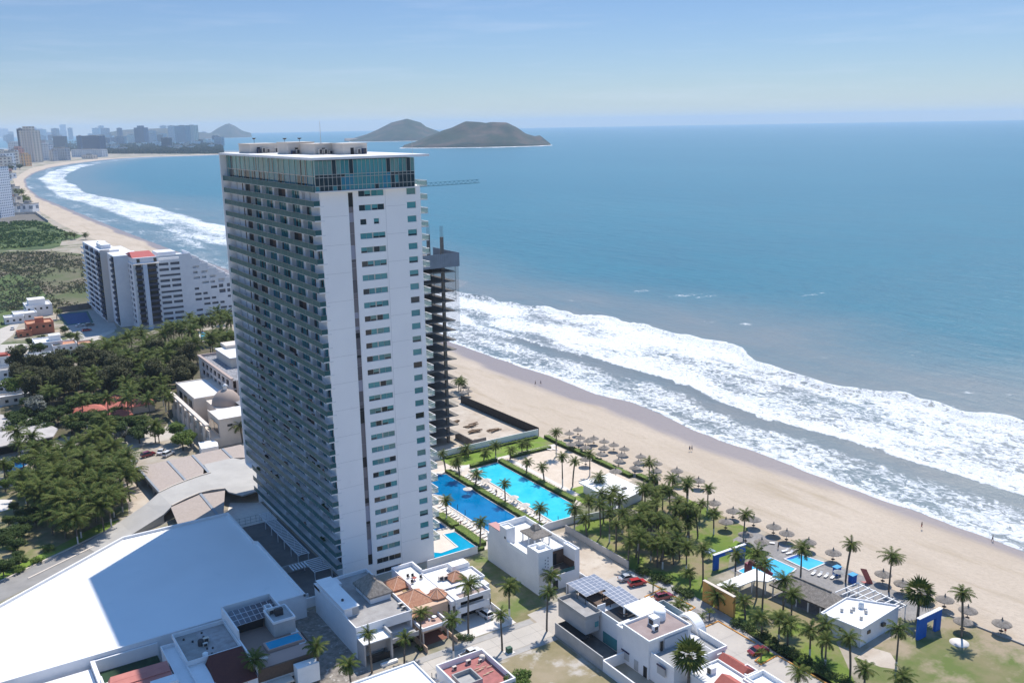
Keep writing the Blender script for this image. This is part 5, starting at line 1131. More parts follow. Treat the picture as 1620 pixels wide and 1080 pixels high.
# ---- bottom right house
t = TH('red_gable_house', 'low white house with red tiled gables at the bottom edge beside the parking lot', 'house', (42, -82, 0))
t.part('wall', MB().box(36.6, 44.4, -92, -78.4, 0, 4.4).box(44.4, 47.8, -84, -78.4, 0, 3.6), WHITE); t.part('roof', MB().box(36.8,44.2,-91.8,-78.6,4.4,4.44), ROOFW)
t.part('parapet', MB().ring(36.5,44.5,-92,-78.3,.22,4.4,4.9), WHITE2); t.part('air_conditioner', MB().box(39.9,41.2,-81.2,-80.0,4.44,5.7,0).box(39.82,39.9,-81,-80.2,4.6,5.5,1), [WHITE2, DMET])
b = MB(); b.quad((44.2,-84.6,4.2), (44.2,-78.0,4.2), (46.0,-78.0,5.6), (46.0,-84.6,5.6)); b.quad((46.0,-84.6,5.6), (46.0,-78.0,5.6), (48.4,-78.2,4.0), (48.4,-84.6,4.0)); b.tri((44.2,-84.6,4.2),(46,-84.6,5.6),(48.4,-84.6,4.0)); b.tri((48.4,-78.2,4.0),(46.0,-78.0,5.6),(44.2,-78,4.2)); b.quad((44.2,-78,4.2),(44.2,-84.6,4.2),(48.4,-84.6,4.0),(48.4,-78.2,4.0)); t.part('tiled_roof', b, mat('coral_tile', (0.42,0.13,0.10), (0.36,0.10,0.08), scale=1.5, rough=.8, bump=.4, bscale=5))
b = MB(); b.quad((38.6,-91,4.5), (38.6,-83.2,4.5), (40.6,-83.2,5.7), (40.6,-91,5.7)); b.quad((40.6,-91,5.7),(40.6,-83.2,5.7),(42.8,-83.2,4.5),(42.8,-91,4.5)); b.tri((38.6,-83.2,4.5),(42.8,-83.2,4.5),(40.6,-83.2,5.7)); t.part('tiled_roof', b, mat('coral_tile', (0,0,0)))
b = MB(); b.ring(45.0, 48.0, -85.4, -82.6, .25, 3.6, 4.8); b.ring(43.6, 49.0, -93, -85.6, .28, 3.8, 4.8); b.box(43.8,48.8,-92.8,-85.8,0,3.9); t.part('rear_parapet', b, WHITE2)
# ---- bottom centre: two houses seen from above
t = TH('plain_white_house', 'plain bright white flat roof at the bottom edge across the street', 'house', (-10, -50, 0))
t.part('wall', MB().box(-18, -4.4, -60, -45.4+.0, 0, 4.3), WHITE); t.part('roof', MB().box(-17.8,-4.6,-59.8,-45.6,4.3,4.34), WHITE2); t.part('parapet', MB().ring(-18.1,-4.3,-60,-45.3,.25,4.3,4.7), WHITE2)
t.part('front_step_wall', MB().box(-4.3,-2.0,-53,-52.8,0,3.4).box(-3.8,-1.4,-50.6,-50.4,0,2.6), WHITE)
t = TH('red_deck_house', 'small house with a low walled red roof deck full of clutter, below the pick-up truck', 'house', (2, -52, 0))
t.part('wall', MB().box(-1.8, 8.4, -62, -50.0, 0, 4.0), WHITE); t.part('roof', MB().box(-1.6,8.2,-61.8,-50.2,4.0,4.04), mat('red_deck', (.40,.15,.14), (.30,.12,.11), scale=.8, rough=.9)); t.part('parapet', MB().ring(-1.9,8.5,-62,-49.8,.3,4.0,5.2), WHITE)
t.part('stair_well', MB().ring(-.8,3.4,-58.5,-54.0,.25,4.04,5.0).box(-.5,3.1,-58.2,-54.3,4.04,4.1), CONC)
for (x, y, s) in [(1.2,-51.6,.6),(4.4,-51.4,.7),(6.6,-52.2,.5)]: acu(t, x, y, 4.04, s*1.4, CREAM)
tank(t, 7.4, -51.6, 4.04, .6, 1.0, CREAM)
b = MB()
for k in range(9): x = 3.8+rnd.uniform(0, 3); y = -55+rnd.uniform(-2, 2.2); b.box(x, x+rnd.uniform(.8,1.6), y, y+.15, 4.05+.03*k, 4.15+.03*k)
t.part('plank_pile', b, mat('pale_plank', (.5,.38,.26), rough=.9))
one('manhole_post', MB().tube((-2.2,-48.6,0),(-2.2,-48.6,3.0),.07,.06,6), DMET, 'short dark post at the kerb in front of the bottom houses', 'post', (-2.2,-48.6,0))
t = TH('transformer_box', 'green utility box on a white slab at the edge of the dry lot', 'utility box', (10.9,-50.4,0)); p = at(805.5,1031.5,0)
t.o.location = (p.x, p.y, 0); t.g = Vector((p.x, p.y, 0)); t.part('slab', MB().box(p.x-1,p.x+1,p.y-.9,p.y+.9,0,.12), PATHW); t.part('cabinet', MB().box(p.x-.55,p.x+.55,p.y-.5,p.y+.5,.12,1.2), mat('utility_green', (.03,.09,.06), rough=.6))
# ------------------------------------------------------------------ palms
def leafmat(name, c1, c2, c3, tr=.25):
    M = bpy.data.materials.new(name); M.use_nodes = True; n = M.node_tree.nodes; l = M.node_tree.links; b = n['Principled BSDF']
    oi = n.new('ShaderNodeObjectInfo'); g = n.new('ShaderNodeNewGeometry'); t = n.new('ShaderNodeTexNoise'); t.inputs['Scale'].default_value = 1.3; t.inputs['Detail'].default_value = 3; l.new(g.outputs['Position'], t.inputs['Vector'])
    x = n.new('ShaderNodeMix'); x.data_type = 'RGBA'; x.inputs[6].default_value = (*c1, 1); x.inputs[7].default_value = (*c2, 1); l.new(oi.outputs['Random'], x.inputs[0])
    r = n.new('ShaderNodeMapRange'); r.inputs[1].default_value = .42; r.inputs[2].default_value = .68; l.new(t.outputs['Fac'], r.inputs[0])
    y = n.new('ShaderNodeMix'); y.data_type = 'RGBA'; y.inputs[7].default_value = (*c3, 1); l.new(x.outputs[2], y.inputs[6]); l.new(r.outputs[0], y.inputs[0])
    l.new(y.outputs[2], b.inputs['Base Color']); b.inputs['Roughness'].default_value = .7; b.inputs['Specular IOR Level'].default_value = .12
    tb = n.new('ShaderNodeBsdfTranslucent'); l.new(y.outputs[2], tb.inputs['Color']); ms = n.new('ShaderNodeMixShader'); ms.inputs[0].default_value = tr
    o = n['Material Output']; l.new(b.outputs[0], ms.inputs[1]); l.new(tb.outputs[0], ms.inputs[2]); l.new(ms.outputs[0], o.inputs['Surface']); return M
FROND = leafmat('palm_frond', (0.038,0.074,0.012), (0.068,0.100,0.016), (0.135,0.145,0.032), .12)
DEAD = mat('dry_frond', (0.22,0.16,0.08), (0.15,0.11,0.06), scale=2., rough=.9)
BARK = mat('palm_bark', (0.17,0.145,0.12), (0.11,0.095,0.08), scale=2.5, rough=.95)
WBARK = mat('whitewashed_bark', (0.62,0.60,0.57), rough=.9)
def frond(b, az, el, L, w, droop, mi=0, n=11, twist=0.):
    p = Vector((0, 0, 0)); d = Vector((math.cos(az)*math.cos(el), math.sin(az)*math.cos(el), math.sin(el))); side = Vector((-math.sin(az), math.cos(az), 0)); st = L/n; e = el
    for i in range(n):
        s = i/n; e2 = el-droop*(s**1.3); d = Vector((math.cos(az)*math.cos(e2), math.sin(az)*math.cos(e2), math.sin(e2))); q = p+d*st
        up = side.cross(d)*-1
        ww = w*(math.sin(math.pi*(.12+.86*s))**.6)*random.uniform(.85, 1.1)
        for sg in (1, -1):
            tip = (p+q)*.5+side*sg*ww+d*ww*.55-Vector((0, 0, ww*random.uniform(.25, .6)))
            b.add([p, p+d*st*.97, tip], [(0, 1, 2)] if sg < 0 else [(1, 0, 2)], mi)
        b.add([p-side*.035, p+side*.035, q+side*.03, q-side*.03], [(0, 1, 2, 3)], mi)
        p = q
def crown_mb(seed, kind='coco', R=2.9):
    random.seed(seed); b = MB()
    if kind == 'coco':
        n = 30
        for i in range(n):
            s = i/n; az = i*2.399+random.uniform(-.25, .25); el = 1.25-1.65*s**.8+random.uniform(-.12, .12); L = R*random.uniform(.85, 1.12)*(0.8+.35*math.sin(math.pi*min(1, s+.15)))
            az += .35*math.sin(az)    # combed by the sea wind
            frond(b, az, el, L, .68*R/2.9, random.uniform(.95, 1.5), 0)
        for i in range(5): frond(b, random.uniform(0, 6.28), -.7, R*.75, .3, .9, 1)
        for i in range(5): a = random.uniform(0, 6.28); b.lathe([(0,-.62),(.13,-.5),(.13,-.4),(0,-.28)], 6, (.28*math.cos(a), .28*math.sin(a)), 1)
    elif kind == 'fan':
        for i in range(26):
            az = i*2.399; el = 1.2-2.1*(i/26); L = R*.78*random.uniform(.9, 1.1); c = Vector((math.cos(az)*math.cos(el), math.sin(az)*math.cos(el), math.sin(el)))*L*.34; ax = c.normalized(); sd_ = ax.cross(Vector((0,0,1))).normalized(); up = sd_.cross(ax)
            for k in range(7):
                a = (k-3)*.3; v = ax*math.cos(a)+sd_*math.sin(a); t_ = c+v*L*.82-Vector((0,0,.18*L*abs(a)+.05)); m_ = v.cross(up)*.1; b.add([c, c+v*L*.4+m_*1.6, t_, c+v*L*.4-m_*1.6], [(0,1,2,3)], 0)
            b.add([Vector((0,0,0)), c, c+sd_*.05], [(0,1,2)], 0)
        for i in range(70):
            a = random.uniform(0, 6.28); z0 = random.uniform(-.3, -1.6); r = .62-.12*abs(z0); b.add([(r*.5*math.cos(a), r*.5*math.sin(a), z0+.5), (r*math.cos(a+.25), r*math.sin(a+.25), z0-.55), (r*math.cos(a-.2), r*math.sin(a-.2), z0-.45)], [(0,1,2)], 1)
        b.lathe([(.25,0),(.5,-.4),(.55,-1.6),(.3,-2.2)], 9, (0,0), 1)
    elif kind == 'small':
        for i in range(11):
            az = i*2.399+random.uniform(-.2, .2); frond(b, az, random.uniform(.2, 1.0), R*.5, .34, random.uniform(.9, 1.4), 0, 7)
    me = MB.build(b, 'crown', [FROND, DEAD]); return me
def trunk_mb(seed, lean, white=False, bulge=1.0):
    random.seed(seed); b = MB(); n = 7; a = random.uniform(0, 6.28)
    pt = lambda s: Vector((lean*math.cos(a)*s**1.6, lean*math.sin(a)*s**1.6, s))
    for i in range(n):
        s0, s1 = i/n, (i+1)/n; r0 = .17*(1.35-.5*s0)*bulge; r1 = .17*(1.35-.5*s1)*bulge
        b.tube(pt(s0), pt(s1)+Vector((0,0,.002)), r0, r1, 7, 1 if (white and i < 2) else 0, cap=False)
    o = b.build('trunk', [BARK, WBARK]); return o, pt(1)
PROTO = {}
for i in range(6):
    cr_ = crown_mb(100+i, 'coco', [2.9,3.2,2.7,3.0,2.8,3.3][i]); tr_, top = trunk_mb(200+i, [.0,.35,.7,.2,.9,.5][i], i % 3 == 0); PROTO['coco', i] = (cr_.data, tr_.data, top); bpy.data.objects.remove(cr_); bpy.data.objects.remove(tr_)
cr_ = crown_mb(300, 'fan', 3.2); tr_, top = trunk_mb(301, .05, False, 1.5); PROTO['fan', 0] = (cr_.data, tr_.data, top); bpy.data.objects.remove(cr_); bpy.data.objects.remove(tr_)
cr_ = crown_mb(302, 'small', 2.6); tr_, top = trunk_mb(303, .05, False, .7); PROTO['small', 0] = (cr_.data, tr_.data, top); bpy.data.objects.remove(cr_); bpy.data.objects.remove(tr_)
NPALM = 0
def palm(x, y, h, label, group=None, kind='coco', s=1.0, seed=None, parts=True):
    """h: height of the crown's heart"""
    global NPALM; NPALM += 1
    r = random.Random(int(x*131+y*17) if seed is None else seed); v = r.randrange(6) if kind == 'coco' else 0
    cd, td, top = PROTO[kind, v]; rot = r.uniform(0, 6.28)
    root = thing('palm_tree', label, 'palm', (x, y, 0), rot, group)
    tr = bpy.data.objects.new('trunk', td); COL.objects.link(tr); tr.parent = root; tr.scale = (1, 1, h)
    c = bpy.data.objects.new('crown', cd); COL.objects.link(c); c.parent = root; c.location = (top.x, top.y, h); c.rotation_euler[2] = r.uniform(0, 6.28); q = s*r.uniform(.9, 1.12); c.scale = (q, q, q*r.uniform(.9, 1.1))
    return root
def palm_px(bx, by, ty, label, group=None, kind='coco', s=1.0, hmin=2.5):
    p = at(bx, by, 0); h = max(hmin, hat(bx, ty, p)-.2); return palm(p.x, p.y, h, label, group, kind, s)
GS = 'palms along the street'
for (bx, by, ty, lab, s) in [(504.6,1085,1022,'street palm in front of the rubble lot, leftmost of the street palms',.95),(556,1092,1047,'street palm nearest the bottom edge between the rubble lot and the thatched hut house',.95),
    (588.4,1063.7,996,'slim street palm in front of the grey garage frame',.8),(640,1050.7,1012,'bright street palm in front of the dark garage',.85),(665.6,1027,965,'street palm in front of the peach terrace',.95),
    (718,1048,978,'street palm between the peach house and the pick-up truck',.9),(741,1001.5,923,'tall street palm in front of the white modern house',1.0),(806,975.6,926,'palm on the weedy lot beside the tall white palapa house',1.1),
    (794.5,1028.7,974,'lone street palm at the edge of the concrete street by the utility box',.9),(870,946,908,'palm in front of the garage of the palapa house',.95),(865,998,935,'palm at the kerb below the palapa house, nearest the solar roof house',.8),
    (1072,981.5,955,'palm in the parking bay beside the white arch screen',1.0),(1260,1088,1065,'palm at the bottom edge in the lower parking lot',1.0)]:
    palm_px(bx, by, ty, lab, GS, 'coco', s*.86)
palm_px(1089, 1101, 1034, 'big shaggy fan palm in front of the white tank house', None, 'fan', 1.5); palm_px(1451.4, 981, 934, 'fan palm with a thick skirt of dead leaves beside the blue portal', None, 'fan', 1.35)
p_ = at(409, 1100, 0); palm(p_.x, p_.y, 7.5, 'palm in front of the tile roof house at the bottom edge', GS, 'coco', .9)
GP = 'palms round the big pools'
pp = [(705,746,717),(728,758,727),(741,722,709),(752.5,772,749),(784.5,727,704),(807,727,711),(826,720,702),(834,716,700),(832.5,752.5,729),(861,763,738),(890,770,721),(906,769,729),(933,752.5,717),(880,722,683),(799.6,798,765),(707,824,790),(759.7,866,824),(853.7,832,803),(945,778,754),(765,733,716),(722,745,735)]
lb = ['palm at the tower corner end of the white terrace','palm standing in the hedge at the far end of the deep blue pool','palm against the white boundary wall near the bare columns','palm on the hedge beside the head of the turquoise pool','palm with a wide crown on the lawn by the white boundary wall','small palm between lawn and pale path','palm on the lawn below the white wall, left of its pair','palm on the lawn below the white wall, right of its pair','palm in the hedge at the sea side of the turquoise pool, farthest from the street','palm at the edge of the sand court beside the pale path','tall thin palm standing on the sand court, left of its pair','tall thin palm standing on the sand court, right of its pair','thin palm at the hedge under the umbrellas','palm at the far corner of the sand court where the path ends','broad dark palm in the middle of the terrace between the pools','palm between the deep blue pool and the tower balconies','palm at the end of the hedge beside the small light blue pool','palm at the street end of the terrace between the two big pools','palm standing in front of the white flat beach pavilion roof','palm on the lawn beside the second bend of the white wall','tiny palm below the white wall near the tower']
for (q, l_) in zip(pp, lb): palm_px(*q, l_, GP, 'coco', .8)
GG = 'palms in the garden by the beach'
gp = [(1027,763,731,'palm at the hedge behind the beach pavilion beside the umbrellas'),(1063,782,757,'palm at the sand edge beside the umbrella rows, left of two'),(1088,792,760,'palm at the sand edge beside the umbrella rows, right of two'),(1119,810,772,'palm leaning over the sand between two lone umbrellas'),(1107,820,793,'palm in shade at the sand edge behind the lawn'),(1129,845,811,'dark palm on the open lawn beside a thatched umbrella'),
      (1176,857,812,'palm at the lawn corner next to the stone terrace'),(1018,852,808,'palm in the middle of the palm garden with a clear trunk'),(1090,852,800,'tall palm on the bright lawn'),(1104,850,812,'palm on the bright lawn next to the tall one'),(1065,842,803,'palm in the garden behind the lawn'),(1034,850,815,'palm in the garden, trunk bare at half height'),(1048,857,825,'short palm in the dense part of the garden'),
      (993,897,856,'palm behind the long low garden wall'),(1040,897,861,'palm above the parked silver car'),(1075,885,850,'palm between the parking lot and the lawn'),(1112,921.5,866,'tall palm beside the ochre wall'),(1092,928,904,'low palm at the parking kerb'),(1163,914,875,'palm beside the blue portal by the stepped pool'),(1197,945,875,'tall leaning palm in front of the white canopy, left of two'),(1206,962,890,'tall leaning palm in front of the white canopy, right of two'),
      (1239,964,916,'palm in front of the thatched hall'),(1251,993,938,'palm on the lawn in front of the thatched hall'),(1266.6,911.5,866,'palm beside the rectangular turquoise pool'),(1179,979,951,'low palm on the lawn beside the ochre wall'),(1205,1005,975,'low palm on the lawn by the hedge bank'),(1231.7,1012.6,975,'shaggy palm on the lawn by the dark hedge bank'),(1281,1036.7,994,'drooping palm at the hedge bank below the beach club'),(1305,1053.5,1011,'drooping palm at the end of the hedge bank'),
      (1345,1068,1006,'palm beside the sand patch, left of the blue portal'),(1337.6,921,857,'tall palm on the stone paving beside the red slide'),(1406,935.6,879,'tall palm behind the white beam pergola'),(1521,1008,937,'palm standing beside the round white terrace'),(1416.5,1065.6,992,'tall palm on the patchy lawn in front of the blue portal'),(1367,1087,1057,'palm at the bottom edge under the sand patch'),(1425,1098,1068,'palm crown at the very bottom edge of the patchy lawn'),(1136.6,964,941,'small palm leaning on the ochre wall'),(1150,955,930,'palm at the corner of the white canopy'),(1300,1032,985,'palm beside the white wall of the beach club'),(1246,1020,985,'palm in the middle of the hedge bank')]
for (bx, by, ty, lab) in gp: palm_px(bx, by, ty, lab, GG, 'coco', .88)
r_ = random.Random(5); made = 0; spots = []
for (poly, n, h0, h1) in [([(62,-6),(79,-7),(80,-16),(70,-30),(62,-30)], 18, 5, 9), ([(80,-6),(101,0),(100,-12),(84,-16)], 8, 6, 9), ([(70,-18),(92,-14),(90,-27),(74,-32)], 10, 5, 8), ([(62,-31),(76,-32),(74,-42),(62.5,-41)], 7, 4, 8)]:
    k = 0; tries = 0
    while k < n and tries < 4000:
        tries += 1
        x = r_.uniform(60, 104); y = r_.uniform(-62, 8)
        if inpoly(x, y, poly) and all((x-a)**2+(y-b)**2 > 2.6**2 for a, b in spots): spots.append((x, y)); k += 1; palm(x, y, r_.uniform(h0, h1), 'coconut palm in the dense clump between the garden wall and the beach pavilion' if x < 80 else 'coconut palm in the loose stand on the garden lawn', 'clump palms one cannot tell apart' if x < 80 else 'lawn palms one cannot tell apart', 'coco', .9)
for (x, y, lab) in [(58.2,-44.0,'little palm at the upper orange kerb corner'),(58.0,-47.2,'little palm below the orange kerb beside the parked red car'),(57.3,-56.6,'small palm at the kerb tip beside the arch screen'),(57.2,-61,'small bright palm in the paved corner by the ochre wall'),(59.8,-60.6,'small palm in the paved corner nearest the ochre doorway'),(60.4,-77,'small palm at the top of the planted island'),(57,-78,'small bright palm at the tip of the planted island')]:
    palm(x, y, 1.7, lab, 'small kerb palms', 'small', 1.0)
# ------------------------------------------------------------------ broadleaf trees and shrubs
LF1 = leafmat('tree_leaves', (0.028,0.056,0.014), (0.048,0.078,0.018), (0.075,0.110,0.026), .1); LF2 = leafmat('bright_leaves', (0.07,0.13,0.025), (0.10,0.16,0.03), (0.15,0.19,0.045), .2); LF3 = leafmat('olive_needles', (0.040,0.048,0.018), (0.060,0.064,0.026), (0.100,0.098,0.042), .08); LF4 = leafmat('grey_leaves', (0.13,0.15,0.12), (0.16,0.17,0.14), (0.21,0.21,0.19), .1)
BK = mat('tree_bark', (0.12,0.10,0.08), (0.08,0.065,0.05), scale=3., rough=.95)
def tree_proto(seed, R, H, n, leaf, trunkh, blobs, flat=.7):
    random.seed(seed); b = MB(); cs = [(Vector((random.uniform(-1, 1)*R*.6, random.uniform(-1, 1)*R*.6, random.uniform(.0, 1)*H*.55)), random.uniform(.35, .62)*R) for _ in range(blobs)]
    for i in range(n):
        c, r = random.choice(cs); v = Vector((random.gauss(0, 1), random.gauss(0, 1), random.gauss(0, 1))).normalized(); rr = r*random.uniform(.55, 1.05)
        p = c+Vector((v.x*rr, v.y*rr, v.z*rr*flat)); p.z += H*.22
        s = leaf*random.uniform(.6, 1.5); a = Vector((random.gauss(0, 1), random.gauss(0, 1), random.gauss(0, .6))).normalized(); q = a.cross(Vector((0, 0, 1))+v*.8).normalized()
        b.add([p-a*s, p-q*s*.5, p+a*s, p+q*s*.5], [(0, 1, 2, 3)], 0)
    cro = b.build('crown', LF1); t_ = MB(); t_.tube((0,0,0), (.1,.05,trunkh), R*.07, R*.05, 7)
    for c, r in cs[:6]: t_.tube((.1,.05,trunkh*.9), (c.x, c.y, trunkh+c.z+H*.1), R*.04, R*.015, 5)
    tru = t_.build('trunk', BK); d = (cro.data, tru.data, trunkh); bpy.data.objects.remove(cro); bpy.data.objects.remove(tru); return d
TP = {('round', 0): tree_proto(1, 3.2, 3.6, 2600, .27, 2.2, 10), ('round', 1): tree_proto(2, 3.6, 3.2, 2800, .29, 2.0, 12), ('round', 2): tree_proto(3, 2.8, 4.0, 2300, .27, 2.4, 9),
      ('tall', 0): tree_proto(4, 2.8, 7.5, 3400, .31, 3.0, 16, .9), ('tall', 1): tree_proto(5, 3.1, 8.5, 3800, .31, 3.2, 18, .9), ('tall', 2): tree_proto(6, 2.4, 6.5, 2900, .31, 2.6, 14, .9), ('bush', 0): tree_proto(7, 1.5, 1.2, 500, .18, .3, 7), ('bush', 1): tree_proto(8, 1.9, 1.0, 600, .18, .3, 8)}
def leafcopy(key, m):
    k = (key, m.name)
    if k not in TPM:
        d = TP[key][0].copy(); d.materials.clear(); d.materials.append(m); TPM[k] = d
    return TPM[k]
TPM = {}
def tree(x, y, kind, m, s, label, group=None, cat='tree', name='tree', z=0, sz=1.0):
    r = random.Random(int(x*77+y*13)); v = r.randrange(2 if kind == 'bush' else 3); cd = leafcopy((kind, v), m); _, td, th = TP[kind, v]
    root = thing(name, label, cat, (x, y, z), r.uniform(0, 6.28), group); root.scale = (s, s, s*sz)
    t_ = bpy.data.objects.new('trunk', td); COL.objects.link(t_); t_.parent = root; c = bpy.data.objects.new('crown', cd); COL.objects.link(c); c.parent = root; c.location = (0, 0, th); return root
p = at(826, 1075, 4); tree(p.x, p.y, 'round', LF2, .9, 'round leafy green tree beside the red roof deck at the bottom edge')
for (bx, by, lab) in [(728,1008,'small round shrub at the kerb in front of the peach house'),(744,1012,'small shrub at the foot of the tall street palm'),(665,1028,'low shrub at the kerb in front of the carport')]: p = at(bx, by, 0); tree(p.x, p.y, 'bush', LF1, .7, lab, None, 'shrub', 'shrub')
for i in range(13):        # planted bank between parking lot and lawn
    y = -66-i*3.0; tree(63.4+.15*math.sin(i), y, 'bush', LF1, 1.0, 'dark clipped shrub in the long bank between the parking lot and the lawn', 'shrubs along the parking bank', 'shrub', 'shrub')
for (x, y) in [(62.6,-36),(62.8,-39.5),(63.5,-42.5),(62.6,-48),(63,-51)]: tree(x, y, 'bush', LF1, 1.1, 'leafy shrub between the upper parking kerb and the garden', 'shrubs by the upper parking lot', 'shrub', 'shrub')
# ------------------------------------------------------------------ thatched beach umbrellas
def umb(R=1.75):
    random.seed(3); b = MB(); pr = [(R, 2.02), (R*.98, 2.12), (R*.55, 2.52), (R*.16, 2.85), (R*.13, 2.9)]; b.lathe(pr, 18, smooth=False)
    b.lathe([(R, 2.02), (R*.5, 2.3), (.1, 2.5)][::-1], 18)
    for i in range(60): a = random.uniform(0, 6.28); b.add([(R*.9*math.cos(a-.06), R*.9*math.sin(a-.06), 2.14), (R*.9*math.cos(a+.06), R*.9*math.sin(a+.06), 2.14), (R*1.07*math.cos(a), R*1.07*math.sin(a), 1.93+random.uniform(-.06, .04))], [(0,1,2)])
    c = b.build('canopy', THATCH); k = MB(); k.lathe([(.2, 2.86), (.1, 3.15), (.13, 3.3), (.05, 3.42), (0, 3.45)], 8); kn = k.build('cap', THATCH); p = MB(); p.tube((0,0,0), (0,0,2.5), .07, .06, 7); po = p.build('pole', BROWNW)
    tt = MB(); tt.lathe([(0,.62),(.42,.62),(.42,.56)], 12); tb = tt.build('table', BROWNW)
    d = [c.data, kn.data, po.data, tb.data]
    for o in (c, kn, po, tb): bpy.data.objects.remove(o)
    return d
UM = umb()
def umbrella(x, y, label, group='thatched umbrellas on the beach', s=1.0, z=0.0):
    root = thing('beach_umbrella', label, 'umbrella', (x, y, z), random.uniform(0, 6), group); root.scale = (s, s, s)
    for nm, d in zip(('canopy', 'cap', 'pole', 'table'), UM): o = bpy.data.objects.new(nm, d); COL.objects.link(o); o.parent = root
    return root
c4 = lambda x, y: (860+x/4.05, 640+y/4.05)
c7 = lambda x, y: (1260+x/4.153, 820+y/4.153)
clus = [(165,180),(220,158),(235,208),(285,228),(322,212),(225,240),(175,250),(268,270),(388,232),(450,254),(388,272),(517,280),(367,312),(500,318),(480,356),(623,328),(608,368),(585,400),(727,373),(723,418),(715,466)]
for q in clus: p = at(*c4(*q), 2.3); umbrella(p.x, p.y, 'thatched umbrella in the crowded rows beside the sand court hedge', 'umbrellas in the crowded rows')
for q, lab in [((854,424),'lone thatched umbrella on the sand just past the crowded rows'),((862,474),'thatched umbrella half hidden behind the palms near the sand'),((993,487),'thatched umbrella on the sand above a leaning palm'),((1092,630),'thatched umbrella at the sand edge of the lawn'),((1214,682),'thatched umbrella above the end of the lawn'),((1168,750),'large thatched umbrella on the lawn with a round shadow'),((1347,735),'thatched umbrella on the sand beside the lawn corner'),((1474,782),'thatched umbrella on the sand, middle of the three above the pools'),((1558,824),'paler thatched umbrella on the sand nearest the rectangular pool'),((270,350),'thatched umbrella on the sand court side of the hedge'),((462,427),'thatched umbrella at the corner of the white flat roof'),((1398,880),'thatched umbrella on the grey paving'),((1295,832),'thatched umbrella on the paving behind the corner palm'),((560,690),'pale thatched umbrella on the garden lawn'),((840,600),'pale thatched umbrella among the palms behind the pavilion')]:
    p = at(*c4(*q), 2.3); umbrella(p.x, p.y, lab, 'separate thatched umbrellas', 1.12)
for q, lab in [((80,155),'thatched umbrella at the corner of the rectangular pool'),((242,225),'thatched umbrella beside the tall palm on the paving'),((570,365),'thatched umbrella on the sand right of the red slide'),((697,428),'thatched umbrella on the sand above the beam pergola'),((850,478),'thatched umbrella mostly behind the skirted fan palm'),((975,532),'thatched umbrella on the sand above the blue portal'),((1127,603),'thatched umbrella beside the lawn kerb'),((1095,675),'thatched umbrella over the round white terrace'),((1350,690),'rightmost thatched umbrella, alone on the sand')]:
    p = at(*c7(*q), 2.3); umbrella(p.x, p.y, lab, 'separate thatched umbrellas', 1.12)
for (x, y) in [(737,612),(741,618),(733,620)]: p = at(x, y, 2.3); umbrella(p.x, p.y, 'small faraway thatched umbrella behind the black fence', 'umbrellas behind the black fence')
for (x, y, h) in [(726,618,602),(729,622,604)]: palm_px(x, y, h, 'faraway palm behind the black fence beside the bare columns', 'palms behind the black fence', 'coco', .9)
# ------------------------------------------------------------------ loungers, parasols, pool posts
def lounger_data():
    b = MB(); b.box(-.33, .33, -.95, .45, .28, .36); b.quad((-.33,.45,.36),(.33,.45,.36),(.33,.98,.78),(-.33,.98,.78)); b.quad((.33,.45,.30),(-.33,.45,.30),(-.33,.98,.72),(.33,.98,.72)); b.quad((-.33,.98,.72),(-.33,.98,.78),(.33,.98,.78),(.33,.98,.72))
    for x in (-.3, .26):
        for y in (-.9, .4): b.box(x, x+.04, y, y+.04, 0, .28)
    o = b.build('sun_lounger', mat('white_lounger', (.80,.78,.75), rough=.7)); d = o.data; bpy.data.objects.remove(o); return d
LD = lounger_data()
def lounger(x, y, rot, label, group): o = bpy.data.objects.new('sun_lounger', LD); COL.objects.link(o); o.location = (x, y, .02); o.rotation_euler[2] = rot; return tag(o, label, 'lounger', group)
r_ = random.Random(9)
for i in range(26): lounger(59.4+r_.uniform(-.2, .2), .5+i*1.75+r_.uniform(-.3, .3), math.radians(-70+r_.uniform(-12, 12)), 'white sun lounger in the row on the terrace between the two big pools', 'loungers between the two big pools')
for i in range(17): lounger(41.6+r_.uniform(-.2, .2), .2+i*1.75+r_.uniform(-.2, .2), math.radians(-70+r_.uniform(-10, 10)), 'white sun lounger in the row between the deep blue pool and the small hedges', 'loungers beside the small hedges')
for (x, y, rt, lab) in [(99.0,-47.3,-100,'white lounger above the rectangular pool, left of two'),(98.9,-48.8,-100,'white lounger above the rectangular pool, right of two'),(95.2,-59.4,-75,'white lounger nearest the rectangular pool in the row of four'),(95.9,-60.7,-75,'second white lounger in the row of four by the rectangular pool'),(96.6,-62.0,-75,'third white lounger in the row of four by the rectangular pool'),(97.3,-63.3,-75,'white lounger nearest the blue hut in the row of four'),(94.2,51.6-2.6,30,'white lounger at the far corner of the sand court, left of two'),(95.8,48.0,30,'white lounger at the far corner of the sand court, right of two'),(99.6,-42.2,40,'single white lounger on the paving beside the umbrella')]: lounger(x, y, math.radians(rt), lab, None)
def parasol(x, y, label, z=.0, R=1.5, m=None):
    t = TH('parasol', label, 'parasol', (x, y, z)); b = MB(); b.lathe([(R, z+2.0), (0, z+2.6)], 8, (x, y), smooth=False); b.lathe([(0, z+2.55), (R, z+1.96)], 8, (x, y), smooth=False); t.part('canopy', b, m or mat('cream_canvas', (.62,.56,.50), rough=.9)); b = MB(); b.tube((x,y,z), (x,y,z+2.5), .04, None, 6); t.part('pole', b, METAL)
for (px, py, lab) in [(770,758,'cream parasol at the top end of the turquoise pool'),(813,785,'cream parasol over the edge of the turquoise pool beside the broad palm'),(831,797,'cream parasol over the turquoise pool nearest the street'),(757,745,'cream parasol on the white terrace near the tower'),(740,772,'cream parasol beside the hedge between the pools'),(728,742,'cream parasol at the far head of the white terrace')]: p = at(px, py, 2.2); parasol(p.x, p.y, lab)
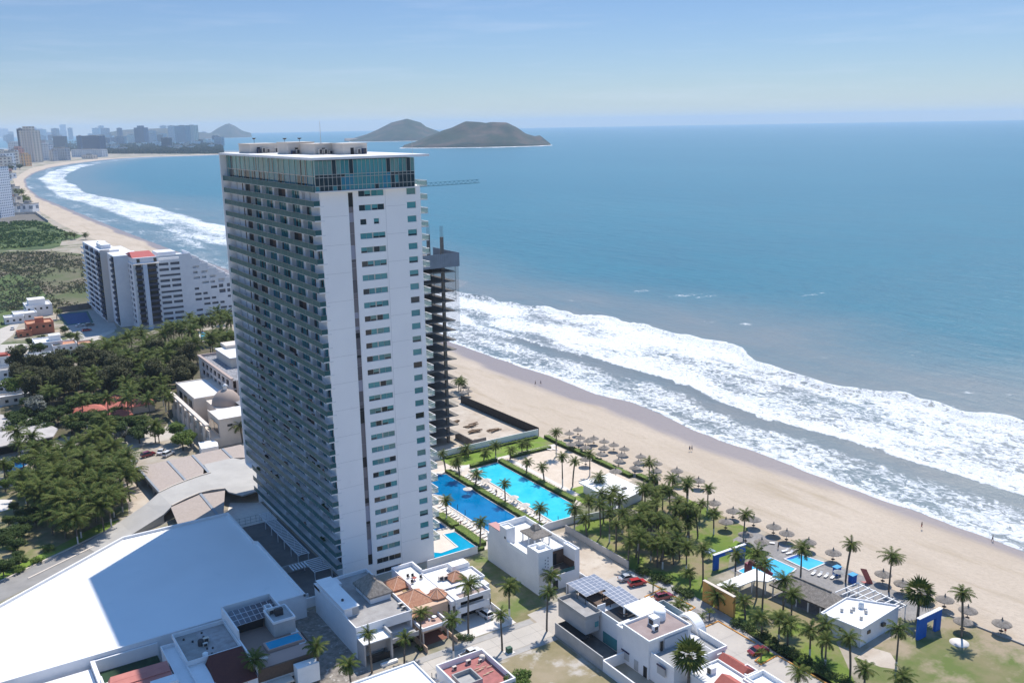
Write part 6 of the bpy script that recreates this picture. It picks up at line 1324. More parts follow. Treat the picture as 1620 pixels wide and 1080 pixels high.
p = at(1327, 903, 2.2); parasol(p.x, p.y, 'small grey parasol beside the blue hut', 0, 1.3, mat('grey_canvas', (.3,.3,.29), rough=.9))
for (px, py, lab) in [(724,806,'dark post at the edge of the deep blue pool, farthest'),(736,815,'dark post at the edge of the deep blue pool, second'),(755,831,'dark post at the edge of the deep blue pool, third'),(767,838,'dark post at the edge of the deep blue pool, nearest the street'),(866,815,'dark post at the edge of the turquoise pool, left of two'),(883,825,'dark post at the edge of the turquoise pool, right of two')]:
    p = at(px, py, 0); one('pool_post', MB().tube((p.x,p.y,0), (p.x,p.y,1.7), .09, .08, 7).box(p.x-.15,p.x+.15,p.y-.15,p.y+.15,0,.12), mat('navy_post', (.01,.03,.08), rough=.5), lab, 'post', (p.x,p.y,0))
# ------------------------------------------------------------------ people
SKIN = mat('skin', (.32,.18,.12), rough=.7); HAIR = mat('dark_hair', (.02,.015,.012), rough=.7)
def person(px, py, label, top, bot, walk=.25, face=0.0, z=-.4):
    p = at(px, py, z); root = thing('person', label, 'person', (p.x, p.y, z), face)
    sk = bmesh.new(); J = {'pel': (0,0,.95), 'wa': (0,0,1.12), 'ch': (0,0,1.35), 'nk': (0,0,1.5), 'hd': (0,.01,1.6), 'ht': (0,.01,1.74), 'sl': (-.18,0,1.43), 'sr': (.18,0,1.43), 'el': (-.24,-.06*walk*4,1.15), 'er': (.24,.06*walk*4,1.15), 'wl': (-.25,.12*walk*3,.9), 'wr': (.25,-.05,.9), 'hl': (-.25,.16*walk*3,.8), 'hr': (.25,-.05,.8), 'pl': (-.1,0,.9), 'pr': (.1,0,.9), 'kl': (-.1,walk,.5), 'kr': (.1,-walk*.4,.5), 'al': (-.1,walk*.9,.09), 'ar': (.1,-walk*1.5,.12), 'fl': (-.1,walk*.9+.14,.03), 'fr': (.1,-walk*1.5+.12,.05)}
    Rr = {'pel': .14, 'wa': .125, 'ch': .15, 'nk': .06, 'hd': .095, 'ht': .085, 'sl': .065, 'sr': .065, 'el': .045, 'er': .045, 'wl': .033, 'wr': .033, 'hl': .03, 'hr': .03, 'pl': .1, 'pr': .1, 'kl': .065, 'kr': .065, 'al': .042, 'ar': .042, 'fl': .035, 'fr': .035}
    E_ = [('pel','wa'),('wa','ch'),('ch','nk'),('nk','hd'),('hd','ht'),('ch','sl'),('ch','sr'),('sl','el'),('sr','er'),('el','wl'),('er','wr'),('wl','hl'),('wr','hr'),('pel','pl'),('pel','pr'),('pl','kl'),('pr','kr'),('kl','al'),('kr','ar'),('al','fl'),('ar','fr')]
    names = list(J); me = bpy.data.meshes.new('body'); me.from_pydata([J[n_] for n_ in names], [(names.index(a), names.index(b)) for a, b in E_], []); o = bpy.data.objects.new('body', me); COL.objects.link(o); o.parent = root
    md = o.modifiers.new('skin', 'SKIN'); 
    for i, n_ in enumerate(names): me.skin_vertices[0].data[i].radius = (Rr[n_], Rr[n_]); me.skin_vertices[0].data[i].use_root = (n_ == 'pel')
    ss = o.modifiers.new('smooth', 'SUBSURF'); ss.levels = 1; ss.render_levels = 1; me.materials.append(SKIN)
    b = MB(); b.lathe([(.175,1.02),(.165,1.2),(.19,1.38),(.12,1.47),(.07,1.49)], 10); o2 = b.build('shirt', top, root); o2.scale = (1.05, .8, 1)
    b = MB(); b.lathe([(.17,.82),(.165,1.04)], 10)
    for s, q in ((-1, 'kl'), (1, 'kr')): b.tube((s*.09,0,.88), (J[q][0], J[q][1], J[q][2]+.05), .115, .085, 8)
    b.build('shorts', bot, root); b = MB(); b.lathe([(.1,1.64),(.115,1.7),(.09,1.78),(0,1.81)], 9, (0,.0)); b.build('hair', HAIR, root); sk.free(); return root
CB = mat('black_cloth', (.02,.02,.022), rough=.9); CW = mat('white_cloth', (.7,.7,.7), rough=.9); CR = mat('red_cloth', (.4,.05,.04), rough=.9); CU = mat('blue_cloth', (.03,.08,.25), rough=.9)
person(847,609,'person in dark clothes on the wet sand far up the beach, left of two',CB,CB,.22,.6); person(855.5,608,'person in dark clothes on the wet sand far up the beach, right of two',CU,CB,.22,.4)
person(1091,713,'person in a dark top on the sand, left of a close pair',CB,CU,.2,2.8); person(1094.5,712.5,'person in a pale top on the sand, right of a close pair',CW,CB,.2,2.8)
person(1458,835,'person alone on the sand in a dark top, right of the tall palm',CB,CR,.2,1.); person(1570,856,'person alone at the water edge near the right side',CB,CB,.2,.3,-.9); person(1590,1001,'person in red shorts standing under the rightmost umbrella',CW,CR,.1,2.,0)
person(729,832,'person standing between the loungers beside the deep blue pool',CR,CB,.05,1.,0); person(785,782,'person standing among the loungers between the two big pools',CB,CB,.05,2.,0); person(1231,868,'person in dark clothes on the grey paving beside the thatched umbrella',CB,CB,.1,.5,0); person(975.5-77,803,'person',CW,CU,.1,.5,0) if False else None
# ------------------------------------------------------------------ cars
def carpaint(nm, c, r=.25): return mat(nm, c, rough=r, spec=.5, coat=.6)
WGL = mat('car_glass', (.01,.012,.015), rough=.05, spec=.7); TYR = mat('tyre_rubber', (.015,.015,.016), rough=.9); RIM = mat('alloy_rim', (.45,.45,.46), rough=.35, metal=.7)
CARD = {}
def car_data(kind, paint):
    k = (kind, paint.name)
    if k in CARD: return CARD[k]
    prof = {'sedan': ([(-2.2,.35),(-2.22,.75),(-1.75,.95),(-1.2,1.0),(1.0,.95),(2.0,.82),(2.2,.6),(2.2,.32)], [(-1.55,.98),(-.95,1.40),(.35,1.43),(1.15,.96)]), 'suv': ([(-2.2,.4),(-2.25,1.0),(-2.1,1.1),(1.0,1.08),(2.05,1.0),(2.25,.75),(2.25,.4)], [(-2.1,1.1),(-1.85,1.68),(.35,1.72),(1.15,1.08)]), 'pickup': ([(-2.6,.45),(-2.62,1.05),(-.9,1.05),(1.2,1.05),(2.2,1.0),(2.45,.8),(2.45,.42)], [(-.85,1.05),(-.65,1.68),(.55,1.7),(1.3,1.06)])}[kind]
    body, cab = prof; W = .88; out = {}
    def extr(pts, w0, w1f, zref, b, mi=0):
        n = len(pts); L = []
        for s in (-1, 1):
            for (x, z) in pts: L.append((x, s*(w0-w1f*max(0, z-zref)), z))
        b.add(L, [tuple(range(n))[::-1] if True else (), tuple(range(n, 2*n))], mi); b.add(L, [(i, (i+1) % n, n+(i+1) % n, n+i) for i in range(n)], mi); return b
    b = MB(); extr(body, W, .12, .6, b); 
    if kind == 'pickup': b.box(-2.45, -.95, -.72, .72, 1.052, 1.056, 1)
    out['body'] = b
    b = MB(); extr(cab, W-.03, .32, 1.0, b); out['window'] = b
    b = MB(); zt = max(z for x, z in cab); xs = [x for x, z in cab if z > zt-.06]; b.box(min(xs)-.02, max(xs)+.05, -(W-.03-.32*(zt-1.0))-.005, (W-.03-.32*(zt-1.0))+.005, zt-.03, zt+.025)
    for (p0, p1) in ((cab[0], cab[1]), (cab[3], cab[2])):
        for s in (-1, 1): b.tube((p0[0], s*(W-.03-.32*max(0, p0[1]-1.0)), p0[1]), (p1[0], s*(W-.03-.32*(p1[1]-1.0)), p1[1]), .045, .04, 5)
    out['roof'] = b
    res = []
    for nm in ('body', 'window', 'roof'):
        o = out[nm].build(nm, {'body': [paint, DARK], 'window': WGL, 'roof': paint}[nm]); res.append((nm, o.data, (0,0,0), [])); bpy.data.objects.remove(o)
    b = MB(); b.tube((0,-.11,0), (0,.11,0), .34, .34, 16); ty = b.build('tyre', TYR); b = MB(); b.tube((0,-.115,0), (0,.115,0), .2, .2, 12); ri = b.build('rim', RIM)
    xw = 1.45 if kind != 'pickup' else 1.6
    for x in (-xw+.05, xw-.05):
        for y in (-.8, .8): res.append(('wheel', None, (x, y, .34), [('tyre', ty.data), ('rim', ri.data)]))
    for y in (-.62, .62):
        b = MB(); b.box(-.06, .06, -.17, .17, -.07, .07); hl = b.build('headlight', METAL); res.append(('headlight', hl.data, (body[-2][0]-.02, y, .68), [])); bpy.data.objects.remove(hl)
        b = MB(); b.box(-.05, .05, -.14, .14, -.1, .1); tl = b.build('taillight', CR); res.append(('taillight', tl.data, (body[1][0]+.0, y, .82), [])); bpy.data.objects.remove(tl)
    bpy.data.objects.remove(ty); bpy.data.objects.remove(ri); CARD[k] = res; return res
def car(x, y, deg, kind, paint, label, group=None, z=.03, s=1.0):
    root = thing('parked_car' if kind != 'pickup' else 'pickup_truck', label, 'car' if kind != 'pickup' else 'truck', (x, y, z), math.radians(deg), group); root.scale = (s, s, s)
    for nm, d, loc, kids in car_data(kind, paint):
        o = bpy.data.objects.new(nm, d); COL.objects.link(o); o.parent = root; o.location = loc
        for kn, kd in kids: q = bpy.data.objects.new(kn, kd); COL.objects.link(q); q.parent = o
    return root
RED = carpaint('red_car_paint', (.42,.015,.02)); DRD = carpaint('maroon_car_paint', (.20,.012,.02)); SLV = carpaint('silver_car_paint', (.42,.43,.45)); WHC = carpaint('white_car_paint', (.72,.72,.72)); GRC = carpaint('grey_car_paint', (.10,.11,.12))
def car_px(px, py, deg, kind, paint, label, group=None, s=1.0): p = at(px, py, .8); return car(p.x, p.y, deg, kind, paint, label, group, .03, s)
car_px(992.5,912,-12,'sedan',SLV,'silver car parked highest in the parking lot beside the palms'); car_px(1008,920,-12,'suv',RED,'bright red car parked next to the silver car',None,.97); car_px(1050,942,-10,'suv',DRD,'dark red car parked below the orange kerb',None,.97); car_px(1200,1027,-8,'sedan',DRD,'maroon car parked beside the planted island')
car_px(767,969,95,'suv',WHC,'white car half out of the carport of the white modern house'); car_px(745,1032,6,'pickup',WHC,'white pick-up truck parked on the concrete street')
# ------------------------------------------------------------------ parking deck, ramp and service road on the left
GRAV = mat('gravel_roof', (0.42,0.355,0.315), (0.34,0.285,0.25), scale=2.2, rough=.97, detail=7, c3=(0.42,0.37,0.33), scale3=5., lo3=.52, hi3=.68, bump=.6, bscale=8)
ASPH = mat('worn_asphalt', (0.28,0.27,0.255), (0.235,0.225,0.215), scale=.3, rough=.95, c3=(0.32,0.305,0.29), scale3=.08, lo3=.45, hi3=.65)
BLUG = mat('blue_grey_beam', (0.26,0.29,0.33), (0.22,0.25,0.29), scale=.5, rough=.8)
H3 = 3.4
t = TH('parking_deck', 'low parking deck with brown gravel roof panels beside the curved ramp', 'parking deck', (-10, 85, 0))
t.part('roof', MB().prism([(-25.1,103.6),(-24.4,78.4),(-15.5,82.4),(-10.0,84.2),(-7.3,93.5),(2.0,94.3),(7.8,91),(9.4,100),(8.2,105.8)], H3-.4, H3, 0), GRAV)
t.part('roof', MB().prism([(-24.3,64.3),(-15.2,69.1),(-8.1,68.0),(-14.6,47.5),(-26,47)], H3-.4, H3, 0), GRAV)
b = MB(); b.prism([(-25.5,103.8),(-24.9,103.8),(-24.0,77.6),(-24.6,77.6)], H3-.9, H3+.15); t.part('beam', b, BLUG)
for (x0, y0, x1, y1) in [(-16.0,103.3,-15.6,82.6),(-8.0,104.2,-8.0,93.6-9.2),(1.8,104.8,1.8,94.2),(-14.8,69.2,-15.0,51)]: t.part('beam', MB().prism([(x0-.35,y0),(x0+.35,y0),(x1+.35,y1),(x1-.35,y1)], H3+.004, H3+.22), BLUG)
b = MB(); b.prism([(-9,94),(-7.4,93.2),(-7.4,84.4),(-8.2,84.2)], H3+.004, H3+.05)
t.part('wall', MB().box(-23.6, 8, 104.6, 104.9, 0, H3-.4).box(-12,8,84,84.3,0,H3-.4), DCONC)
for (x, y) in [(-24.6,100),(-24.5,93),(-24.3,86),(-24.2,80),(-16,80.6),(-20,103)]: t.part('column', MB().box(x-.25,x+.25,y-.25,y+.25,0,H3-.4), CONC)
b = MB(); R0p = [(-29.5,72.5),(-24.6,77.2),(-20,80.2),(-15.7,82.2),(-11.2,83.9),(-7.65,84.6)]; L0p = [(-26.8,62.3),(-23.9,64.8),(-19.5,67.6),(-15.0,69.8),(-11.3,70.0),(-7.65,68.9)]
for i in range(5): q = H3+.10 if i > 0 else H3+.02; q0 = 2.6 if i == 0 else H3+.1; b.add([(*R0p[i], q0), (*R0p[i+1], H3+.1), (*L0p[i+1], H3+.1), (*L0p[i], q0), (*R0p[i], q0-.5), (*R0p[i+1], H3-.4), (*L0p[i+1], H3-.4), (*L0p[i], q0-.5)], [(0,3,2,1),(4,5,6,7),(0,1,5,4),(3,7,6,2)])
b.add([(-29.5,72.5,2.6),(-26.8,62.3,2.6),(-36,57.8,.9),(-37.5,68.0,.9)], [(0,3,2,1)] if False else [(0,3,2,1)]); b.add([(-37.5,68.0,.9),(-36,57.8,.9),(-46,52.6,.06),(-48,60,.06)], [(0,3,2,1)])
b.add([(-29.5,72.5,2.6),(-37.5,68.0,.9),(-37.5,68.0,0),(-29.5,72.5,0)], [(0,1,2,3)]); b.add([(-26.8,62.3,2.6),(-36,57.8,.9),(-36,57.8,0),(-26.8,62.3,0)], [(0,3,2,1)])
rp = TH('ramp', 'curved grey concrete ramp sweeping up over the gravel roofed deck', 'ramp', (-22, 70, 0)); rp.part('deck', b, mat('ramp_concrete', (0.43,0.415,0.39), (0.38,0.365,0.345), scale=.2, rough=.95))
rp.part('deck', MB().prism([(-7.65,84.6),(-7.4,93.4),(2.0,94.1),(3.7,91.2),(9,90.5),(9,66.9),(0,62.2),(-5,61),(-7.65,66.0)], H3-.3, H3+.1), mat('ramp_concrete', (0,0,0)))
b = MB()
for P_ in (R0p, L0p):
    for i in range(1, 5): a = Vector(P_[i]); c = Vector(P_[i+1]); d = (c-a).normalized(); n_ = Vector((-d.y, d.x))*.17; b.prism([(a+n_).to_tuple(), (a-n_).to_tuple(), (c-n_).to_tuple(), (c+n_).to_tuple()], H3+.1, H3+.38+.004*i)
rp.part('kerb', b, CREAM)
sheet('forecourt', [(-15.5,46.6),(-7.5,66),(-1,61.5),(.0,61.5),(.0,46.6)], .1, PATHW); t_ = TH('mesh_fence', 'dark wire fence on the white forecourt beside the tower foot', 'fence', (-7, 50, 0)); b = MB()
for i in range(9): x = -13+i*1.5; b.tube((x,48.2,0),(x,48.2,2),.04,None,4)
for z in (.2, 1.1, 2.0): b.tube((-13,48.2,z),(-1,48.2,z),.03,None,4)
t_.part('panel', b, DMET)
sheet('ramp_yard', [(7,90),(7.5,66),(24,64),(24,104),(9,104)], .03, CONC)
wall('boundary_wall', 'long low grey wall between the parking deck and the cream hotel', [(-27.5,105.2),(-10,106.2),(9.6,107.0)], 2.4, .5, CREAM)
# service road
road = [(-120,38.5),(-69.3,38.0),(-46,52.6),(-36,57.8),(-26.8,62.3),(-29.5,72.5),(-37.5,68),(-48,60.5),(-60,52.5),(-68.5,47.8),(-120,30)][:0] or [(-96,27),(-72,38.5),(-46,52.6),(-37,57.4),(-38.5,67.6),(-48,61),(-60,51.6),(-68.3,47.2),(-96,31)]
sheet('service_road', [(-110,15.0),(-69.4,38.2),(-46,52.4),(-36,57.6),(-26,62.2),(-29,72),(-37.5,68.2),(-46,63.3),(-60,54.4),(-68.6,49.2),(-110,25)], .02, ASPH)
def ribbon(name, P_, w, z, m, h=0.0, lab=None):
    b = MB()
    for i in range(len(P_)-1):
        a = Vector(P_[i]); c = Vector(P_[i+1]); d = (c-a).normalized(); n_ = Vector((-d.y, d.x))*w/2; e_ = d*w*.3*(i < len(P_)-2)
        b.prism([(a+n_).to_tuple(), (a-n_).to_tuple(), (c+e_-n_).to_tuple(), (c+e_+n_).to_tuple()], 0, z+.004*(i % 2))
    o = b.build(name, m); 
    if lab: tag(o, lab, 'kerb')
    else: struct(o)
    return o
ribbon('kerb', [(-110,26.5),(-68.4,49.6),(-52,59.4),(-41.5,66),(-35,70.8)], .45, .16, CREAM, lab='long pale kerb along the garden side of the service road')
ribbon('kerb', [(-62.5,47.3),(-57.6,50.3),(-44.2,58.4),(-36,64.6),(-30.5,68.6)], .5, .17, CREAM, lab='pale kerb tongue splitting the service road before the ramp')
sheet('verge', [(-110,27.5),(-68.4,50.4),(-52,60.2),(-41,67),(-36,72.2),(-42,72),(-52,64.5),(-70,53.2),(-110,32)], .03, GRASS2)
sheet('garden_ground', [(-110,32),(-70,53.2),(-52,64.5),(-42,72),(-34,74),(-31,90),(-32,125),(-60,130),(-120,118)], .014, GREENG)
sheet('dirt_yard', [(-33,73.5),(-29.8,73),(-25.4,78),(-26,104),(-31,104)], .02, DIRT)
sheet('drive', pxpoly([(190,712),(300,688),(400,660),(400,640),(310,665),(245,680),(240,668),(190,662),(130,672),(150,690)]), .03, PAVE)
sheet('drive', pxpoly([(0,712),(110,690),(112,704),(0,735)]), .03, PAVE); sheet('plaza_left', pxpoly([(0,612),(40,600),(95,580),(100,540),(0,545)]), .02, PAVE); sheet('street_left', pxpoly([(0,545),(20,530),(35,505),(0,510)]), .022, PAVE)
sheet('parking_lot', pxpoly([(60,558),(120,530),(178,512),(182,524),(120,555),(95,575)]), .024, PAVE)
sheet('hotel_yard', pxpoly([(95,500),(170,487),(185,520),(120,540)]), .03, CONC)
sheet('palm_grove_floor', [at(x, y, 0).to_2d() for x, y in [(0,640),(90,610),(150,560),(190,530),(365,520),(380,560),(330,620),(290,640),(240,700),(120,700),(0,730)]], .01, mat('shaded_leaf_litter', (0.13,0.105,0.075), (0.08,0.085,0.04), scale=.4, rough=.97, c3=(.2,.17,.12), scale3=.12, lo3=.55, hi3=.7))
# fields
FGR = mat('scrub_green', (0.07,0.11,0.035), (0.11,0.145,0.05), scale=.06, rough=1, c3=(0.045,0.075,0.028), scale3=.02, lo3=.45, hi3=.6, bump=1., bscale=.5)
FBR = mat('scrub_brown', (0.15,0.125,0.085), (0.19,0.16,0.115), scale=.035, rough=1, c3=(0.09,0.11,0.045), scale3=.016, lo3=.42, hi3=.60, bump=1., bscale=.6)
FGY = mat('bare_grey_lot', (0.13,0.12,0.11), (0.16,0.15,0.135), scale=.05, rough=1)
sheet('scrub_field', pxpoly([(-160,352),(0,356),(55,348),(78,352),(90,362),(112,368),(133,373),(120,378),(98,381),(94,390),(80,394),(0,396),(-160,400)]), .04, FGR)
sheet('bare_lot', pxpoly([(-160,342),(0,341),(56,339),(76,351),(55,349),(0,357),(-160,353)]), .05, FGY)
sheet('scrub_field', pxpoly([(-200,404),(0,398),(80,397),(131,402),(140,440),(145,488),(90,495),(60,492),(45,502),(0,520),(-200,560)]), .04, FBR)
sheet('scrub_field', pxpoly([(-200,500),(0,440),(20,430),(60,450),(75,470),(60,490),(45,502),(0,520),(-200,560)]), .06, FGR)
r_ = random.Random(21)
def scrub(nm, lab, polypx, n, leaf, m, hmax=1.2):
    P_ = pxpoly(polypx); xs = [p[0] for p in P_]; ys = [p[1] for p in P_]; b = MB(); k = 0
    while k < n:
        x = r_.uniform(min(xs), max(xs)); y = r_.uniform(min(ys), max(ys))
        if not inpoly(x, y, P_): continue
        k += 1
        if noise.noise(Vector((x*.03, y*.02, 1))) < r_.uniform(-.5, .25): continue
        for q in range(5):
            px_, py_, pz = x+r_.gauss(0, leaf), y+r_.gauss(0, leaf), abs(r_.gauss(0, hmax*.5))+.1; s = leaf*r_.uniform(.5, 1.2); a = r_.uniform(0, 6.28)
            b.add([(px_-s*math.cos(a), py_-s*math.sin(a), pz-.2), (px_+s*math.cos(a), py_+s*math.sin(a), pz-.1), (px_+s*.3*math.sin(a), py_-s*.3*math.cos(a), pz+s*.8)], [(0,1,2)])
    o = b.build(nm, m); return tag(o, lab, 'scrub', None, 'stuff')
scrub('scrub', 'low green and brown scrub covering the fields', [(-100,402),(0,400),(80,399),(131,404),(143,485),(60,490),(0,515),(-100,545)], 4200, .9, mat('scrub_twigs', (.17,.175,.075), (.21,.18,.12), scale=.2, rough=1.), 1.3)
scrub('scrub', 'low green scrub covering the far field', [(-100,356),(55,350),(110,369),(95,388),(0,394),(-100,396)], 2200, 1.5, mat('scrub_green_leaves', (.12,.18,.055), (.15,.20,.07), scale=.1, rough=1.), 1.4)
wall('field_wall', 'dark wall between the scrub field and the hotel yard', [at(92,495,0).to_2d().to_tuple(), at(146,487,0).to_2d().to_tuple()], 3.5, .4, DCONC)
wall('field_wall', 'grey wall round the bare lot beside the far beach', [at(0,341,0).to_2d().to_tuple(), at(57,338.5,0).to_2d().to_tuple(), at(76,352,0).to_2d().to_tuple()], 3.0, .6, CONC)
# ------------------------------------------------------------------ cream hotel with dome
t = TH('cream_hotel', 'cream hotel wing with a brown dome and column row, left of the tower foot', 'hotel', (12, 145, 0))
b = MB(); b.box(4.8, 24, 117.5, 131, 0, 9.2); b.box(4.8, 24, 150, 176, 0, 9.2); b.box(9, 24, 131, 150, 0, 8.0); b.box(.6, 4.8, 117.5, 168, 0, 3.2); b.box(1.2,1.5,117.8,168,3.2,6.0); t.part('wall', b, CREAM)
t.part('roof', MB().box(5, 16, 117.8, 130.8, 9.2, 9.3), ROOFW); t.part('roof', MB().box(5, 16, 150.3, 175.8, 9.2, 9.3), ROOFW); t.part('roof_equipment_deck', MB().box(16.2,24,117.8,150,9.2,9.28), mat('cluttered_roof', (.34,.34,.36), (.15,.15,.16), scale=1.6, rough=.9, lo=.4, hi=.6))
t.part('parapet', MB().box(4.6,4.9,117.3,131,9.2,9.8).box(4.9,24,117.3,117.6,9.2,9.7).box(4.6,4.9,150,176,9.2,9.8).box(4.9,24,175.7,176,9.2,9.7), CREAM)
b = MB(); b.lathe([(5.2,8.0),(5.0,9.6),(4.2,11.2),(2.8,12.6),(1.2,13.3),(.7,13.4)], 28, (14.2,141)); t.part('dome', b, mat('dome_brown', (.36,.29,.25), rough=.85)); b = MB(); b.lathe([(.8,13.3),(.8,14.6),(1.1,14.7),(.4,15.3),(0,15.6)], 12, (14.2,141)); t.part('lantern', b, WHITE2)
for y in (121, 128, 135, 142, 149, 156, 163): b = MB(); b.tube((.4,y,0),(.4,y,7.4),.55,.5,10); b.box(-.5,1.4,y-.8,y+.8,7.4,7.9); t.part('column', b, CREAM)
t.part('colonnade_beam', MB().box(.2,1.6,118,168,7.9,8.4), CREAM)
for y in (119, 124, 153, 160, 167): t.part('balcony_glass', MB().box(4.7,4.79,y,y+4.4,4.2,7.6), GLD); t.part('balcony_rail', MB().box(2.2,2.3,y,y+4.4,6.1,7.0), RAILG)
for (x, z) in [(7.5,6.6),(17.5,7.2),(18,5.0)]: t.part('window', MB().box(x,x+1.8,117.42,117.49,z,z+(.9 if x < 10 else .35)), GLD)
t.part('gate_house', MB().prism([(-3.8,109.6),(1.8,109.4),(2.6,113.4),(2.0,116.4),(-2.8,117)], 0, 3.2), WHITE2)
t = TH('cream_hotel_block', 'taller cream hotel block with rows of arched balconies behind the dome', 'hotel', (25, 180, 0))
holes = []
for k in range(3):
    for j in range(7): holes.append((150+j*5.6, 154+j*5.6, 5.2+k*3.3, 7.4+k*3.3))
b = MB(); holed(b, 'y', 18.2, 18.6, 146, 192, 0, 15.2, holes); b.box(19.8, 36, 146, 192, 0, 14.6); b.box(18.6, 36, 191.4, 192, 0, 15.2); b.box(18.6, 19.8, 146, 191.4, 4.6, 4.9); b.box(18.6,19.8,146,191.4,7.9,8.2); b.box(18.6,19.8,146,191.4,11.2,11.5); t.part('wall', b, mat('pink_cream_stucco', (.62,.54,.49), (.56,.48,.44), scale=.5, rough=.9))
t.part('balcony_back', MB().box(19.7,19.79,146,191.4,4.6,14.5), BROWNW); t.part('cornice', MB().box(17.8,18.9,145.7,192.3,15.2,15.7).box(18.9,36,191.6,192.3,15.2,15.7), mat('brown_cornice', (.42,.33,.29), rough=.9))
t.part('roof', MB().box(18.9,36,146,191.5,14.6,14.65), mat('cluttered_roof', (0,0,0))); b = MB(); b.box(24,38,166,186,14.6,18.4,0); b.box(23.6,38.4,165.6,186.4,18.4,18.7,1); t.part('penthouse', b, [CREAM, ROOFW]); t.part('roof_box', MB().box(27,33,182,190,18.7,20.0), CREAM)
# ------------------------------------------------------------------ white hotel of three towers
WH = mat('hotel_white', (0.70,0.71,0.73), (0.64,0.65,0.68), scale=.3, rough=.85); DBL = mat('dark_balcony_blue', (.045,.055,.09), (.07,.08,.12), scale=.5, rough=.7); BEI = mat('beige_wall', (.55,.52,.49), rough=.9)
def floors(b, axis, w, p0, p1, z0, z1, n, mi_d, dep=.9, rail=1.0, mi_r=0):
    """recessed dark storeys with slab edges and rails"""
    h = (z1-z0)/n
    for k in range(n):
        z = z0+k*h
        if axis == 'x': b.box(p0, p1, w-dep, w, z-.15, z+.15, mi_r); b.box(p0, p1, w-dep-.05, w-dep, z+.15, z+rail, mi_r)
        else: b.box(w-dep, w, p0, p1, z-.15, z+.15, mi_r); b.box(w-dep-.05, w-dep, p0, p1, z+.15, z+rail, mi_r)
t = TH('white_hotel', 'white hotel of joined towers with dark balcony stacks and a small red roof', 'hotel', (22, 370, 0))
b = MB(); b.box(13.6, 24, 372, 430, 0, 40.6); b.box(17.0, 30, 352, 400, 0, 39.5); b.box(24.5, 37.0, 338.8, 385, 0, 36.0); t.part('wall', b, WH)
t.part('beige_wall', MB().box(13.55, 18.6, 371.2, 372, 0, 41.2), BEI)
b = MB()
for (x0, x1) in ((12.6, 13.6),):
    for j in range(3): b.box(12.7, 13.55, 378+j*16, 384+j*16, 2, 40, 1)
floors(b, 'y', 13.6, 376, 430, 3, 40, 12, 1, 1.3, 1.1, 0); t.part('balconies', b, [WH, DBL])
b = MB(); b.box(13.2,13.6,372.2,377,1,39.5,1); b.box(16.6,17.0,352.4,358,1,39,1); b.box(17.0,20.6,351.6,352,1,39,1) if False else None
for k in range(12): z = 3+k*3.07; b.box(12.2,13.2,372.2,377,z-.2,z+1.0,0); b.box(15.8,16.6,352.4,358,z-.2,z+1.0,0)
t.part('dark_stack', b, [DBL, GLD])
b = MB(); holes = [(343+j*7.0, 347.6+j*7.0, 2.6+k*3.05, 4.4+k*3.05) for k in range(11) for j in range(6)]
holed(b, 'y', 24.0, 24.5, 338.8, 385, 0, 36.0, [h for h in holes if h[1] < 385]); t.part('window_wall', b, WH); t.part('window_band', MB().box(24.2, 24.48, 342, 384.5, 2.4, 35.4), DBL)
b = MB()
for k in range(11):
    z = 2.6+k*3.05
    for (x0, x1) in ((25.2, 28.6), (31.2, 36.4)): b.box(x0, x1, 337.2, 338.7, z-.25, z+.9, 0); b.box(x0+.3, x1-.3, 338.72, 338.79, z+.9, z+2.6, 1)
t.part('balcony_stack', b, [DBL, GLD]); t.part('pier', MB().box(28.8, 31.0, 336.6, 338.79, 0, 35.4), mat('pale_blue_wall', (.55,.60,.68), rough=.85))
t.part('penthouse', MB().box(24.6,36.9,339.5,360,36,39.0,0).box(24.0,37.6,337.0,339.4,35.6,35.9,1), [WH, CREAM]); b = MB(); b.quad((24.4,341,39.0),(36.9,341,39.0),(35.9,352,41.2),(25.4,352,41.2)); b.quad((25.4,352,41.2),(35.9,352,41.2),(36.9,362,39.0),(24.4,362,39.0)); b.tri((24.4,362,39),(24.4,341,39),(25.4,352,41.2)); b.tri((36.9,341,39),(36.9,362,39),(35.9,352,41.2)); t.part('red_roof', b, mat('hotel_red_roof', (.42,.11,.10), rough=.85))
for bb in ((14,23.6,373,429,40.6,40.7),(17.4,24,356,372,39.5,39.6),(25,36,362,384,36,36.1)): t.part('roof', MB().box(*bb), ROOFW)
for bb in ((16,21,380,396,40.7,43),(26,33,366,380,36.1,38.4),(19,23,404,412,40.7,42.2)): t.part('roof_box', MB().box(*bb), WH)
for (x, y) in [(26.4,339),(35.2,339)]: t.part('penthouse_window', MB().box(x,x+1.6,339.4,339.49,36.4,38.4), GLD)
t = TH('stepped_hotel', 'white hotel stepping down in terraces towards the beach', 'hotel', (70, 355, 0)); W0, n = 39.0, 11
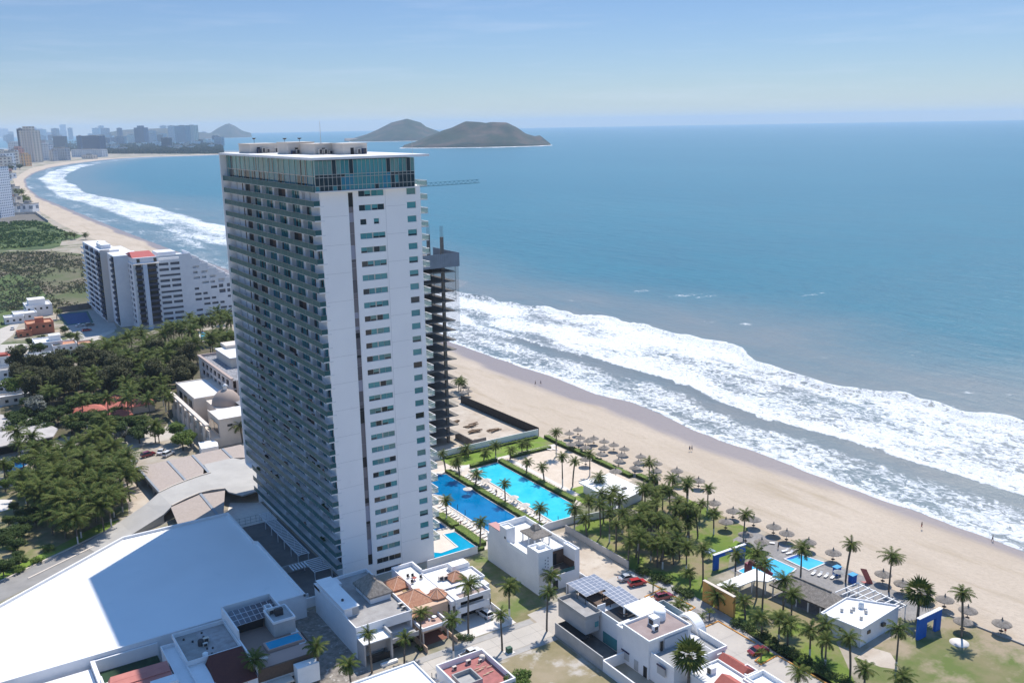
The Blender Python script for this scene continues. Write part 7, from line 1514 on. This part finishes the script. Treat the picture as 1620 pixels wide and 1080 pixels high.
for k in range(n):
    x0 = 52.5+k*4.6 if k else 37.0; x1 = 52.5+(k+1)*4.6; z = 37.6-k*3.1; hs = []
    kk = 0
    for f in range(int(z//3.1)):
        z_ = 1.6+f*3.1
        if k == 0: hs += [(39.4, 44.6, z_, z_+1.5), (45.6, 50.6, z_, z_+1.5)] if f % 3 != 2 else [(39.4, 50.6, z_, z_+1.2)]
        elif (f+k) % 4 != 3: hs.append((x0+.5, x1-.5 if (f+k) % 3 else x1-1.6, z_, z_+(2.0 if k in (4,5) and f > 3 else 1.3)))
    b = MB(); holed(b, 'x', 347.6, 348.0, x0, x1, 0, z, [(a, c, d, min(e, z-.3)) for a, c, d, e in hs if d < z-1.4]); b.box(x0, x1, 348.8, 366, 0, z-1.0)
    for f in range(int(z//3.1)+1): b.box(x0, x1, 348.0, 348.8, 1.0+f*3.1-.1, 1.0+f*3.1+.1) if 1.0+f*3.1 < z else None
    b.box(x1-.3, x1, 348, 366, max(0, z-4.1), z+.9); b.box(x0, x1-.3, 347.6, 348.0, z, z+.7); t.part('wing', b, WH)
t.part('dark_glazing', MB().box(38, 102, 348.65, 348.78, .5, 7.0).box(38, 80, 348.65, 348.78, 7.0, 20).box(38, 57, 348.65, 348.78, 20, 34), mat('hotel_dark_glass', (.13,.15,.19), rough=.3)); t.part('roof_box', MB().box(40,50,352,364,36.6,39.5), WH)
# low hotels / houses at left
def house_px(px, py, w, d, h, m, rm, label, rot=0.0, extra=None, cat='house', name='house'):
    p = at(px, py, 0); t = TH(name, label, cat, (p.x, p.y, 0)); x, y = p.x, p.y
    b = MB(); b.box(x-w/2, x+w/2, y, y+d, 0, h); t.part('wall', b, m); b = MB(); b.box(x-w/2+.2, x+w/2-.2, y+.2, y+d-.2, h, h+.05); t.part('roof', b, rm); b = MB(); b.ring(x-w/2-.05, x+w/2+.05, y-.05, y+d+.05, .25, h, h+.7); t.part('parapet', b, m)
    n = max(1, int(w/3.2))
    for i in range(n): t.part('window', MB().box(x-w/2+.9+i*3.2, x-w/2+2.1+i*3.2, y-.06, y-.01, h-2.0, h-.8), GLD)
    n = max(1, int(d/4))
    for i in range(n): t.part('window', MB().box(x-w/2-.06, x-w/2-.01, y+1+i*4, y+2.4+i*4, h-2.0, h-.8), GLD)
    if extra:
        for (dx, dy, ww, dd, hh, mm, rr) in extra: b = MB(); b.box(x+dx, x+dx+ww, y+dy, y+dy+dd, h, h+hh, 0); b.box(x+dx-.15, x+dx+ww+.15, y+dy-.15, y+dy+dd+.15, h+hh, h+hh+.15, 1); t.part('upper_storey', b, [mm, rr])
    return t
ORG = mat('orange_stucco', (.55,.20,.12), (.48,.17,.10), scale=.5, rough=.9)
house_px(64,500,14,16,6,WHITE,ROOFW,'white house at the edge of the scrub field with a raised upper block',0,[(-5,4,9,9,3.4,WHITE,ROOFW)]); house_px(42,508,12,12,4,WHITE,ROOFW,'low white house left of the raised white one'); house_px(24,512,10,8,3.4,WHITE,ROOFW,'small low white garage beside the parking street')
house_px(66,528,13,12,5.4,ORG,TILE,'orange red house among white ones beside the tennis court',0,[(-2,2,4,4,3,ORG,TILE)]); house_px(40,533,7,5,2.6,ORG,TILE,'little orange roofed shed in front of the orange red house'); house_px(80,560,12,14,5.4,WHITE,ROOFW,'white house with a tall blank side wall near the palms',0,[(1,5,5,5,2.6,WHITE,ROOFW)]); house_px(68,576,9,8,3.4,WHITE,ROOFW,'small white house in front of the blank walled one'); house_px(105,560,11,10,4.2,WHITE,TILE,'white house with an orange terrace behind a palm'); house_px(132,556,10,8,3.4,CREAM,TILE,'low cream house half under the palms'); house_px(4,580,12,9,4.0,WHITE,REDT,'white house with a dark red roof at the left edge',0,[(-3,2,6,5,1.2,REDT,REDT)])
house_px(10,600,16,7,3.6,WHITE,ROOFG,'long low white building below the red roofed one at the left edge'); house_px(8,622,18,6,3.4,WHITE,ROOFW,'long pale building beside the blue pool at the left edge'); house_px(22,640,14,5,3.2,CREAM,ROOFW,'pale low roof behind the blue pool at the left edge')
for (q, lab, m_) in [([(740,290),(1050,260),(1110,380),(830,410)],'blue tennis court','b'),([(1310,600),(1390,580),(1500,640),(1340,740)],'second','b')]:
    P_ = [at(x/7.715, 460+y/7.715, 0).to_2d() for x, y in q]; sheet('tennis_court', P_, .06, mat('court_blue', (.025,.085,.22), (.02,.07,.19), scale=.3, rough=.8))
    c = sum(P_, Vector((0,0)))/4; sheet('tennis_court_surround', [(c+(p-c)*1.18) for p in P_], .045, mat('court_surround_green', (.02,.11,.10), rough=.8))
pool('swimming_pool', 'blue pool behind the palms at the far left edge', [tuple(at(x, y, 0).to_2d()) for x, y in [(0,632),(30,627),(18,638),(0,644)]], PTILE if False else WP1, coping=.5); pool('swimming_pool', 'blue pool glimpsed through the palms on the left', [tuple(at(x, y, 0).to_2d()) for x, y in [(14,733),(44,726),(42,736),(14,748)]], WP1, coping=.4)
pool('swimming_pool', 'small turquoise pool among palms in front of the stepped hotel', [tuple(at(x, y, 0).to_2d()) for x, y in [(317,526),(326,526),(326,540),(319,539)]], WP4, coping=.8); pool('swimming_pool', 'second turquoise pool among palms near the tower edge', [tuple(at(x, y, 0).to_2d()) for x, y in [(352,526),(360,524),(361,532),(354,533)]], WP4, coping=.8)
# long canopy roof at left, red roofed clubhouse
t = TH('long_canopy', 'long pale flat canopy roof running to the left edge among the palms', 'canopy', tuple(at(40,700,0))); q = [tuple(at(x, y, 4).to_2d()) for x, y in [(-30,662),(0,655),(60,662),(92,678),(84,690),(0,706),(-30,712)]]; t.part('roof', MB().prism(q, 3.6, 4.0), mat('patchy_pale_roof', (.50,.46,.43), (.40,.37,.35), scale=.25, rough=.9)); t.part('wall', MB().prism([tuple(at(x, y, 4).to_2d()) for x, y in [(-30,668),(60,668),(82,685),(0,701),(-30,706)]], 0, 3.6), DARK)
t = TH('red_roof_clubhouse', 'low clubhouse with salmon red hipped roofs deep in the palm grove', 'clubhouse', tuple(at(180,640,0)))
def hip_t(t, x0, x1, y0, y1, e, r, m):
    b = MB(); ym = (y0+y1)/2; i_ = min((x1-x0)/2-.1, (y1-y0)/2); R1 = (x0+i_, ym, r); R2 = (x1-i_, ym, r)
    b.quad((x0,y0,e),(x1,y0,e),R2,R1); b.quad((x1,y1,e),(x0,y1,e),R1,R2); b.tri((x0,y1,e),(x0,y0,e),R1); b.tri((x1,y0,e),(x1,y1,e),R2); b.quad((x0,y0,e-.2),(x1,y0,e-.2),(x1,y0,e),(x0,y0,e)); b.quad((x0,y1,e-.2),(x0,y0,e-.2),(x0,y0,e),(x0,y1,e)); t.part('roof', b, m)
SAL = mat('salmon_tile', (.50,.17,.13), (.43,.13,.10), scale=.6, rough=.85)
for (px, py, w, d) in [(172,633,14,14),(205,640,18,8),(140,648,12,8),(190,655,8,7)]: p = at(px, py, 3); t.part('wall', MB().box(p.x-w/2+.6,p.x+w/2-.6,p.y-d/2+.6,p.y+d/2-.6,0,3), CREAM); hip_t(t, p.x-w/2, p.x+w/2, p.y-d/2, p.y+d/2, 3.1, 4.9, SAL)
# cars on the left
for (px, py, dg, kd, pt, lab) in [(234,718,15,'suv',DRD,'red car parked under the trees by the grey wall'),(255,713,60,'sedan',WHC,'white car parked between the red car and another white car'),(266,717,40,'suv',WHC,'white car nearest the gate house'),(209,731,50,'sedan',WHC,'white car alone on the drive by the palm grove'),(68,706,20,'suv',GRC,'dark glazed van under the palms beside the yellow kerb'),(44,710,20,'suv',WHC,'white van next to the dark glazed van'),(20,519,80,'sedan',WHC,'white car parked on the pale street at the left'),(28,527,80,'suv',GRC,'dark car parked below the white one at the left'),(40,573,70,'sedan',SLV,'silver car at the bottom of the pale street'),(126,514,20,'sedan',WHC,'white car beside the tennis court'),(142,513,10,'suv',GRC,'dark car in the shade beside the tennis court'),(137,521.5,10,'suv',RED,'red car on the hotel drive beside the tennis court')]:
    car_px(px, py, dg, kd, pt, lab, None, 1.05)
one('yellow_kerb', MB().prism([tuple(at(x, y, 0).to_2d()) for x, y in [(6,712),(78,696),(80,699),(8,716)]], 0, .2), mat('yellow_kerb_paint', (.45,.36,.14), rough=.9), 'pale yellow kerb in front of the long canopy', 'kerb', (0,0,0))
wall('garden_wall', 'pale wall at the left edge below the blue pool', [at(-10,772,0).to_2d().to_tuple(), at(25,768,0).to_2d().to_tuple(), at(52,757,0).to_2d().to_tuple()], 3.2, .4, CREAM); sheet('roof_left_edge', pxpoly([(-20,790),(20,790),(12,806),(-20,815)]), .05, PATHW)
# ------------------------------------------------------------------ grove
r_ = random.Random(33); spots = []
def scatter(polypx, n, dmin, fn, z=0, avoid=()):
    P_ = pxpoly(polypx); xs = [p[0] for p in P_]; ys = [p[1] for p in P_]; k = 0; tr_ = 0
    while k < n and tr_ < 20000:
        tr_ += 1; x = r_.uniform(min(xs), max(xs)); y = r_.uniform(min(ys), max(ys))
        if inpoly(x, y, P_) and all((x-a)**2+(y-b)**2 > dmin*dmin for a, b in spots): spots.append((x, y)); fn(x, y); k += 1
big = [(40,750),(100,742),(150,722),(200,735),(218,765),(212,800),(190,845),(120,862),(60,850),(40,800)]
scatter(big, 60, 3.0, lambda x, y: palm(x, y, r_.uniform(5, 10), 'coconut palm in the dense plantation beside the service road', 'palms in the plantation by the road', 'coco', 1.55))
scatter([(200,560),(370,520),(378,545),(372,575),(330,600),(270,620),(180,610),(130,600),(150,575)], 44, 5.4, lambda x, y: palm(x, y, r_.uniform(7, 12), 'coconut palm in the grove in front of the stepped hotel', 'palms in the hotel grove', 'coco', 1.8))
scatter([(30,640),(110,600),(260,600),(270,660),(230,680),(130,675),(70,665)], 24, 5.0, lambda x, y: palm(x, y, r_.uniform(7, 11), 'coconut palm among the casuarinas in the left grove', 'palms among the casuarinas', 'coco', 1.4))
scatter([(20,600),(120,590),(250,575),(330,590),(300,625),(240,640),(120,640),(40,650)], 62, 4.6, lambda x, y: tree(x, y, 'tall', LF3, r_.uniform(1.0, 1.45), 'dark feathery casuarina tree in the left grove', 'casuarina trees in the grove'))
scatter([(0,690),(60,640),(150,650),(230,670),(270,690),(200,715),(100,690),(30,700)], 30, 4.6, lambda x, y: tree(x, y, 'round', LF1, r_.uniform(.9, 1.3), 'rounded dark green tree along the drive on the left', 'rounded trees along the drive'))
scatter([(0,770),(20,745),(60,720),(120,715),(60,760),(20,800)], 10, 4.0, lambda x, y: tree(x, y, 'round', LF2, r_.uniform(.6, .9), 'small bright green tree behind the garden wall at the left', 'small bright trees at the left'))
scatter([(0,860),(20,810),(60,800),(60,860),(30,900),(0,915)], 16, 2.6, lambda x, y: tree(x, y, 'round', LF1, r_.uniform(.45, .8), 'leafy shrub tree at the left edge below the plantation', 'shrub trees at the left edge'))
scatter([(0,640),(30,600),(30,560),(100,520),(140,560),(130,590),(60,610)], 12, 6.0, lambda x, y: tree(x, y, 'round', LF1, r_.uniform(.7, 1.1), 'street tree among the white houses on the left', 'trees among the left houses'))
for (bx, by, ty, lab) in [(28,580,553,'tall thin palm standing in front of the dark red roof'),(125,560,531,'palm with a bare trunk beside the white houses'),(30,720,681,'palm in front of the long canopy, left of two'),(55,722,688,'palm in front of the long canopy, right of two'),(10,770,731,'palm at the left edge beside the small blue pool'),(35,735,700,'palm between the small blue pool and the van'),(118,690,664,'palm with bare trunk at the drive bend'),(303,520,500,'palm standing before the stepped hotel, left of three'),(320,524,507,'palm standing before the stepped hotel, middle of three'),(354,513,495,'palm standing before the stepped hotel, right of three'),(246,700,672,'slim palm in the planting by the parked cars'),(228,690,664,'palm in the planting by the drive'),(168,695,662,'palm group at the drive corner, left one'),(176,698,668,'palm group at the drive corner, right one'),(90,505,492,'palm beside the orange red house'),(52,560,548,'palm beside the white houses on the pale street'),(384,700,672,'palm squeezed between the tower and the cream hotel')]:
    palm_px(bx, by, ty, lab, 'single palms on the left side', 'coco', 1.2)
p = at(198, 700, 0); tree(p.x, p.y, 'round', LF4, .9, 'silvery grey shrub tree beside the drive'); p = at(60, 668, 0); tree(p.x, p.y, 'round', LF4, 1.6, 'grey leafless looking tree over the long canopy roof'); p = at(25, 585+45, 0); tree(p.x, p.y, 'round', mat('x', (0,0,0)) if False else LF2, 1.5, 'yellow green tree at the left edge of the grove')
for (px, py, s, lab) in [(290,712,1.1,'bright green tree at the gate house, left of two'),(302,706,1.0,'bright green tree at the gate house, right of two'),(252,700,1.0,'tree over the parked cars by the grey wall'),(280,700,1.2,'dark green tree in front of the cream columns')]: p = at(px, py, 0); tree(p.x, p.y, 'round', LF2, s, lab)
for (px, py) in [(5,860),(20,870),(30,905),(60,890),(80,870),(12,900)]: p = at(px, py, 0); tree(p.x, p.y, 'bush', LF2, 1.1, 'low weedy bush on the verge by the service road', 'weedy bushes on the verge', 'shrub', 'shrub')
# ------------------------------------------------------------------ city round the bay
def facade(nm, c1, c2, fh=3.2, bw=3.5, th=.5):
    """painted storey bands and window bays of a far building (object space)"""
    M = bpy.data.materials.new(nm); M.use_nodes = True; n = M.node_tree.nodes; l = M.node_tree.links; b = n['Principled BSDF']; b.inputs['Roughness'].default_value = .7
    tc = n.new('ShaderNodeTexCoord'); sp = n.new('ShaderNodeSeparateXYZ'); l.new(tc.outputs['Object'], sp.inputs[0])
    def fr(o, k):
        d = n.new('ShaderNodeMath'); d.operation = 'DIVIDE'; d.inputs[1].default_value = k; l.new(o, d.inputs[0]); f = n.new('ShaderNodeMath'); f.operation = 'FRACT'; l.new(d.outputs[0], f.inputs[0]); g = n.new('ShaderNodeMath'); g.operation = 'GREATER_THAN'; g.inputs[1].default_value = th; l.new(f.outputs[0], g.inputs[0]); return g.outputs[0]
    ad = n.new('ShaderNodeMath'); ad.operation = 'ADD'; l.new(sp.outputs[0], ad.inputs[0]); l.new(sp.outputs[1], ad.inputs[1])
    m_ = n.new('ShaderNodeMath'); m_.operation = 'MULTIPLY'; l.new(fr(sp.outputs[2], fh), m_.inputs[0]); l.new(fr(ad.outputs[0], bw), m_.inputs[1])
    x = n.new('ShaderNodeMix'); x.data_type = 'RGBA'; x.inputs[6].default_value = (*c1, 1); x.inputs[7].default_value = (*c2, 1); l.new(m_.outputs[0], x.inputs[0]); l.new(x.outputs[2], b.inputs['Base Color']); return M
FN = facade('facade_near_white', (.78,.79,.82), (.20,.24,.32)); FW = facade('facade_white', (.80,.80,.80), (.20,.24,.30), 9, 12); FC = facade('facade_cream', (.76,.66,.55), (.24,.19,.17), 9, 14); FO = facade('facade_orange', (.80,.46,.20), (.36,.20,.12), 9, 11); FP = facade('facade_pink', (.68,.33,.26), (.24,.13,.13), 9, 11); FB = facade('facade_blue_glass', (.10,.15,.24), (.035,.06,.12), 10, 16); FD = facade('facade_dark', (.12,.13,.16), (.04,.05,.07), 9, 12, .35); FG = facade('facade_grey', (.40,.42,.45), (.18,.2,.24), 10, 13)
def block(px0, px1, pyt, pyb, m, label, group=None, dep=22, setback=None, mast=0):
    a = at(px0, pyb, 0); c = at(px1, pyb, 0); d = (c-a); w = d.length; ang = math.atan2(d.y, d.x); h = hat((px0+px1)/2, pyt, (a+c)/2); p = (a+c)/2
    t = thing('apartment_block', label, 'building', (p.x, p.y, 0), ang, group); b = MB(); b.box(-w/2, w/2, 0, dep, 0, h); b.build('wall', m, t)
    k = MB(); k.box(-w/2-.3, w/2+.3, -.3, dep+.3, h, h+1.0); k.box(-w*.2, w*.15, dep*.3, dep*.7, h+1, h+4.5); k.build('roof', ROOFG, t)
    if setback: s = MB(); s.box(-w/2*setback, w/2*setback, dep*.1, dep*.8, h+1, h+1+h*.12); s.build('upper_storey', m, t)
    v = MB()
    for i in range(max(2, int(w/9))): x = -w/2+(i+.5)*w/max(2, int(w/9)); v.box(x-.4, x+.4, -1.2, -.02, 3, h)
    v.build('pier', WH if m in (FW, FC, FG, FO) else DBL, t); return t
z0 = lambda x: x/8.1; z0y = lambda y: 180+y/8.1
def Z1(x0, x1, yt, yb): return (x0/8.1, x1/8.1, 180+yt/8.1, 180+yb/8.1)
def Z2(x0, x1, yt, yb): return (180+x0/8.1, 180+x1/8.1, 180+yt/8.1, 180+yb/8.1)
for (q, m, lab, ex) in [
    (Z1(-40,28,560,730), FC, 'cream apartment block at the very left edge behind the beach', dict(dep=40)), (Z1(30,72,505,715), FW, 'ribbed white apartment block second in the row behind the beach', dict(dep=40)), (Z1(76,128,490,705), FC, 'ribbed cream apartment block third in the row behind the beach', dict(dep=40)), (Z1(-60,50,470,560), FC, 'low cream slab behind the ribbed row', dict(dep=30)), (Z1(130,190,470,700), FW, 'white block between the cream row and the pink tower', {}), (Z1(190,260,445,640), FP, 'pink apartment tower beside the orange block', dict(setback=.7)), (Z1(262,340,525,675), FO, 'small bright orange block beside the tall beige tower', dict(setback=.6)), (Z1(120,262,380,560), FW, 'white glass topped block behind the pink tower', dict(setback=.8)),
    (Z1(290,455,215,625), FC, 'tall beige tower, highest of the near buildings on the bay', dict(dep=35, setback=.5)), (Z1(262,300,195,600), FD, 'dark narrow tower edge directly behind the beige tower', dict(dep=20)), (Z1(505,640,405,600), FW, 'bright white hotel beside the beige tower', dict(setback=.6)), (Z1(640,690,470,610), FG, 'narrow grey block right of the bright white hotel', {}),
    (Z1(690,835,290,440), FD, 'dark unfinished tower with open floors above a pale podium', dict(mast=1)), (Z1(690,850,440,600), FG, 'pale podium block below the dark unfinished tower', {}), (Z1(520,580,340,420), FP, 'small dark red block behind the white hotel', {}), (Z1(590,690,345,440), FC, 'cream block behind the white hotel', {}),
    (Z1(995,1045,285,470), FB, 'slim blue glass tower left of the wide blue slab', {}), (Z1(1065,1285,285,480), FB, 'wide dark blue glass slab on the bay', dict(dep=40)), (Z1(1310,1380,310,400), FB, 'squat blue block right of the wide slab', {}), (Z1(1490,1600,290,400), FG, 'grey block with slanted top on the bay', {}),
    (Z1(920,1310,460,555), FW, 'long striped white and grey building on the beach', dict(dep=30)), (Z1(1050,1195,530,580), FC, 'low cream hotel directly on the far beach', {}), (Z1(780,845,140,300), FG, 'tall pale hazy tower standing alone above the skyline', {}),
    (Z2(275,400,180,385), FB, 'tall blue slab tower in the middle of the distant skyline', dict(dep=40, setback=.4)), (Z2(795,935,155,390), FG, 'left half of the twin pinkish towers', dict(dep=40)), (Z2(940,1040,150,380), FC, 'right half of the twin pinkish towers', dict(dep=40)), (Z2(705,775,155,350), FG, 'pale slim tower left of the twin towers', {}), (Z2(605,670,155,310), FG, 'hazy slim tower behind the dark squat tower', {}), (Z2(615,715,310,440), FD, 'dark squat tower near the water of the headland', {}),
    (Z2(430,530,255,370), FG, 'grey block between the blue slab and the slim tower', {}), (Z2(550,610,270,360), FD, 'small dark block beside the dark squat tower', {}), (Z2(180,270,270,375), FC, 'cream block left of the tall blue slab', {}), (Z2(1290,1385,300,410), FG, 'pale hotel near the tip of the headland', {}), (Z2(1085,1115,330,390), FD, 'thin dark tower between the twin towers and the headland tip', {}), (Z2(30,140,290,400), FB, 'blue grey slab at the bend of the bay', {})]:
    block(*q, m, lab, None, **ex)
r_ = random.Random(77)
for i in range(52):
    px = r_.uniform(-15, 345) if i % 3 else r_.uniform(-15, 200); w = r_.uniform(4, 11); yb = r_.uniform(216, 226); block(px, px+w, yb-r_.uniform(6, 22), yb, r_.choice([FG, FB, FG, FW]), 'hazy pale high-rise in the distant skyline', 'hazy distant high-rises', dep=30)
for i in range(40):
    px = r_.uniform(150, 338); w = r_.uniform(3, 9); yb = 236+r_.uniform(-8, 3)-(px-150)*.01; block(px, px+w, yb-r_.uniform(2, 6), yb, r_.choice([FW, FC, FW, FG]), 'low pale building on the green shore of the headland', 'low buildings on the headland', dep=20)
for i in range(16):
    yb = 270+i*4.2+r_.uniform(-1, 1); px = r_.uniform(-8, 8)+max(0, (290-yb))*.25; block(px, px+r_.uniform(6, 12), yb-r_.uniform(5, 9), yb, r_.choice([FW, FC, FP]), 'low beach house at the left edge of the bay', 'low beach houses at the left edge', dep=16)
block(-14, 2.5, 264, 345, FN, 'tall white block cut by the left edge of the picture', None, 25)
for q, lab in [(((20,27,312,332)), 'cream beach house between palms on the bay'), ((30,52,323,336), 'white beach house with a terrace beside the bare lot'), ((14,30,326,337), 'pinkish beach house beside the white terrace house'), ((10,24,296,308), 'flat roofed beach house by the bend of the sand')]: block(*q, FW if 'white' in lab else FC, lab, None, 14)
# green belts of the town: one uncountable mass
b = MB(); r2 = random.Random(3)
for i in range(5200):
    px = r2.uniform(150, 352) if i % 3 else r2.uniform(40, 352); py = r2.uniform(228, 243.5) if px > 150 else r2.uniform(224, 240)
    p = at(px, py, 0)
    if p.x > 1180 and p.y < 4150: continue
    for k in range(2):
        s = r2.uniform(7, 15); h = r2.uniform(4, 14); a = r2.uniform(0, 3.14); dx, dy = s*math.cos(a), s*math.sin(a); b.add([(p.x-dx, p.y-dy, 0), (p.x+dx, p.y+dy, 0), (p.x+dx*.3, p.y+dy*.3, h), (p.x-dx*.5, p.y-dy*.5, h*.8)], [(0,1,2,3)])
tag(b.build('town_trees', mat('far_foliage', (.045,.065,.035), (.08,.09,.05), scale=.02, rough=1.)), 'dark green tree belt of the distant town and headland', 'trees', None, 'stuff')
for i in range(14):
    t_ = r_.random(); px = lerp(20, 52, t_)+r_.uniform(-6, 4); py = lerp(300, 336, t_)+r_.uniform(-3, 2); p = at(px, py, 0); palm(p.x, p.y, r_.uniform(7, 11), 'palm in the far row along the bay beach', 'far palms along the bay', 'coco', 2.1)
for i in range(12): p = at(r_.uniform(8, 44), r_.uniform(258, 274), 0); tree(p.x, p.y, 'round', LF1, 3.2, 'dark tree at the foot of the bay towers', 'dark trees at the foot of the bay towers')
for (bx, by, ty) in [(107,378,371),(112,377,371),(118,379,373),(136,379,373)]: palm_px(bx, by, ty, 'tiny palm on the open sand beside the green field', 'tiny palms on the open sand', 'coco', 1.4, 5)
# white rim of surf and pale rock under the islands
sheet('upper_beach', [(97.2,114),(99.6,62.9),(101.3,53),(101.3,14),(101.6,4.5),(103.4,4.4),(101.8,-33),(104.0,-33),(104.4,130),(101,200),(97,150)], .036, bpy.data.materials['beach_sand'])
